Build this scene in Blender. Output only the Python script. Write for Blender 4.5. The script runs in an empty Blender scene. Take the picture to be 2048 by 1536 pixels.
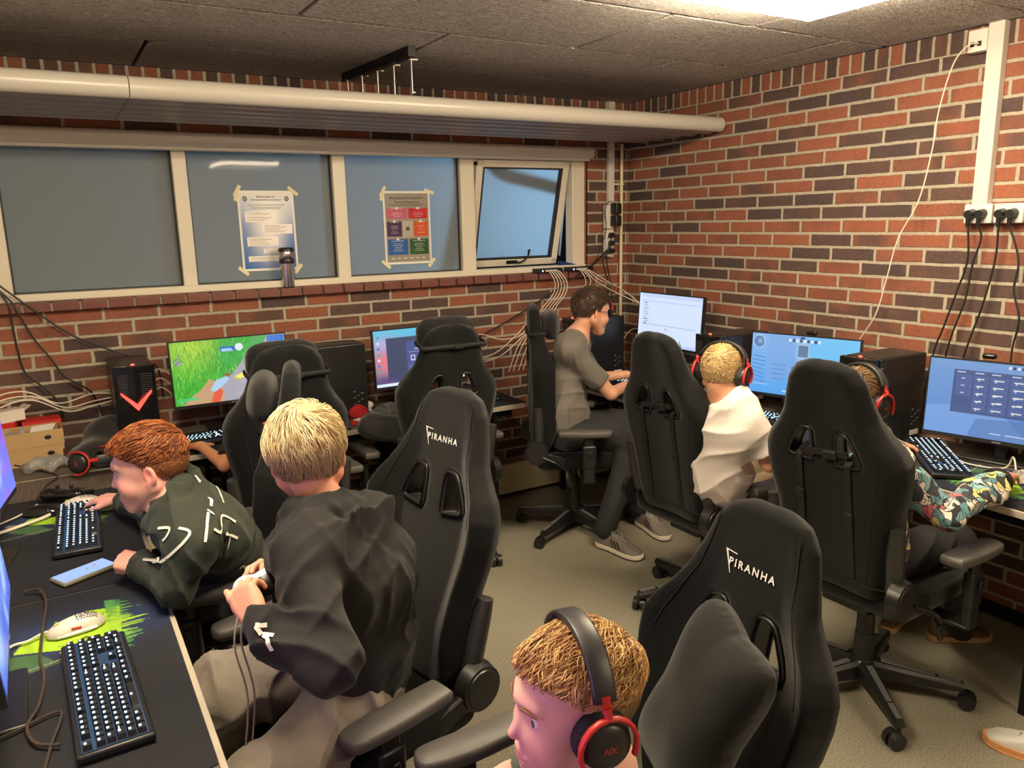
import bpy, bmesh, math, random
import numpy as np
from mathutils import Vector, Matrix, Euler
random.seed(7); rng = np.random.default_rng(7)
S = bpy.context.scene; COL = S.collection
PI = math.pi; R = math.radians

# ---------------------------------------------------------------- camera, world, light, exposure
cam_d = bpy.data.cameras.new('camera'); cam = bpy.data.objects.new('camera', cam_d); COL.objects.link(cam)
cam_d.sensor_fit = 'HORIZONTAL'; cam_d.sensor_width = 36.0; cam_d.lens = 1553.385 / 2048 * 36
yaw, pit, rol = 0.535178539, -0.205257271, -0.0201454037
fw = Vector((math.sin(yaw)*math.cos(pit), math.cos(yaw)*math.cos(pit), math.sin(pit)))
r0 = Vector((math.cos(yaw), -math.sin(yaw), 0)); u0 = r0.cross(fw)
rr = math.cos(rol)*r0 + math.sin(rol)*u0; uu = -math.sin(rol)*r0 + math.cos(rol)*u0
m = Matrix((rr, uu, -fw)).transposed().to_4x4(); m.translation = Vector((-3.3467, -4.1093, 1.7037))
cam.matrix_world = m; cam_d.clip_start = 0.02
S.camera = cam
S.view_settings.view_transform = 'Standard'; S.view_settings.look = 'None'
S.view_settings.gamma = 1.0; S.view_settings.use_curve_mapping = False
S.view_settings.exposure = 0.0
W = bpy.data.worlds.new('night'); S.world = W; W.use_nodes = True
W.node_tree.nodes['Background'].inputs[0].default_value = (0.012, 0.018, 0.03, 1)
W.node_tree.nodes['Background'].inputs[1].default_value = 0.5
WARM = (1.0, 0.82, 0.565)
LAMP_W = 41.0      # strength of the room lamps' diffusers
FILL_LAMP = 16.0
OUT_LAMP = 52.0

# ---------------------------------------------------------------- helpers
def srgb(r, g, b):
    f = lambda c: (c/255/12.92) if c/255 <= .04045 else ((c/255+.055)/1.055)**2.4
    return (f(r), f(g), f(b))
_m = {}
def mat(name, col=(.5,.5,.5), rough=.5, metal=0., emit=None, estr=0., bump=0., bscale=200., var=0., vscale=8., sheen=0., coat=0., spec=.5, trans=0., attr=None, sss=0.):
    if name in _m: return _m[name]
    M = bpy.data.materials.new(name); M.use_nodes = True; nt = M.node_tree; N = nt.nodes; L = nt.links
    p = N['Principled BSDF']
    p.inputs['Base Color'].default_value = (*col, 1); p.inputs['Roughness'].default_value = rough
    p.inputs['Metallic'].default_value = metal; p.inputs['Specular IOR Level'].default_value = spec
    if coat: p.inputs['Coat Weight'].default_value = coat; p.inputs['Coat Roughness'].default_value = .1
    if sheen: p.inputs['Sheen Weight'].default_value = sheen; p.inputs['Sheen Roughness'].default_value = .35
    if trans: p.inputs['Transmission Weight'].default_value = trans
    if sss:
        p.inputs['Subsurface Weight'].default_value = sss; p.inputs['Subsurface Radius'].default_value = (.012,.004,.002); p.inputs['Subsurface Scale'].default_value = 1
    if emit: p.inputs['Emission Color'].default_value = (*emit, 1); p.inputs['Emission Strength'].default_value = estr
    tc = N.new('ShaderNodeTexCoord')
    if var:
        n = N.new('ShaderNodeTexNoise'); n.inputs['Scale'].default_value = vscale; n.inputs['Detail'].default_value = 4
        L.new(tc.outputs['Object'], n.inputs['Vector'])
        mr = N.new('ShaderNodeMapRange'); mr.inputs[3].default_value = 1-var; mr.inputs[4].default_value = 1+var; mr.inputs[1].default_value=.3; mr.inputs[2].default_value=.7
        L.new(n.outputs['Fac'], mr.inputs[0])
        mx = N.new('ShaderNodeVectorMath'); mx.operation = 'SCALE'; mx.inputs[0].default_value = col
        L.new(mr.outputs[0], mx.inputs['Scale'])
        if attr:
            a = N.new('ShaderNodeAttribute'); a.attribute_name = attr; L.new(a.outputs['Color'], mx.inputs[0])
        L.new(mx.outputs[0], p.inputs['Base Color'])
    elif attr:
        a = N.new('ShaderNodeAttribute'); a.attribute_name = attr; L.new(a.outputs['Color'], p.inputs['Base Color'])
    if bump:
        n = N.new('ShaderNodeTexNoise'); n.inputs['Scale'].default_value = bscale; n.inputs['Detail'].default_value = 3
        L.new(tc.outputs['Object'], n.inputs['Vector'])
        b = N.new('ShaderNodeBump'); b.inputs['Strength'].default_value = bump; b.inputs['Distance'].default_value = .004
        L.new(n.outputs['Fac'], b.inputs['Height']); L.new(b.outputs[0], p.inputs['Normal'])
    _m[name] = M; return M
def screen_mat(name, strength=1.0):
    """what a lit display shows: the picture is the mesh's colour attribute, given off as light"""
    M = bpy.data.materials.new(name); M.use_nodes = True; nt = M.node_tree
    p = nt.nodes['Principled BSDF']; p.inputs['Base Color'].default_value = (.01,.01,.012,1); p.inputs['Roughness'].default_value = .35
    a = nt.nodes.new('ShaderNodeAttribute'); a.attribute_name = 'pic'
    nt.links.new(a.outputs['Color'], p.inputs['Emission Color']); p.inputs['Emission Strength'].default_value = strength
    _m[name] = M; return M

class MB:
    """collects shapes, builds ONE mesh object"""
    def __init__(s): s.v=[]; s.f=[]; s.mi=[]; s.sm=[]
    def add(s, vs, fs, mi=0, smooth=True):
        o=len(s.v); s.v += [tuple(map(float,v)) for v in vs]
        for f in fs: s.f.append(tuple(i+o for i in f)); s.mi.append(mi); s.sm.append(smooth)
        return s
    def box(s, c, d, rot=None, bev=0., mi=0, taper=None):
        bm = bmesh.new(); bmesh.ops.create_cube(bm, size=1)
        for v in bm.verts: v.co = Vector((v.co.x*d[0], v.co.y*d[1], v.co.z*d[2]))
        if taper:
            for v in bm.verts:
                if v.co.z>0: v.co.x*=taper; v.co.y*=taper
        if bev: bmesh.ops.bevel(bm, geom=bm.edges[:], offset=min(bev, min(d)*.49), segments=2 if bev<.006 else 4, affect='EDGES', profile=.5)
        M_ = (rot.to_4x4() if isinstance(rot, Matrix) else Euler(rot).to_matrix().to_4x4()) if rot is not None else Matrix()
        M_ = Matrix.Translation(c) @ M_
        bm.verts.index_update()
        bm.normal_update(); fl=[bool(bev) and max(abs(c) for c in f.normal)<.999 for f in bm.faces]
        n0=len(s.sm); s.add([M_@v.co for v in bm.verts], [[v.index for v in f.verts] for f in bm.faces], mi, bool(bev)); s.sm[n0:]=fl; bm.free(); return s
    def cone(s, a, b, ra, rb=None, n=16, mi=0, cap=True, smooth=True):
        a=Vector(a); b=Vector(b); rb = ra if rb is None else rb; d=(b-a).normalized()
        t = Vector((0,0,1)) if abs(d.z)<.9 else Vector((1,0,0)); x=d.cross(t).normalized(); y=d.cross(x)
        vs=[]; fs=[]
        for i in range(n):
            an=2*PI*i/n; w=x*math.cos(an)+y*math.sin(an); vs.append(a+w*ra); vs.append(b+w*rb)
        for i in range(n):
            j=(i+1)%n; fs.append((2*i,2*i+1,2*j+1,2*j))
        s.add(vs,fs,mi,smooth)
        if cap:
            s.add([vs[2*i] for i in range(n)],[tuple(range(n))],mi,False)
            s.add([vs[2*i+1] for i in range(n)],[tuple(range(n-1,-1,-1))],mi,False)
        return s
    def tube(s, pts, r, n=8, mi=0, cap=True, closed=False, flat=None):
        P=[Vector(p) for p in pts]; vs=[]; fs=[]; N_=len(P)
        prev=None
        for i in range(N_):
            if closed: d=(P[(i+1)%N_]-P[i-1]).normalized()
            else: d=(P[min(i+1,N_-1)]-P[max(i-1,0)]).normalized()
            if prev is None:
                t = Vector((0,0,1)) if abs(d.z)<.9 else Vector((1,0,0)); x=d.cross(t).normalized()
            else:
                x=(prev-d*prev.dot(d)); x = x.normalized() if x.length>1e-6 else d.orthogonal().normalized()
            prev=x; y=d.cross(x); rad = r[i] if hasattr(r,'__len__') else r
            for k in range(n):
                an=2*PI*k/n
                ry = rad*(flat or 1)
                vs.append(P[i]+x*math.cos(an)*rad+y*math.sin(an)*ry)
        for i in range(N_ if closed else N_-1):
            i2=(i+1)%N_
            for k in range(n):
                k2=(k+1)%n; fs.append((i*n+k,i2*n+k,i2*n+k2,i*n+k2))
        s.add(vs,fs,mi,True)
        if cap and not closed:
            s.add(vs[:n],[tuple(range(n))],mi,True); s.add(vs[-n:],[tuple(range(n-1,-1,-1))],mi,True)
        return s
    def sph(s, c, r, n=16, m=10, mi=0, rot=None):
        r = (r,r,r) if not hasattr(r,'__len__') else r; vs=[]; fs=[]
        M_ = (rot.to_3x3() if isinstance(rot, Matrix) else Euler(rot).to_matrix()) if rot is not None else Matrix.Identity(3)
        for j in range(m+1):
            th=PI*j/m
            for i in range(n):
                ph=2*PI*i/n; vs.append(Vector(c)+M_@Vector((r[0]*math.sin(th)*math.cos(ph), r[1]*math.sin(th)*math.sin(ph), r[2]*math.cos(th))))
        for j in range(m):
            for i in range(n):
                i2=(i+1)%n; fs.append((j*n+i,(j+1)*n+i,(j+1)*n+i2,j*n+i2))
        s.add(vs,fs,mi); return s
    def lathe(s, prof, c=(0,0,0), n=24, mi=0, rot=None):
        vs=[]; fs=[]; M_ = (rot.to_3x3() if isinstance(rot, Matrix) else Euler(rot).to_matrix()) if rot is not None else Matrix.Identity(3)
        for (r,z) in prof:
            for i in range(n):
                an=2*PI*i/n; vs.append(Vector(c)+M_@Vector((r*math.cos(an),r*math.sin(an),z)))
        for j in range(len(prof)-1):
            for i in range(n):
                i2=(i+1)%n; fs.append((j*n+i,j*n+i2,(j+1)*n+i2,(j+1)*n+i))
        s.add(vs,fs,mi); return s
    def prism(s, poly, z0, z1, M_=None, mi=0, smooth=False, cap=True):
        """polygon in local xy extruded along local z, placed by matrix"""
        M_=M_ or Matrix(); n=len(poly)
        vs=[M_@Vector((x,y,z0)) for x,y in poly]+[M_@Vector((x,y,z1)) for x,y in poly]
        s.add(vs,[(i,(i+1)%n,(i+1)%n+n,i+n) for i in range(n)],mi,smooth)
        if cap:
            s.add(vs[:n],[tuple(range(n-1,-1,-1))],mi,False); s.add(vs[n:],[tuple(range(n))],mi,False)
        return s
    def build(s, name, mats, parent=None, loc=None, rot=None, fix=True):
        me=bpy.data.meshes.new(name); me.from_pydata(s.v,[],s.f)
        me.polygons.foreach_set('material_index', s.mi); me.polygons.foreach_set('use_smooth', s.sm)
        for m_ in (mats if isinstance(mats,(list,tuple)) else [mats]): me.materials.append(m_)
        if fix:
            bm=bmesh.new(); bm.from_mesh(me); bmesh.ops.recalc_face_normals(bm, faces=bm.faces[:]); bm.to_mesh(me); bm.free()
        me.update()
        o=bpy.data.objects.new(name, me); COL.objects.link(o)
        if parent is not None: o.parent=parent
        if loc is not None: o.location=loc
        if rot is not None: o.rotation_euler=rot
        return o
def struct(o): o['kind']='structure'; return o
def tag(o, label, cat, group=None, kind=None):
    o['label']=label; o['category']=cat
    if group: o['group']=group
    if kind: o['kind']=kind
    return o
def thing(name, label, cat, loc=(0,0,0), rz=0., group=None):
    o=bpy.data.objects.new(name, None); COL.objects.link(o); o.location=loc; o.rotation_euler=(0,0,rz)
    o.empty_display_size=.05
    return tag(o,label,cat,group)
def kids(o): return [c for c in bpy.data.objects if c.parent==o]
def dup(root, loc, rz, label, group=None, skip=()):
    r=root.copy(); COL.objects.link(r); r.location=loc; r.rotation_euler=(0,0,rz); r['label']=label
    if group: r['group']=group
    def rec(src,dst):
        for ch in kids(src):
            if any(ch.name.startswith(k) for k in skip): continue
            c=ch.copy(); COL.objects.link(c); c.parent=dst; rec(ch,c)
    rec(root,r); return r
def catmull(pts, n=8):
    P=[Vector(p) for p in pts]; out=[]
    for i in range(len(P)-1):
        p0=P[max(i-1,0)];p1=P[i];p2=P[i+1];p3=P[min(i+2,len(P)-1)]
        for k in range(n):
            t=k/n; out.append(.5*((2*p1)+(-p0+p2)*t+(2*p0-5*p1+4*p2-p3)*t*t+(-p0+3*p1-3*p2+p3)*t**3))
    out.append(P[-1]); return out
def text_mesh(body, size, extr=0.0, align='LEFT', bold=0.0, shear=0., space=1.0):
    c=bpy.data.curves.new('t','FONT'); c.body=body; c.size=size; c.extrude=extr; c.align_x=align; c.offset=bold; c.shear=shear; c.space_character=space; c.resolution_u=2
    o=bpy.data.objects.new('t',c); COL.objects.link(o)
    dg=bpy.context.evaluated_depsgraph_get(); me=bpy.data.meshes.new_from_object(o.evaluated_get(dg))
    bpy.data.objects.remove(o); bpy.data.curves.remove(c)
    vs=[v.co.copy() for v in me.vertices]; fs=[tuple(p.vertices) for p in me.polygons]
    bpy.data.meshes.remove(me); return vs,fs
def put_text(mb, body, size, M_, **k):
    mi=k.pop('mi',0); vs,fs=text_mesh(body,size,**k); mb.add([M_@v for v in vs],fs,mi,False)

# ---------------------------------------------------------------- room materials
def brick_mat(name, mu, mv):
    M = bpy.data.materials.new(name); M.use_nodes=True; nt=M.node_tree; N=nt.nodes; L=nt.links; p=N['Principled BSDF']
    p.inputs['Roughness'].default_value=.85; p.inputs['Specular IOR Level'].default_value=.25
    uv=N.new('ShaderNodeUVMap'); uv.uv_map='UVMap'; sep=N.new('ShaderNodeSeparateXYZ')
    tc=N.new('ShaderNodeTexCoord')
    nz=N.new('ShaderNodeTexNoise'); nz.inputs['Scale'].default_value=22; nz.inputs['Detail'].default_value=3; L.new(tc.outputs['Object'],nz.inputs['Vector'])
    sb=N.new('ShaderNodeVectorMath'); sb.operation='SUBTRACT'; sb.inputs[1].default_value=(.5,.5,.5); L.new(nz.outputs['Color'],sb.inputs[0])
    ml=N.new('ShaderNodeVectorMath'); ml.operation='MULTIPLY'; ml.inputs[1].default_value=(mu*.9,mv*.9,0); L.new(sb.outputs[0],ml.inputs[0])
    ad=N.new('ShaderNodeVectorMath'); ad.operation='ADD'; L.new(uv.outputs[0],ad.inputs[0]); L.new(ml.outputs[0],ad.inputs[1])
    L.new(ad.outputs[0],sep.inputs[0])
    def math_(op,a,b=None,c=None):
        n=N.new('ShaderNodeMath'); n.operation=op
        for i,x in enumerate((a,b,c)):
            if x is None: continue
            if isinstance(x,(int,float)): n.inputs[i].default_value=x
            else: L.new(x,n.inputs[i])
        return n.outputs[0]
    def edge(o,mw):
        f=math_('FRACT',o); g=math_('SUBTRACT',1.0,f); mn=math_('MINIMUM',f,g); return math_('DIVIDE',mn,mw)
    eu=edge(sep.outputs[0],mu); ev=edge(sep.outputs[1],mv); e=math_('MINIMUM',eu,ev)
    mr=N.new('ShaderNodeMapRange'); mr.interpolation_type='SMOOTHSTEP'; mr.inputs[1].default_value=.82; mr.inputs[2].default_value=1.18; L.new(e,mr.inputs[0])
    fl=N.new('ShaderNodeVectorMath'); fl.operation='FLOOR'; L.new(ad.outputs[0],fl.inputs[0])
    wn=N.new('ShaderNodeTexWhiteNoise'); wn.noise_dimensions='3D'; L.new(fl.outputs[0],wn.inputs['Vector'])
    # some bricks are fired dark at one end
    n2=N.new('ShaderNodeTexNoise'); n2.inputs['Scale'].default_value=7; n2.inputs['Detail'].default_value=1; L.new(tc.outputs['Object'],n2.inputs['Vector'])
    k=math_('MULTIPLY_ADD',math_('SUBTRACT',n2.outputs['Fac'],.5),.55,wn.outputs['Value'])
    cr=N.new('ShaderNodeValToRGB'); L.new(k,cr.inputs[0]); E=cr.color_ramp.elements
    E[0].position=0; E[0].color=(.075,.052,.050,1); E[1].position=.27; E[1].color=(.098,.060,.052,1)
    for pos,c in ((.38,(.125,.066,.052)),(.46,(.185,.078,.052)),(.6,(.25,.092,.057)),(.8,(.285,.101,.058)),(.92,(.255,.088,.054)),(1.0,(.20,.078,.054))):
        q=E.new(pos); q.color=(*c,1)
    n3=N.new('ShaderNodeTexNoise'); n3.inputs['Scale'].default_value=60; n3.inputs['Detail'].default_value=5; L.new(tc.outputs['Object'],n3.inputs['Vector'])
    m3=N.new('ShaderNodeMapRange'); m3.inputs[1].default_value=.25;m3.inputs[2].default_value=.75; m3.inputs[3].default_value=.82; m3.inputs[4].default_value=1.15; L.new(n3.outputs['Fac'],m3.inputs[0])
    sc=N.new('ShaderNodeVectorMath'); sc.operation='SCALE'; L.new(cr.outputs[0],sc.inputs[0]); L.new(m3.outputs[0],sc.inputs['Scale'])
    mo=N.new('ShaderNodeVectorMath'); mo.operation='SCALE'; mo.inputs[0].default_value=(.40,.355,.28); L.new(m3.outputs[0],mo.inputs['Scale'])
    mx=N.new('ShaderNodeMix'); mx.data_type='RGBA'; L.new(mr.outputs[0],mx.inputs[0]); L.new(mo.outputs[0],mx.inputs[6]); L.new(sc.outputs[0],mx.inputs[7]); L.new(mx.outputs[2],p.inputs['Base Color'])
    h=math_('MULTIPLY_ADD',n3.outputs['Fac'],.25,mr.outputs[0])
    b=N.new('ShaderNodeBump'); b.inputs['Strength'].default_value=.9; b.inputs['Distance'].default_value=.004; L.new(h,b.inputs['Height']); L.new(b.outputs[0],p.inputs['Normal'])
    _m[name]=M; return M
BRK=brick_mat('brickwork', .0075/.24, .0072/.0667)
BRK_S=brick_mat('brick_soldier_course', .0072/.0667, .0072/.24)
CEIL=bpy.data.materials.new('wood_wool'); CEIL.use_nodes=True
def _ceil():
    nt=CEIL.node_tree;N=nt.nodes;L=nt.links;p=N['Principled BSDF']; p.inputs['Roughness'].default_value=.95; p.inputs['Specular IOR Level'].default_value=.1
    tc=N.new('ShaderNodeTexCoord'); mp=N.new('ShaderNodeMapping'); mp.inputs['Scale'].default_value=(.30,1.0,1); L.new(tc.outputs['Object'],mp.inputs[0])
    n=N.new('ShaderNodeTexNoise'); n.inputs['Scale'].default_value=85; n.inputs['Detail'].default_value=4; n.inputs['Distortion'].default_value=3.0; L.new(mp.outputs[0],n.inputs['Vector'])
    cr=N.new('ShaderNodeValToRGB'); cr.color_ramp.elements[0].position=.36; cr.color_ramp.elements[0].color=(.40,.36,.34,1); cr.color_ramp.elements[1].position=.6; cr.color_ramp.elements[1].color=(1.0,.95,.90,1); L.new(n.outputs['Fac'],cr.inputs[0]); L.new(cr.outputs[0],p.inputs['Base Color'])
    b=N.new('ShaderNodeBump'); b.inputs['Strength'].default_value=1; b.inputs['Distance'].default_value=.02; L.new(n.outputs['Fac'],b.inputs['Height']); L.new(b.outputs[0],p.inputs['Normal'])
_ceil()
FLOOR=mat('speckled_floor', srgb(150,138,112), .75, var=.0)
def _floor():
    nt=FLOOR.node_tree;N=nt.nodes;L=nt.links;p=N['Principled BSDF']
    tc=N.new('ShaderNodeTexCoord'); n=N.new('ShaderNodeTexNoise'); n.inputs['Scale'].default_value=190; n.inputs['Detail'].default_value=4; L.new(tc.outputs['Object'],n.inputs['Vector'])
    cr=N.new('ShaderNodeValToRGB'); cr.color_ramp.elements[0].position=.35; cr.color_ramp.elements[0].color=(.155,.140,.105,1); cr.color_ramp.elements[1].position=.65; cr.color_ramp.elements[1].color=(.32,.295,.225,1); L.new(n.outputs['Fac'],cr.inputs[0])
    n2=N.new('ShaderNodeTexNoise'); n2.inputs['Scale'].default_value=3; L.new(tc.outputs['Object'],n2.inputs['Vector'])
    m3=N.new('ShaderNodeMapRange'); m3.inputs[3].default_value=.88; m3.inputs[4].default_value=1.1; L.new(n2.outputs['Fac'],m3.inputs[0])
    sc=N.new('ShaderNodeVectorMath'); sc.operation='SCALE'; L.new(cr.outputs[0],sc.inputs[0]); L.new(m3.outputs[0],sc.inputs['Scale']); L.new(sc.outputs[0],p.inputs['Base Color'])
    b=N.new('ShaderNodeBump'); b.inputs['Strength'].default_value=.35; b.inputs['Distance'].default_value=.002; L.new(n.outputs['Fac'],b.inputs['Height']); L.new(b.outputs[0],p.inputs['Normal'])
_floor()
WHITE=mat('white_paint', srgb(214,208,200), .35, bump=.05, bscale=30)
WHITE_P=mat('white_plastic', srgb(225,220,212), .3)
BLACK=mat('black_plastic', (.012,.012,.013), .38)
BLACK_G=mat('black_gloss', (.008,.008,.009), .12)
BLACK_M=mat('black_metal', (.015,.015,.016), .4, metal=.6)
RUBBER=mat('rubber', (.02,.02,.021), .6)
GREYMET=mat('grey_metal', (.45,.45,.46), .35, metal=.9)
CABLE_W=mat('white_cable', srgb(225,215,200), .45)
CABLE_B=mat('black_cable', (.01,.01,.01), .4)

# ---------------------------------------------------------------- room shell
ZC=2.435
Z0=2.35; RH=.0664      # underside of the soldier course, course height
XL=-4.6; YB=-6.2
def wall_mesh(name, axis, rects, offs, s_of):
    """rects: (s0,s1,z0,z1); one quad per course so that every course has its own bond offset"""
    v=[];f=[];uv=[];mi=[]
    def P(s,z): return (s_of(s),0,z) if axis=='x' else (0,s_of(s),z)
    for (s0,s1,z0,z1) in rects:
        for n in range(0,40):
            if n==0: a,b=Z0,Z0+.24
            else: a,b=Z0-n*RH, Z0-(n-1)*RH
            lo,hi=max(a,z0),min(b,z1)
            if hi-lo<1e-5: continue
            o=len(v); v+= [P(s0,lo),P(s1,lo),P(s1,hi),P(s0,hi)]; f.append((o,o+1,o+2,o+3))
            if n==0:
                uu=lambda s:(s-.021)/.06667; vv=lambda z:100+(z-Z0)/.24+.03
            else:
                of=offs[(n-1)%4]; uu=lambda s,of=of:(s-of)/.24; vv=lambda z,n=n,a=a: n+(z-a)/RH
            uv += [(uu(s0),vv(lo)),(uu(s1),vv(lo)),(uu(s1),vv(hi)),(uu(s0),vv(hi))]
            mi.append(1 if n==0 else 0)
    me=bpy.data.meshes.new(name); me.from_pydata(v,[],f); me.materials.append(BRK); me.materials.append(BRK_S)
    me.polygons.foreach_set('material_index',mi)
    l=me.uv_layers.new(name='UVMap'); l.data.foreach_set('uv',[c for u in uv for c in u]); me.update()
    o=bpy.data.objects.new(name,me); COL.objects.link(o); return struct(o)
# window opening x -4.3..-.335, z 1.395..2.10
WX0,WX1,WZ0,WZ1=-4.35,-.335,1.395,2.12
back=wall_mesh('wall_back','x',[(XL,0,0,WZ0),(XL,0,WZ1,ZC),(XL,WX0,WZ0,WZ1),(WX1,0,WZ0,WZ1)],[.162,.228+0,.110+0,.044+0] and [.110,.044,.162,.228],lambda s:s)
right=wall_mesh('wall_right','y',[(0,-YB,0,ZC)],[.140,.069,.190,.013],lambda s:-s)
wb=MB(); wb.box((XL-.05,YB/2,ZC/2),(.1,-YB,ZC)); struct(wb.build('wall_left',mat('painted_wall',srgb(190,180,165),.8)))
wb=MB(); wb.box((XL/2,YB-.05,ZC/2),(-XL,.1,ZC)); struct(wb.build('wall_front',_m['painted_wall']))
# wall thickness around the window opening (brick reveals) and outer leaf
rv=MB(); rv.box((WX1+.004,.09,(WZ0+WZ1)/2),(.008,.18,WZ1-WZ0)); rv.box(((WX0+WX1)/2,.09,WZ1+.004),(WX1-WX0,.18,.008)); rv.box((WX0-.004,.09,(WZ0+WZ1)/2),(.008,.18,WZ1-WZ0))
struct(rv.build('trim_1',mat('reveal_brick',(.30,.11,.06),.85,bump=.3,bscale=60)))
fb=MB(); fb.box((XL/2,YB/2,-.02),(-XL+.2,-YB+.2,.04)); struct(fb.build('floor',FLOOR))
cb=MB()
cb.box((XL/2,YB/2,ZC+.035),(-XL+.2,-YB+.2,.02),mi=1)
ys=[0,-.55,-1.18,-1.80,-2.42,-3.04,-3.66,-4.28,-4.90,-5.52,YB]
xj=[[-2.885,-1.86,-.85],[-1.86,-.66],[-3.5,-2.46,-1.26,-.3]]
for i in range(len(ys)-1):
    xs=[XL]+ (xj[i] if i<3 else xj[i%3]) +[0]
    for a,b in zip(xs[:-1],xs[1:]):
        cb.box(((a+b)/2,(ys[i]+ys[i+1])/2,ZC+.0125),(b-a-.012,ys[i]-ys[i+1]-.012,.025),bev=.009)
struct(cb.build('ceiling',[CEIL,mat('ceiling_void',(.03,.025,.02),.9)]))

# ---------------------------------------------------------------- ceiling lamps
DIFF=mat('lamp_diffuser',(.9,.9,.9),.5,emit=WARM,estr=LAMP_W)
DIFF2=mat('lamp_diffuser_rear',(.9,.9,.9),.5,emit=WARM,estr=FILL_LAMP)
SIDE=mat('lamp_side_diffuser',(.9,.9,.9),.5,emit=WARM,estr=LAMP_W*3.6)  # extra glow added on the lamp sides to brighten the ceiling
def lamp(cx,cy,lx,ly,label,dm):
    t=thing('ceiling_lamp',label,'lamp',(cx,cy,ZC))
    b=MB(); b.box((0,0,-.008),(lx*.3,ly*.3,.016)); b.box((0,0,-.02),(lx*.94,ly*.94,.010),bev=.004); b.build('lamp_housing',WHITE,t)
    b=MB(); b.box((0,0,-.0585),(lx-.002,ly-.002,.011),bev=.003); b.box((0,0,-.036),(lx,ly,.034),mi=1); b.build('lamp_diffuser',[dm,SIDE],t)
    return t
lamp(-1.25,-2.45,.62,.62,'square warm white ceiling lamp at the top edge of the photo',DIFF)
lamp(-3.15,-2.52,.62,.62,'square warm ceiling lamp above the left desks just outside the photo',DIFF)
lamp(-1.25,-5.2,.62,.62,'dimmer square ceiling lamp at the rear of the room behind the viewer',DIFF2)  # fill light, added out of view

# ---------------------------------------------------------------- window
FRAME=mat('window_frame_paint',srgb(222,214,196),.4)
b=MB(); fy=.055
def bar(x0,x1,z0,z1,y0=.015,y1=.095): b.box(((x0+x1)/2,(y0+y1)/2,(z0+z1)/2),(x1-x0,y1-y0,z1-z0),bev=.006)
bar(WX0,WX1,WZ0,WZ0+.035,-.005,.095); bar(WX0,WX1,WZ1-.04,WZ1)
for x0,x1 in ((-3.545,-3.475),(-2.763,-2.697),(-1.977,-1.906),(-1.219,-1.128),(-.43,-.335),(WX0,WX0+.07)): bar(x0,x1,WZ0+.03,WZ1-.03)
struct(b.build('window_1',FRAME))
PANE=bpy.data.materials.new('frosted_pane'); PANE.use_nodes=True
def _pane():
    nt=PANE.node_tree;N=nt.nodes;L=nt.links;p=N['Principled BSDF']
    p.inputs['Base Color'].default_value=(.108,.112,.115,1); p.inputs['Roughness'].default_value=.6; p.inputs['Coat Weight'].default_value=.14; p.inputs['Coat Roughness'].default_value=.03
    t=N.new('ShaderNodeBsdfTranslucent'); t.inputs[0].default_value=(.42,.52,.58,1)
    ad=N.new('ShaderNodeAddShader'); L.new(p.outputs[0],ad.inputs[0]); L.new(t.outputs[0],ad.inputs[1]); L.new(ad.outputs[0],N['Material Output'].inputs['Surface'])
_pane()
for i,(x0,x1) in enumerate(((WX0+.07,-3.545),(-3.475,-2.763),(-2.697,-1.977),(-1.906,-1.219))):
    b=MB(); b.box(((x0+x1)/2,.06,(WZ0+WZ1)/2),(x1-x0+.01,.006,WZ1-WZ0-.05)); g=struct(b.build('window_%d'%(i+2),PANE))
    b=MB()  # black glazing gasket
    for (a0,a1,c0,c1) in ((x0,x0+.007,WZ0+.035,WZ1-.04),(x1-.007,x1,WZ0+.035,WZ1-.04),(x0,x1,WZ1-.047,WZ1-.04),(x0,x1,WZ0+.035,WZ0+.041)):
        b.box(((a0+a1)/2,.05,(c0+c1)/2),(a1-a0,.012,c1-c0))
    b.build('glazing_gasket',RUBBER,g)
# top-hung sash, pushed out at the bottom
sh=bpy.data.objects.new('window_6',None); COL.objects.link(sh); struct(sh); sh.location=(-.78,.03,2.072); sh.rotation_euler=(R(14.5),0,0)
sw,shh=.655,.655
b=MB()
for (cx,cz,dx,dz) in ((-sw/2+.022,-shh/2,.044,shh),(sw/2-.022,-shh/2,.044,shh),(0,-.022,sw,.044),(0,-shh+.022,sw,.044)): b.box((cx,0,cz),(dx,.05,dz),bev=.006)
b.build('sash_frame',FRAME,sh)
b=MB(); b.box((0,.0,-shh/2),(sw-.1,.006,shh-.1)); b.build('sash_pane',PANE,sh)
b=MB(); s2=.049
for (cx,cz,dx,dz) in ((-sw/2+s2,-shh/2,.012,shh-.09),(sw/2-s2-.005,-shh/2,.022,shh-.09),(0,-s2,sw-.09,.008),(0,-shh+s2,sw-.09,.012)): b.box((cx,-.012,cz),(dx,.018,dz))
b.build('glazing_gasket',RUBBER,sh)
b=MB(); b.tube(catmull([(0,-.03,-shh+.028),(.03,-.045,-shh+.028),(.07,-.06,-shh+.06),(.085,-.06,-shh+.115)],6),.0055); b.box((-.02,-.03,-shh+.028),(.08,.012,.02),bev=.004); b.tube([(.075,-.06,-shh+.08),(.072,-.06,-shh+.115)],.003)
b.build('window_handle',BLACK_M,sh)
b=MB(); b.box((.36,.03,-.36),(.014,.02,.5),rot=(R(-5),0,0)); b.build('stay_arm',GREYMET,sh)
# fixed top rail above the sash
b=MB(); b.box((-.78,.055,2.066),(.69,.07,.026),bev=.004); struct(b.build('trim_2',FRAME))
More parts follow.
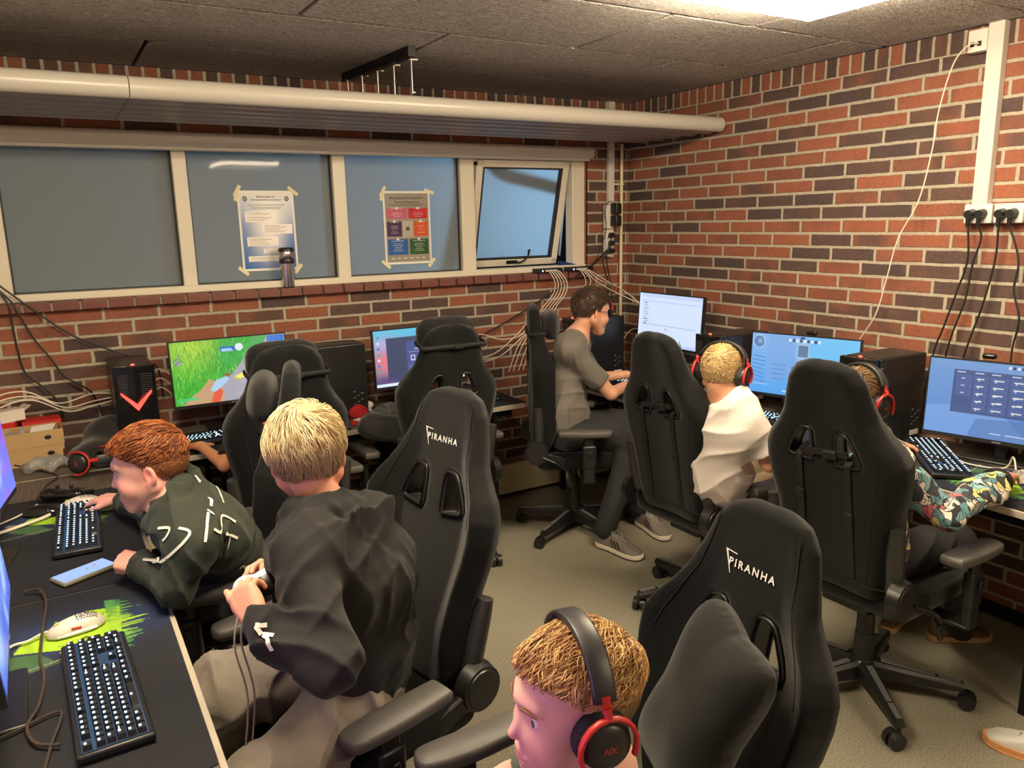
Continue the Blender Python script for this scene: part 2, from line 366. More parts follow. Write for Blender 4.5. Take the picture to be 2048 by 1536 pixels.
# brick sill
v=MB(); n=0; x=WX0
SILL=mat('sill_brick',(.17,.062,.05),.32,bump=.15,bscale=80,var=.12)
while x<WX1+.02:
    v.box((x+.052,.02,1.372),(.102,.13,.042),bev=.003); x+=.1133
v.box(((WX0+WX1)/2,.035,1.368),(WX1-WX0,.11,.036),mi=1)
struct(v.build('trim_3',[SILL,mat('mortar',(.46,.40,.31),.9,bump=.3,bscale=150)]))
# blind cassette above the panes
b=MB(); b.box((-2.33,-.03,2.117),(4.05,.075,.066),bev=.022); b.box((-2.33,-.015,2.078),(4.0,.04,.02),bev=.005)
tag(b.build('blind_cassette',WHITE),'long off-white roller blind cassette fixed above the window row','blind cassette')

# ---------------------------------------------------------------- radiant heating panel under the ceiling
def rad_profile():
    P=[]
    cy,cz,r=-.815,2.214,.041
    for k in range(13):
        a=R(60+ k*17); P.append((cy+r*math.cos(a)*1.0, cz+r*math.sin(a)))   # over the rounded front edge
    y=-.80
    for k in range(5):
        y0=-.79+k*.135
        P += [(y0,2.196),(y0+.015,2.180),(y0+.05,2.170),(y0+.090,2.180),(y0+.108,2.197)]
    P += [(-.11,2.186),(-.10,2.20),(-.10,2.25),(-.115,2.255),(-.75,2.24)]
    return P
prof=rad_profile()
Mx=Matrix(((0,0,1,0),(1,0,0,0),(0,1,0,0),(0,0,0,1)))
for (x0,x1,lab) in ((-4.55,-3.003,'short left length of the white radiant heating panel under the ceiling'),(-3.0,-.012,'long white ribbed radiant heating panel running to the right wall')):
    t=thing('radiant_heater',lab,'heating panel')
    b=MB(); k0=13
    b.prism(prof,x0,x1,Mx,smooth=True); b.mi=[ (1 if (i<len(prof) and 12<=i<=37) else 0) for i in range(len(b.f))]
    b.build('panel_shell',[mat('panel_enamel',srgb(192,187,178),.30),mat('rib_enamel',srgb(150,143,146),.30)],t)  # ribs coloured darker to stand for the shade under the panel
    if x0<-4: break_=1
t=thing('panel_hanger','black ceiling rail with five steel straps carrying the heating panel','hanger')
b=MB(); b.box((-1.94,-.58,2.412),(.035,.70,.04),rot=(0,0,R(4))); b.build('rail',BLACK_M,t)
for k in range(5):
    y=-.28-k*.145; x=-1.96+.02*k
    b=MB(); b.box((x-.012,y,2.332),(.003,.016,.155)); b.cone((x-.02,y,2.395),(x+.02,y,2.395),.006,n=8); b.box((x-.006,y,2.26),(.016,.016,.003)); b.build('strap',mat('galvanised',(.55,.53,.48),.4,metal=.8),t)
# floor-level wall radiator behind the desks
t=thing('wall_radiator','long cream convector radiator low on the back wall under the desks','radiator')
b=MB(); b.box((-2.3,-.05,.125),(4.2,.075,.19),bev=.006); b.build('radiator_body',mat('cream_enamel',srgb(226,214,176),.4),t)
b=MB()
for k in range(160): b.box((-4.35+k*.0262,-.05,.2205),(.012,.05,.002))
b.build('grille',mat('grille_dark',(.05,.045,.03),.6),t)
struct(MB().box((XL/2,-.008,.03),(-XL,.016,.06)).build('baseboard_back',BLACK)); struct(MB().box((-.008,YB/2,.03),(.016,-YB,.06)).build('baseboard_right',BLACK))
# pipes and conduits in the corner
b=MB(); b.box((-.152,-.014,1.95),(.045,.028,.97),bev=.003); tag(b.build('cable_conduit',WHITE),'white square cable conduit running down the back wall beside the corner pipe','conduit')
t=thing('heating_pipe','cream vertical heating pipe in the corner between the two brick walls','pipe')
b=MB(); b.tube([(-.075,-.03,.0),(-.075,-.03,2.18)],.011,n=12); b.build('pipe_run',mat('pipe_paint',srgb(222,208,176),.4),t)
for z in (1.93,.9):
    b=MB(); b.tube([(-.075,-.03,z-.006),(-.075,-.03,z+.006)],.017,n=12); b.box((-.105,-.02,z),(.05,.012,.012),bev=.003); b.build('pipe_clamp',_m['pipe_paint'],t)
t=thing('cable_conduit','wide white cable conduit running down the right wall to the sockets','conduit')
b=MB(); b.box((-.02,-2.297,2.085),(.04,.062,.70),bev=.003); b.build('conduit_run',WHITE,t)
t=thing('network_outlet','white network outlet box beside the conduit just under the ceiling','outlet')
b=MB(); b.box((-.026,-2.232,2.375),(.05,.075,.085),bev=.004); b.build('outlet_box',WHITE_P,t)
b=MB(); b.box((-.053,-2.243,2.362),(.004,.014,.018)); b.build('port',BLACK,t)
b=MB(); b.box((-.053,-2.215,2.362),(.004,.014,.018)); b.build('port',BLACK,t)

# ---------------------------------------------------------------- signed-distance modelling of soft shapes
def smin(a,b,k):
    if k<=0: return np.minimum(a,b)
    h=np.maximum(k-np.abs(a-b),0)/k
    return np.minimum(a,b)-h*h*k*.25
def smax(a,b,k): return -smin(-a,-b,k)
def s_cone(P,a,b,ra,rb):
    a=np.asarray(a,float); b=np.asarray(b,float); ba=b-a; l2=ba@ba; pa=P-a
    h=np.clip((pa@ba)/max(l2,1e-9),0,1)
    return np.linalg.norm(pa-h[:,None]*ba,axis=1)-(ra+(rb-ra)*h)
def s_ell(P,c,r,Rm=None):
    q=P-np.asarray(c,float)
    if Rm is not None: q=q@Rm          # columns of Rm: local axes
    r=np.asarray(r,float); k0=np.linalg.norm(q/r,axis=1); k1=np.linalg.norm(q/(r*r),axis=1)
    return k0*(k0-1)/np.maximum(k1,1e-9)
def s_box(P,c,h,rnd=0.,Rm=None):
    q=P-np.asarray(c,float)
    if Rm is not None: q=q@Rm
    d=np.abs(q)-(np.asarray(h,float)-rnd)
    return np.linalg.norm(np.maximum(d,0),axis=1)+np.minimum(d.max(axis=1),0)-rnd
def frame(fwd,up=(0,0,1)):
    """columns: right, forward, up"""
    f=np.asarray(fwd,float); f=f/np.linalg.norm(f); u=np.asarray(up,float)
    r=np.cross(f,u); r/=np.linalg.norm(r); u=np.cross(r,f)
    return np.stack([r,f,u],1)
class Wob:
    def __init__(s,n,freq,seed,stretch=(1,1,1)):
        g=np.random.default_rng(seed); s.k=g.normal(size=(n,3))*freq/np.asarray(stretch); s.p=g.uniform(0,6.28,n); s.n=n
    def __call__(s,P): 
        o=0
        for k,p in zip(s.k,s.p): o=o+np.sin(P@k+p)
        return o/s.n**.5
def surf(f, lo, hi, h, cull=True, pad=0.02):
    lo=np.asarray(lo,float); hi=np.asarray(hi,float); B=8
    n=(np.ceil((hi-lo)/h/B).astype(int))*B
    g=np.ones(tuple(n+1),np.float32)
    ax=[lo[i]+h*np.arange(n[i]+1) for i in range(3)]
    nb=n//B
    cx=[lo[i]+h*B*(np.arange(nb[i])+.5) for i in range(3)]
    C_=np.stack(np.meshgrid(*cx,indexing='ij'),-1).reshape(-1,3)
    dc=f(C_).reshape(nb); lim=h*B*.87+pad
    act=np.argwhere(np.abs(dc)<lim) if cull else np.argwhere(dc<1e9)
    far=np.repeat(np.repeat(np.repeat(dc,B,0),B,1),B,2)
    g[:n[0],:n[1],:n[2]]=np.sign(far)
    off=np.stack(np.meshgrid(*[np.arange(B+1)]*3,indexing='ij'),-1).reshape(-1,3)
    for s in range(0,len(act),400):
        a=act[s:s+400]; I=(a[:,None,:]*B+off[None]).reshape(-1,3)
        v=f(lo+I*h); g[I[:,0],I[:,1],I[:,2]]=v
    # surface nets
    ins=g<0
    c=np.zeros(tuple(n),np.int8)
    for dx in (0,1):
        for dy in (0,1):
            for dz in (0,1): c+=ins[dx:n[0]+dx,dy:n[1]+dy,dz:n[2]+dz]
    cells=np.argwhere((c>0)&(c<8)); idx=-np.ones(tuple(n),np.int64); idx[tuple(cells.T)]=np.arange(len(cells))
    acc=np.zeros((len(cells),3)); cnt=np.zeros(len(cells))
    for axs in range(3):
        e=np.eye(3,dtype=int)[axs]; o=[i for i in range(3) if i!=axs]
        for a in (0,1):
            for b in (0,1):
                p0=cells.copy(); p0[:,o[0]]+=a; p0[:,o[1]]+=b; p1=p0+e
                v0=g[tuple(p0.T)]; v1=g[tuple(p1.T)]; k=(v0<0)!=(v1<0)
                t=np.zeros(len(cells)); t[k]=v0[k]/(v0[k]-v1[k]); t=np.clip(t,.0,1.)
                q=p0+e*t[:,None]; acc[k]+=q[k]; cnt[k]+=1
    V=lo+h*acc/np.maximum(cnt,1)[:,None]
    F=[]
    for axs in range(3):
        o=[(axs+1)%3,(axs+2)%3]
        s0=[slice(None)]*3; s1=[slice(None)]*3; s0[axs]=slice(0,n[axs]); s1[axs]=slice(1,n[axs]+1)
        x=ins[tuple(s0)]!=ins[tuple(s1)]
        E_=np.argwhere(x); ok=(E_[:,o[0]]>0)&(E_[:,o[1]]>0)&(E_[:,o[0]]<n[o[0]])&(E_[:,o[1]]<n[o[1]]); E_=E_[ok]
        u=np.eye(3,dtype=int)[o[0]]; w=np.eye(3,dtype=int)[o[1]]
        q=[idx[tuple((E_-k).T)] for k in (0*u,u,u+w,w)]
        Q=np.stack(q,1); fl=ins[tuple(E_.T)]
        Q[~fl]=Q[~fl][:,::-1]
        Q=Q[(Q>=0).all(1)]; F.append(Q)
    return V,np.concatenate(F)
def mesh_np(name,V,F,mats,parent=None,smooth=True,attr=None,mi=None):
    me=bpy.data.meshes.new(name); F=np.asarray(F); k=F.shape[1]
    me.vertices.add(len(V)); me.vertices.foreach_set('co',np.asarray(V,np.float32).ravel())
    me.loops.add(F.size); me.loops.foreach_set('vertex_index',F.ravel().astype(np.int32))
    me.polygons.add(len(F)); me.polygons.foreach_set('loop_start',np.arange(0,F.size,k,dtype=np.int32)); me.polygons.foreach_set('loop_total',np.full(len(F),k,np.int32))
    me.polygons.foreach_set('use_smooth',np.full(len(F),smooth))
    for m_ in (mats if isinstance(mats,(list,tuple)) else [mats]): me.materials.append(m_)
    if mi is not None: me.polygons.foreach_set('material_index',mi.astype(np.int32))
    me.update(calc_edges=True)
    if attr is not None:
        for nm,c in attr.items():
            a=me.color_attributes.new(nm,'FLOAT_COLOR','POINT'); cc=np.ones((len(V),4),np.float32); cc[:,:3]=c; a.data.foreach_set('color',cc.ravel())
    me.validate()
    o=bpy.data.objects.new(name,me); COL.objects.link(o)
    if parent is not None: o.parent=parent
    return o
def body_sdf(prims, noise=None, cuts=()):
    """prims: (kind, args, k)"""
    def f(P):
        d=None
        for kind,a,k in prims:
            x = s_cone(P,*a) if kind=='c' else (s_ell(P,*a) if kind=='e' else s_box(P,*a))
            d = x if d is None else smin(d,x,k)
        if noise: d=d+noise(P)
        for kind,a,k in cuts:
            x = s_cone(P,*a) if kind=='c' else (s_ell(P,*a) if kind=='e' else s_box(P,*a))
            d=smax(d,-x,k)
        return d
    return f

# ---------------------------------------------------------------- gaming chair
FAB=mat('charcoal_fabric',(.0088,.0094,.0100),.9,bump=.5,bscale=900,var=.18,vscale=5,sheen=.22,spec=.12)
FAB_P=mat('cushion_fabric',(.015,.0155,.016),.9,bump=.5,bscale=900,var=.15,vscale=6,sheen=.28,spec=.12)
PAD=mat('armrest_pad',(.080,.076,.070),.5,bump=.15,bscale=700)
EMB=mat('white_embroidery',srgb(232,230,225),.7)
REC=R(10); HZ=.50; HY=-.205
def bk_w(h):   # half width of the back at height h
    xs=[-.04,.0,.06,.16,.26,.34,.40,.455,.50,.545,.59,.66,.715,.755,.78]
    ys=[.165,.185,.205,.210,.220,.240,.250,.250,.232,.198,.172,.155,.140,.110,.060]
    return np.interp(h,xs,ys)
def bk_tf(x,h):   # front surface offset
    w=bk_w(h); a=np.abs(x)/np.maximum(w,1e-3)
    bol=np.interp(h,[0,.1,.3,.46,.56,.66,.8],[.03,.055,.075,.075,.045,.012,0])
    base=.028+.022*np.exp(-((h-.13)/.12)**2)-.0*h
    return base + bol*np.clip((a-.52)/.40,0,1)**1.3*(1-.55*np.clip((a-.90)/.1,0,1)**2)
def bk_tb(x,h):
    w=bk_w(h); a=np.abs(x)/np.maximum(w,1e-3)
    return -.030+.018*np.clip((a-.72)/.28,0,1)**2+.004*np.cos(np.clip(a/.7,0,1)*PI)
HOLE=[(.046,.435),(.122,.445),(.130,.460),(.116,.495),(.088,.545),(.056,.552),(.043,.535),(.040,.452)]
def s_poly(x,y,poly):
    d=np.full(x.shape,1e9); s=np.ones(x.shape); n=len(poly)
    for i in range(n):
        ax,ay=poly[i]; bx,by=poly[i-1]; ex,ey=bx-ax,by-ay; wx,wy=x-ax,y-ay
        t=np.clip((wx*ex+wy*ey)/(ex*ex+ey*ey),0,1); dx,dy=wx-ex*t,wy-ey*t
        d=np.minimum(d,dx*dx+dy*dy)
        c1=y>=ay; c2=y<by; c3=ex*wy>ey*wx
        k=(c1&c2&c3)|(~c1&~c2&~c3); s=np.where(k,-s,s)
    return s*np.sqrt(d)
def f_back(P):
    x,t,h=P[:,0],P[:,1],P[:,2]
    w=bk_w(h); dw=(np.abs(x)-w)*.88
    dtop=np.maximum(h-.782,-.035-h)
    tf=bk_tf(x,h); tb=bk_tb(x,h)
    th=(tf-tb)/2; tc=(tf+tb)/2
    dt=(np.abs(t-tc)-th)*.8
    d=smax(smax(dw,dtop,.03),dt,.045)
    hole=s_poly(np.abs(x),h,HOLE)
    d=smax(d,-(hole-.002),.012)
    # stitched seam channels
    g=np.minimum(np.abs(np.abs(x)-(.105+.03*np.cos(h*5))),1)
    return d
def chair_proto():
    t=thing('gaming_chair','charcoal fabric gaming chair','chair',(0,0,0))
    # ---- star base
    b=MB(); b.lathe([(0,.135),(.03,.135),(.045,.12),(.05,.085),(.045,.065),(0,.065)],n=20)
    for k in range(5):
        a=2*PI*k/5+PI/2+.30; d=Vector((math.cos(a),math.sin(a),0)); nrm=Vector((-d.y,d.x,0))
        secs=[(.03,.030,.128,.062),(.16,.024,.112,.064),(.30,.019,.096,.066),(.325,.017,.092,.068)]
        vs=[]
        for (r_,w,zt,zb) in secs:
            for (sx,zz) in ((-1,zb),(-1.0,zt-.012),(-.6,zt),(.6,zt),(1.0,zt-.012),(1,zb)): vs.append(d*r_+nrm*w*sx+Vector((0,0,zz)))
        fs=[]
        for i in range(3):
            for j in range(6): j2=(j+1)%6; fs.append((i*6+j,i*6+j2,(i+1)*6+j2,(i+1)*6+j))
        fs+= [tuple(range(6)),tuple(range(18,24))]
        b.add(vs,fs,0,False)
    base=b.build('star_base',BLACK,t)
    b=MB()
    for k in range(5):
        a=2*PI*k/5+PI/2+.30; d=Vector((math.cos(a),math.sin(a),0)); nrm=Vector((-d.y,d.x,0))
        for (r1,z1,r2,z2,w) in ((.06,.1265,.235,.1045,.011),(.245,.1035,.315,.0955,.010)):
            vs=[d*r1+nrm*w+Vector((0,0,z1)),d*r2+nrm*w*.85+Vector((0,0,z2)),d*r2-nrm*w*.85+Vector((0,0,z2)),d*r1-nrm*w+Vector((0,0,z1))]
            up=Vector((0,0,.002)); b.add([v_+up for v_ in vs]+vs,[(0,1,2,3),(0,4,5,1),(1,5,6,2),(2,6,7,3),(3,7,4,0)],0,False)
    b.build('leg_trim',mat('silver_trim',(.38,.38,.39),.3,metal=.7),base)
    for k in range(5):
        a=2*PI*k/5+PI/2+.30; d=Vector((math.cos(a),math.sin(a),0)); c=d*.322; ca=a+.5+k; wd=Vector((math.cos(ca),math.sin(ca),0)); 
        b=MB(); off=Vector((-wd.y,wd.x,0))*.018; cc=Vector((c.x,c.y,.03))+off
        for s_ in (-1,1): b.cone(cc+wd*s_*.006,cc+wd*s_*.026,.03,.028,n=20)
        b.box(cc+Vector((0,0,.014)),(.03,.03,.03),rot=(0,0,ca),bev=.008); b.cone(c+Vector((0,0,.035)),c+Vector((0,0,.07)),.008,n=10)
        b.build('caster',BLACK,t)
    b=MB(); b.cone((0,0,.1),(0,0,.23),.036,.034,n=20); b.cone((0,0,.23),(0,0,.31),.031,.030,n=20); b.cone((0,0,.31),(0,0,.40),.022,n=16)
    b.build('gas_column',BLACK,t)
    b=MB(); b.box((0,-.02,.395),(.17,.26,.045),bev=.01); b.box((0,.0,.415),(.36,.30,.012),bev=.003); b.tube([(.08,.02,.395),(.2,.03,.39),(.245,.03,.385)],.006); b.box((.265,.03,.384),(.06,.028,.012),bev=.004)
    b.build('tilt_mechanism',BLACK,t)
    # ---- seat
    def f_seat(P):
        x,y,z=P[:,0],P[:,1],P[:,2]
        top=.488+.030*np.clip((np.abs(x)-.155)/.08,0,1)**1.5-.035*np.clip((y-.12)/.16,0,1)**2-.006*np.cos(x*12)
        w=.255-.02*np.clip((y-.1)/.2,0,1)
        d=smax(smax(np.abs(x)-w,np.maximum(y-.29,-.22-y),.05),np.maximum(z-top,.418-z),.045)
        return d
    V,F=surf(f_seat,(-.3,-.27,.38),(.3,.33,.56),.0075,cull=False); mesh_np('seat',V,F,FAB,t)
    # ---- back (built upright, then reclined about its hinge)
    V,F=surf(f_back,(-.29,-.09,-.08),(.29,.16,.86),.006,cull=False)
    T=np.array([[1,0,0],[0,math.cos(REC),-math.sin(REC)],[0,math.sin(REC),math.cos(REC)]])
    to=lambda Q: (np.asarray(Q,float)@T.T)+np.array([0,HY,HZ])
    back=mesh_np('backrest',to(V),F,FAB,t)
    tp=lambda x,tt,h: tuple(to([[x,tt,h]])[0])
    for s_ in (-1,1):
        b=MB()
        for tt in (None,):
            ring=[]
            cx=sum(p[0] for p in HOLE)/len(HOLE); cy=sum(p[1] for p in HOLE)/len(HOLE)
            ring=[((p[0]-cx)*.97+cx,(p[1]-cy)*.97+cy) for p in HOLE]
            rc=catmull([(p[0],p[1],0) for p in ring+ring[:1]],3)[:-1]
            for side in (0,1):
                pts=[]
                for p in rc:
                    tv=float(bk_tf(np.array([p.x]),np.array([p.y]))[0]) if side else float(bk_tb(np.array([p.x]),np.array([p.y]))[0])
                    pts.append(tp(s_*p.x,tv,p.y))
                b.tube(pts,.0050,n=8,closed=True)
            n_=len(rc); vs=[tp(s_*p.x,-.028,p.y) for p in rc]+[tp(s_*p.x,.04,p.y) for p in rc]
            b.add(vs,[(i,(i+1)%n_,(i+1)%n_+n_,i+n_) for i in range(n_)],0,True)
        b.build('belt_opening',BLACK,back)
    # back seams
    b=MB()
    for s_ in (-1,1):
        pts=[tp(s_*float(np.interp(h,[.02,.2,.4,.47],[.135,.15,.175,.185])),float(bk_tb(np.array([.15]),np.array([h]))[0])-.0005,h) for h in np.linspace(.02,.46,14)]
        b.tube(pts,.0022,n=6)
        pts=[tp(s_*float(np.interp(h,[.43,.47,.6,.74],[.20,.19,.128,.105])),float(bk_tf(np.array([float(np.interp(h,[.43,.47,.6,.74],[.20,.19,.128,.105]))]),np.array([h]))[0])+.0008,h) for h in np.linspace(.43,.74,12)]
        b.tube(pts,.0014,n=6)
    b.tube([tp(x,float(bk_tb(np.array([x]),np.array([.035]))[0])-.001,.035) for x in np.linspace(-.19,.19,15)],.003,n=6)
    b.build('seam_piping',mat('seam_black',(.006,.006,.006),.8),back)
    # embroidered maker's word on the front of the head
    vs=[];fs=[]
    v1,f1=text_mesh('PIRANHA',.024,align='LEFT',space=1.36,bold=.0006); vs+=[(v_.x-.060,v_.y) for v_ in v1]; fs+=f1
    o=len(vs); tri=[(-.074,.032),(-.040,.029),(-.041,.0268),(-.0675,.0288),(-.050,-.018),(-.0522,-.018)]; vs+=tri; fs+=[(o,o+1,o+2,o+3),(o,o+3,o+4,o+5)]
    A=np.array(vs); xx=-A[:,0]*1.0; hh=.625+A[:,1]
    # facing the sitter, the word runs left to right for somebody in front of the chair
    Q=np.stack([xx,bk_tf(xx,hh)+.0035,hh],1)
    me=MB(); me.add(to(Q),fs,0,False); me.build('embroidered_word',EMB,back,fix=False)
    # ---- hinge covers, brackets, lever
    for s_,nm in ((-1,'hinge_cover'),(1,'hinge_cover')):
        b=MB(); b.cone((s_*.225,HY-.015,.52),(s_*.262,HY-.015,.52),.068,.060,n=28); b.cone((s_*.262,HY-.015,.52),(s_*.266,HY-.015,.52),.052,.05,n=28); b.box((s_*.235,HY+.06,.485),(.04,.16,.06),rot=(R(-14),0,0),bev=.012)
        hc=b.build(nm,BLACK,t)
        b=MB(); q=[]
        for h in np.linspace(.03,.255,8): q.append(tp(s_*(float(bk_w(h))+.010),-.002,h))
        b.tube(q,[.024,.027,.028,.028,.028,.027,.025,.021],n=12,flat=1.0); 
        b.build('back_bracket',mat('bracket_plastic',(.03,.029,.028),.32),t)
    b=MB(); b.tube(catmull([(.265,-.19,.50),(.275,-.12,.47),(.28,-.06,.43),(.285,-.05,.40)],5),.007,n=8); b.box((.287,-.055,.375),(.012,.026,.06),rot=(R(20),0,0),bev=.004); b.build('recline_lever',BLACK_G,t)
    # ---- armrests
    for s_ in (-1,1):
        b=MB(); b.box((s_*.245,0,.415),(.18,.07,.014),bev=.004); b.box((s_*.325,0,.50),(.028,.062,.19),bev=.010); b.box((s_*.325,0,.545),(.036,.075,.13),bev=.014); b.box((s_*.325,0,.62),(.022,.05,.08),bev=.006)
        b.box((s_*.348,0,.565),(.012,.02,.03),bev=.004)
        arm=b.build('armrest',BLACK,t); arm.location=(0,.045,-.03)
        outline=[]
        for (px,py) in ((-.036,-.13),(-.026,-.138),(.026,-.138),(.038,-.125),(.042,-.02),(.040,.10),(.026,.132),(-.014,.136),(-.034,.11),(-.042,.0)): outline.append((px*s_,py))
        Mt=Matrix.Translation((s_*.325,-.02,0)); b=MB(); oc=[ (p.x,p.y) for p in catmull([(x,y,0) for x,y in outline+outline[:1]],4)[:-1]]
        lay=[(.655,.86),(.660,.97),(.672,1.0),(.682,.98),(.687,.88)]; n_=len(oc); vs=[];fs=[]
        for z_,sc_ in lay: vs+=[Mt@Vector((x*sc_,y*(1-(1-sc_)*.35),z_+.006*max(0,(-y)/.14))) for x,y in oc]
        for i in range(len(lay)-1): fs+=[(i*n_+j,i*n_+(j+1)%n_,(i+1)*n_+(j+1)%n_,(i+1)*n_+j) for j in range(n_)]
        fs+=[tuple(range(n_-1,-1,-1)),tuple(range((len(lay)-1)*n_,len(lay)*n_))]
        b.add(vs,fs,0,True); b.build('armrest_pad',PAD,arm)
    return t,tp
CHAIR,TP=chair_proto()
def pill(c,w,hh,th,Rm,name,parent,matl,seed=1,res=.006,pw=3.2,sag=0.):
    """plump cushion: half sizes w,hh,th"""
    wb_=Wob(5,22,seed)
    def f(P):
        q=(P-np.asarray(c))@Rm; a=q[:,0]/w; bb=q[:,2]/hh
        mx_=np.maximum(np.abs(a),np.abs(bb)); e=(np.abs(a)**pw+np.abs(bb)**pw)**(1/pw)*(1+sag*(1-np.minimum(np.abs(a),np.abs(bb))/np.maximum(mx_,1e-3))**2*mx_)
        t_=th*np.sqrt(np.clip(1-e**2.4,0.0,1))+.0015
        pinch=.004*np.exp(-((q[:,1])/.004)**2)
        d=np.maximum(np.abs(q[:,1])-t_,(e-1)*min(w,hh)*.8)
        return d*.7+ .0012*wb_(P)
    r=max(w,hh,th)*1.25; V,F=surf(f,np.asarray(c)-r,np.asarray(c)+r,res,cull=False)
    return mesh_np(name,V,F,matl,parent)
def head_cushion(parent, h=.70, t=.085, strap=True, tilt=0.):
    Rm=frame((0,math.cos(REC+tilt),math.sin(REC+tilt)),(0,-math.sin(REC+tilt),math.cos(REC+tilt)))
    c=TP(0,t,h); o=pill(c,.145,.075,.048,Rm,'head_cushion',parent,FAB_P,3)
    if strap:
        b=MB()
        pts=[]
        for a in np.linspace(-1,1,21):
            x=a*.152; pts.append(TP(x,-.040+.0*abs(a),h-.035))
        pts=[TP(-.155,.05,h-.03)]+pts+[TP(.155,.05,h-.03)]
        b.tube(pts,.004,n=6,flat=3.0); b.box(TP(.02,-.044,h-.035),(.05,.008,.02),bev=.003); b.build('strap',_m['seam_black'],o)
    return o
def back_straps(parent, cross=False):
    b=MB()
    for s_ in (-1,1):
        x=s_*.088; pts=[TP(x,.03,.475),TP(x,-.02,.462),TP(x,-.036,.45)]+[TP(x,-.037,h) for h in np.linspace(.44,.05,8)]
        vs=[];fs=[]
        for p in pts:
            vs+=[Vector(p)+Vector((-.011,0,0)),Vector(p)+Vector((.011,0,0)),Vector(p)+Vector((.011,-.002,0)),Vector(p)+Vector((-.011,-.002,0))]
        for i in range(len(pts)-1):
            for j in range(4): j2=(j+1)%4; fs.append((4*i+j,4*i+j2,4*i+4+j2,4*i+4+j))
        b.add(vs,fs,0,False)
        b.box(TP(x,-.041,.31 if s_<0 else .27),(.03,.01,.035),rot=(REC,0,0),bev=.003)
    if cross:
        b.box(TP(.005,-.036,.478),(.17,.006,.022),rot=(REC,R(-6),0),bev=.001); b.box(TP(.03,-.042,.476),(.05,.012,.028),rot=(REC,R(-6),0),bev=.004)
    return b.build('cushion_strap',mat('strap_black',(.010,.010,.010),.55),parent)
GRP='black gaming chairs around the room'
CH={}
CH['D']=CHAIR
# place: key -> (x,y,yaw deg, dz, label)
specs=[('D',-.955,-2.545,-87.5,0,'black gaming chair seen from behind with buckled cross strap, in front of the graffiti sleeve'),
('C',-.955,-1.755,-89,0,'black gaming chair seen from behind, holding the boy in the white t-shirt'),
('E',-.945,-.715,-119,-.0,'black gaming chair in side view under the man in the grey t-shirt'),
('F',-1.80,-.68,-3,0,'black gaming chair with capped head cushion facing the monitor with the blue desktop'),
('G',-2.60,-.83,2,0,'black gaming chair with head cushion in front of the monitor showing green grass'),
('H',-2.975,-1.50,74,-.0,'black gaming chair seen edge-on behind the boy with red hair'),
('A',-2.775,-2.30,103,0,'black gaming chair with white lettering behind the boy in the black hoodie'),
('B',-2.455,-3.045,89,-.15,'nearest black gaming chair with white lettering and a slumped lumbar cushion')]
SP={k:(x,y,R(a),dz) for k,x,y,a,dz,_ in specs}
for k,x,y,a,dz,lab in specs:
    if k=='D': o=CHAIR; o.location=(x,y,dz); o.rotation_euler=(0,0,R(a)); o['label']=lab; o['group']=GRP
    else: o=CH[k]=dup(CHAIR,(x,y,dz),R(a),lab,GRP)
for k,x,y,a,dz,lab in specs:
    if dz:   # lowered seat: base stays on the floor, column shorter
        for c in kids(CH[k]):
            if c.name.startswith(('star_base','caster')): c.location.z-=dz
            if c.name.startswith('gas_column'):
                c.location.z-=dz*1.0; c.scale.z=1+dz/.30*.9
for k,(ay,az) in {'A':(.07,-.015),'B':(.17,-.03)}.items():
    for c in kids(CH[k]):
        if c.name.startswith('armrest'):
            c.location.y+=ay; c.location.z+=az
            if k=='B': c.scale.z=1.13
for k in 'DC': back_straps(CH[k],cross=True)
back_straps(CH['F'])
for k,h,t in (('F',.72,.07),('G',.70,.07),('E',.665,.085),('H',.66,.085)): head_cushion(CH[k],h,t)
# slumped lumbar cushion leaning in chair B
Rm=frame((.28,.90,.30),(-.26,-.2,.95)); pill((-.115,-.055,.945),.125,.185,.066,Rm,'lumbar_cushion',CH['B'],FAB_P,5,pw=7,sag=.10)
for k,an in {'A':R(3.5),'B':R(2.5),'E':R(-9.5),'H':R(-3)}.items():   # backs set at different angles
    for c in kids(CH[k]):
        if c.name.startswith('backrest') or c.name.startswith(('back_bracket','head_cushion','lumbar_cushion')):
            M_=Matrix.Translation((0,HY,HZ))@Matrix.Rotation(an,4,'X')@Matrix.Translation((0,-HY,-HZ)); c.matrix_local=Matrix.Translation((0,0,c.location.z))@M_

# ---------------------------------------------------------------- desks
DESKTOP=bpy.data.materials.new('dark_oak_laminate'); DESKTOP.use_nodes=True
def _desk():
    nt=DESKTOP.node_tree;N=nt.nodes;L=nt.links;p=N['Principled BSDF']; p.inputs['Roughness'].default_value=.5
    tc=N.new('ShaderNodeTexCoord'); mp=N.new('ShaderNodeMapping'); mp.inputs['Scale'].default_value=(3,45,3); L.new(tc.outputs['Object'],mp.inputs[0])
    n=N.new('ShaderNodeTexNoise'); n.inputs['Scale'].default_value=2.2; n.inputs['Detail'].default_value=6; L.new(mp.outputs[0],n.inputs['Vector'])
    cr=N.new('ShaderNodeValToRGB'); cr.color_ramp.elements[0].position=.3; cr.color_ramp.elements[0].color=(.045,.036,.030,1); cr.color_ramp.elements[1].position=.7; cr.color_ramp.elements[1].color=(.13,.11,.095,1); L.new(n.outputs['Fac'],cr.inputs[0]); L.new(cr.outputs[0],p.inputs['Base Color'])
_desk()
EDGE=mat('desk_edge_band',srgb(176,166,150),.45,var=.08,vscale=20)
DZ=.73
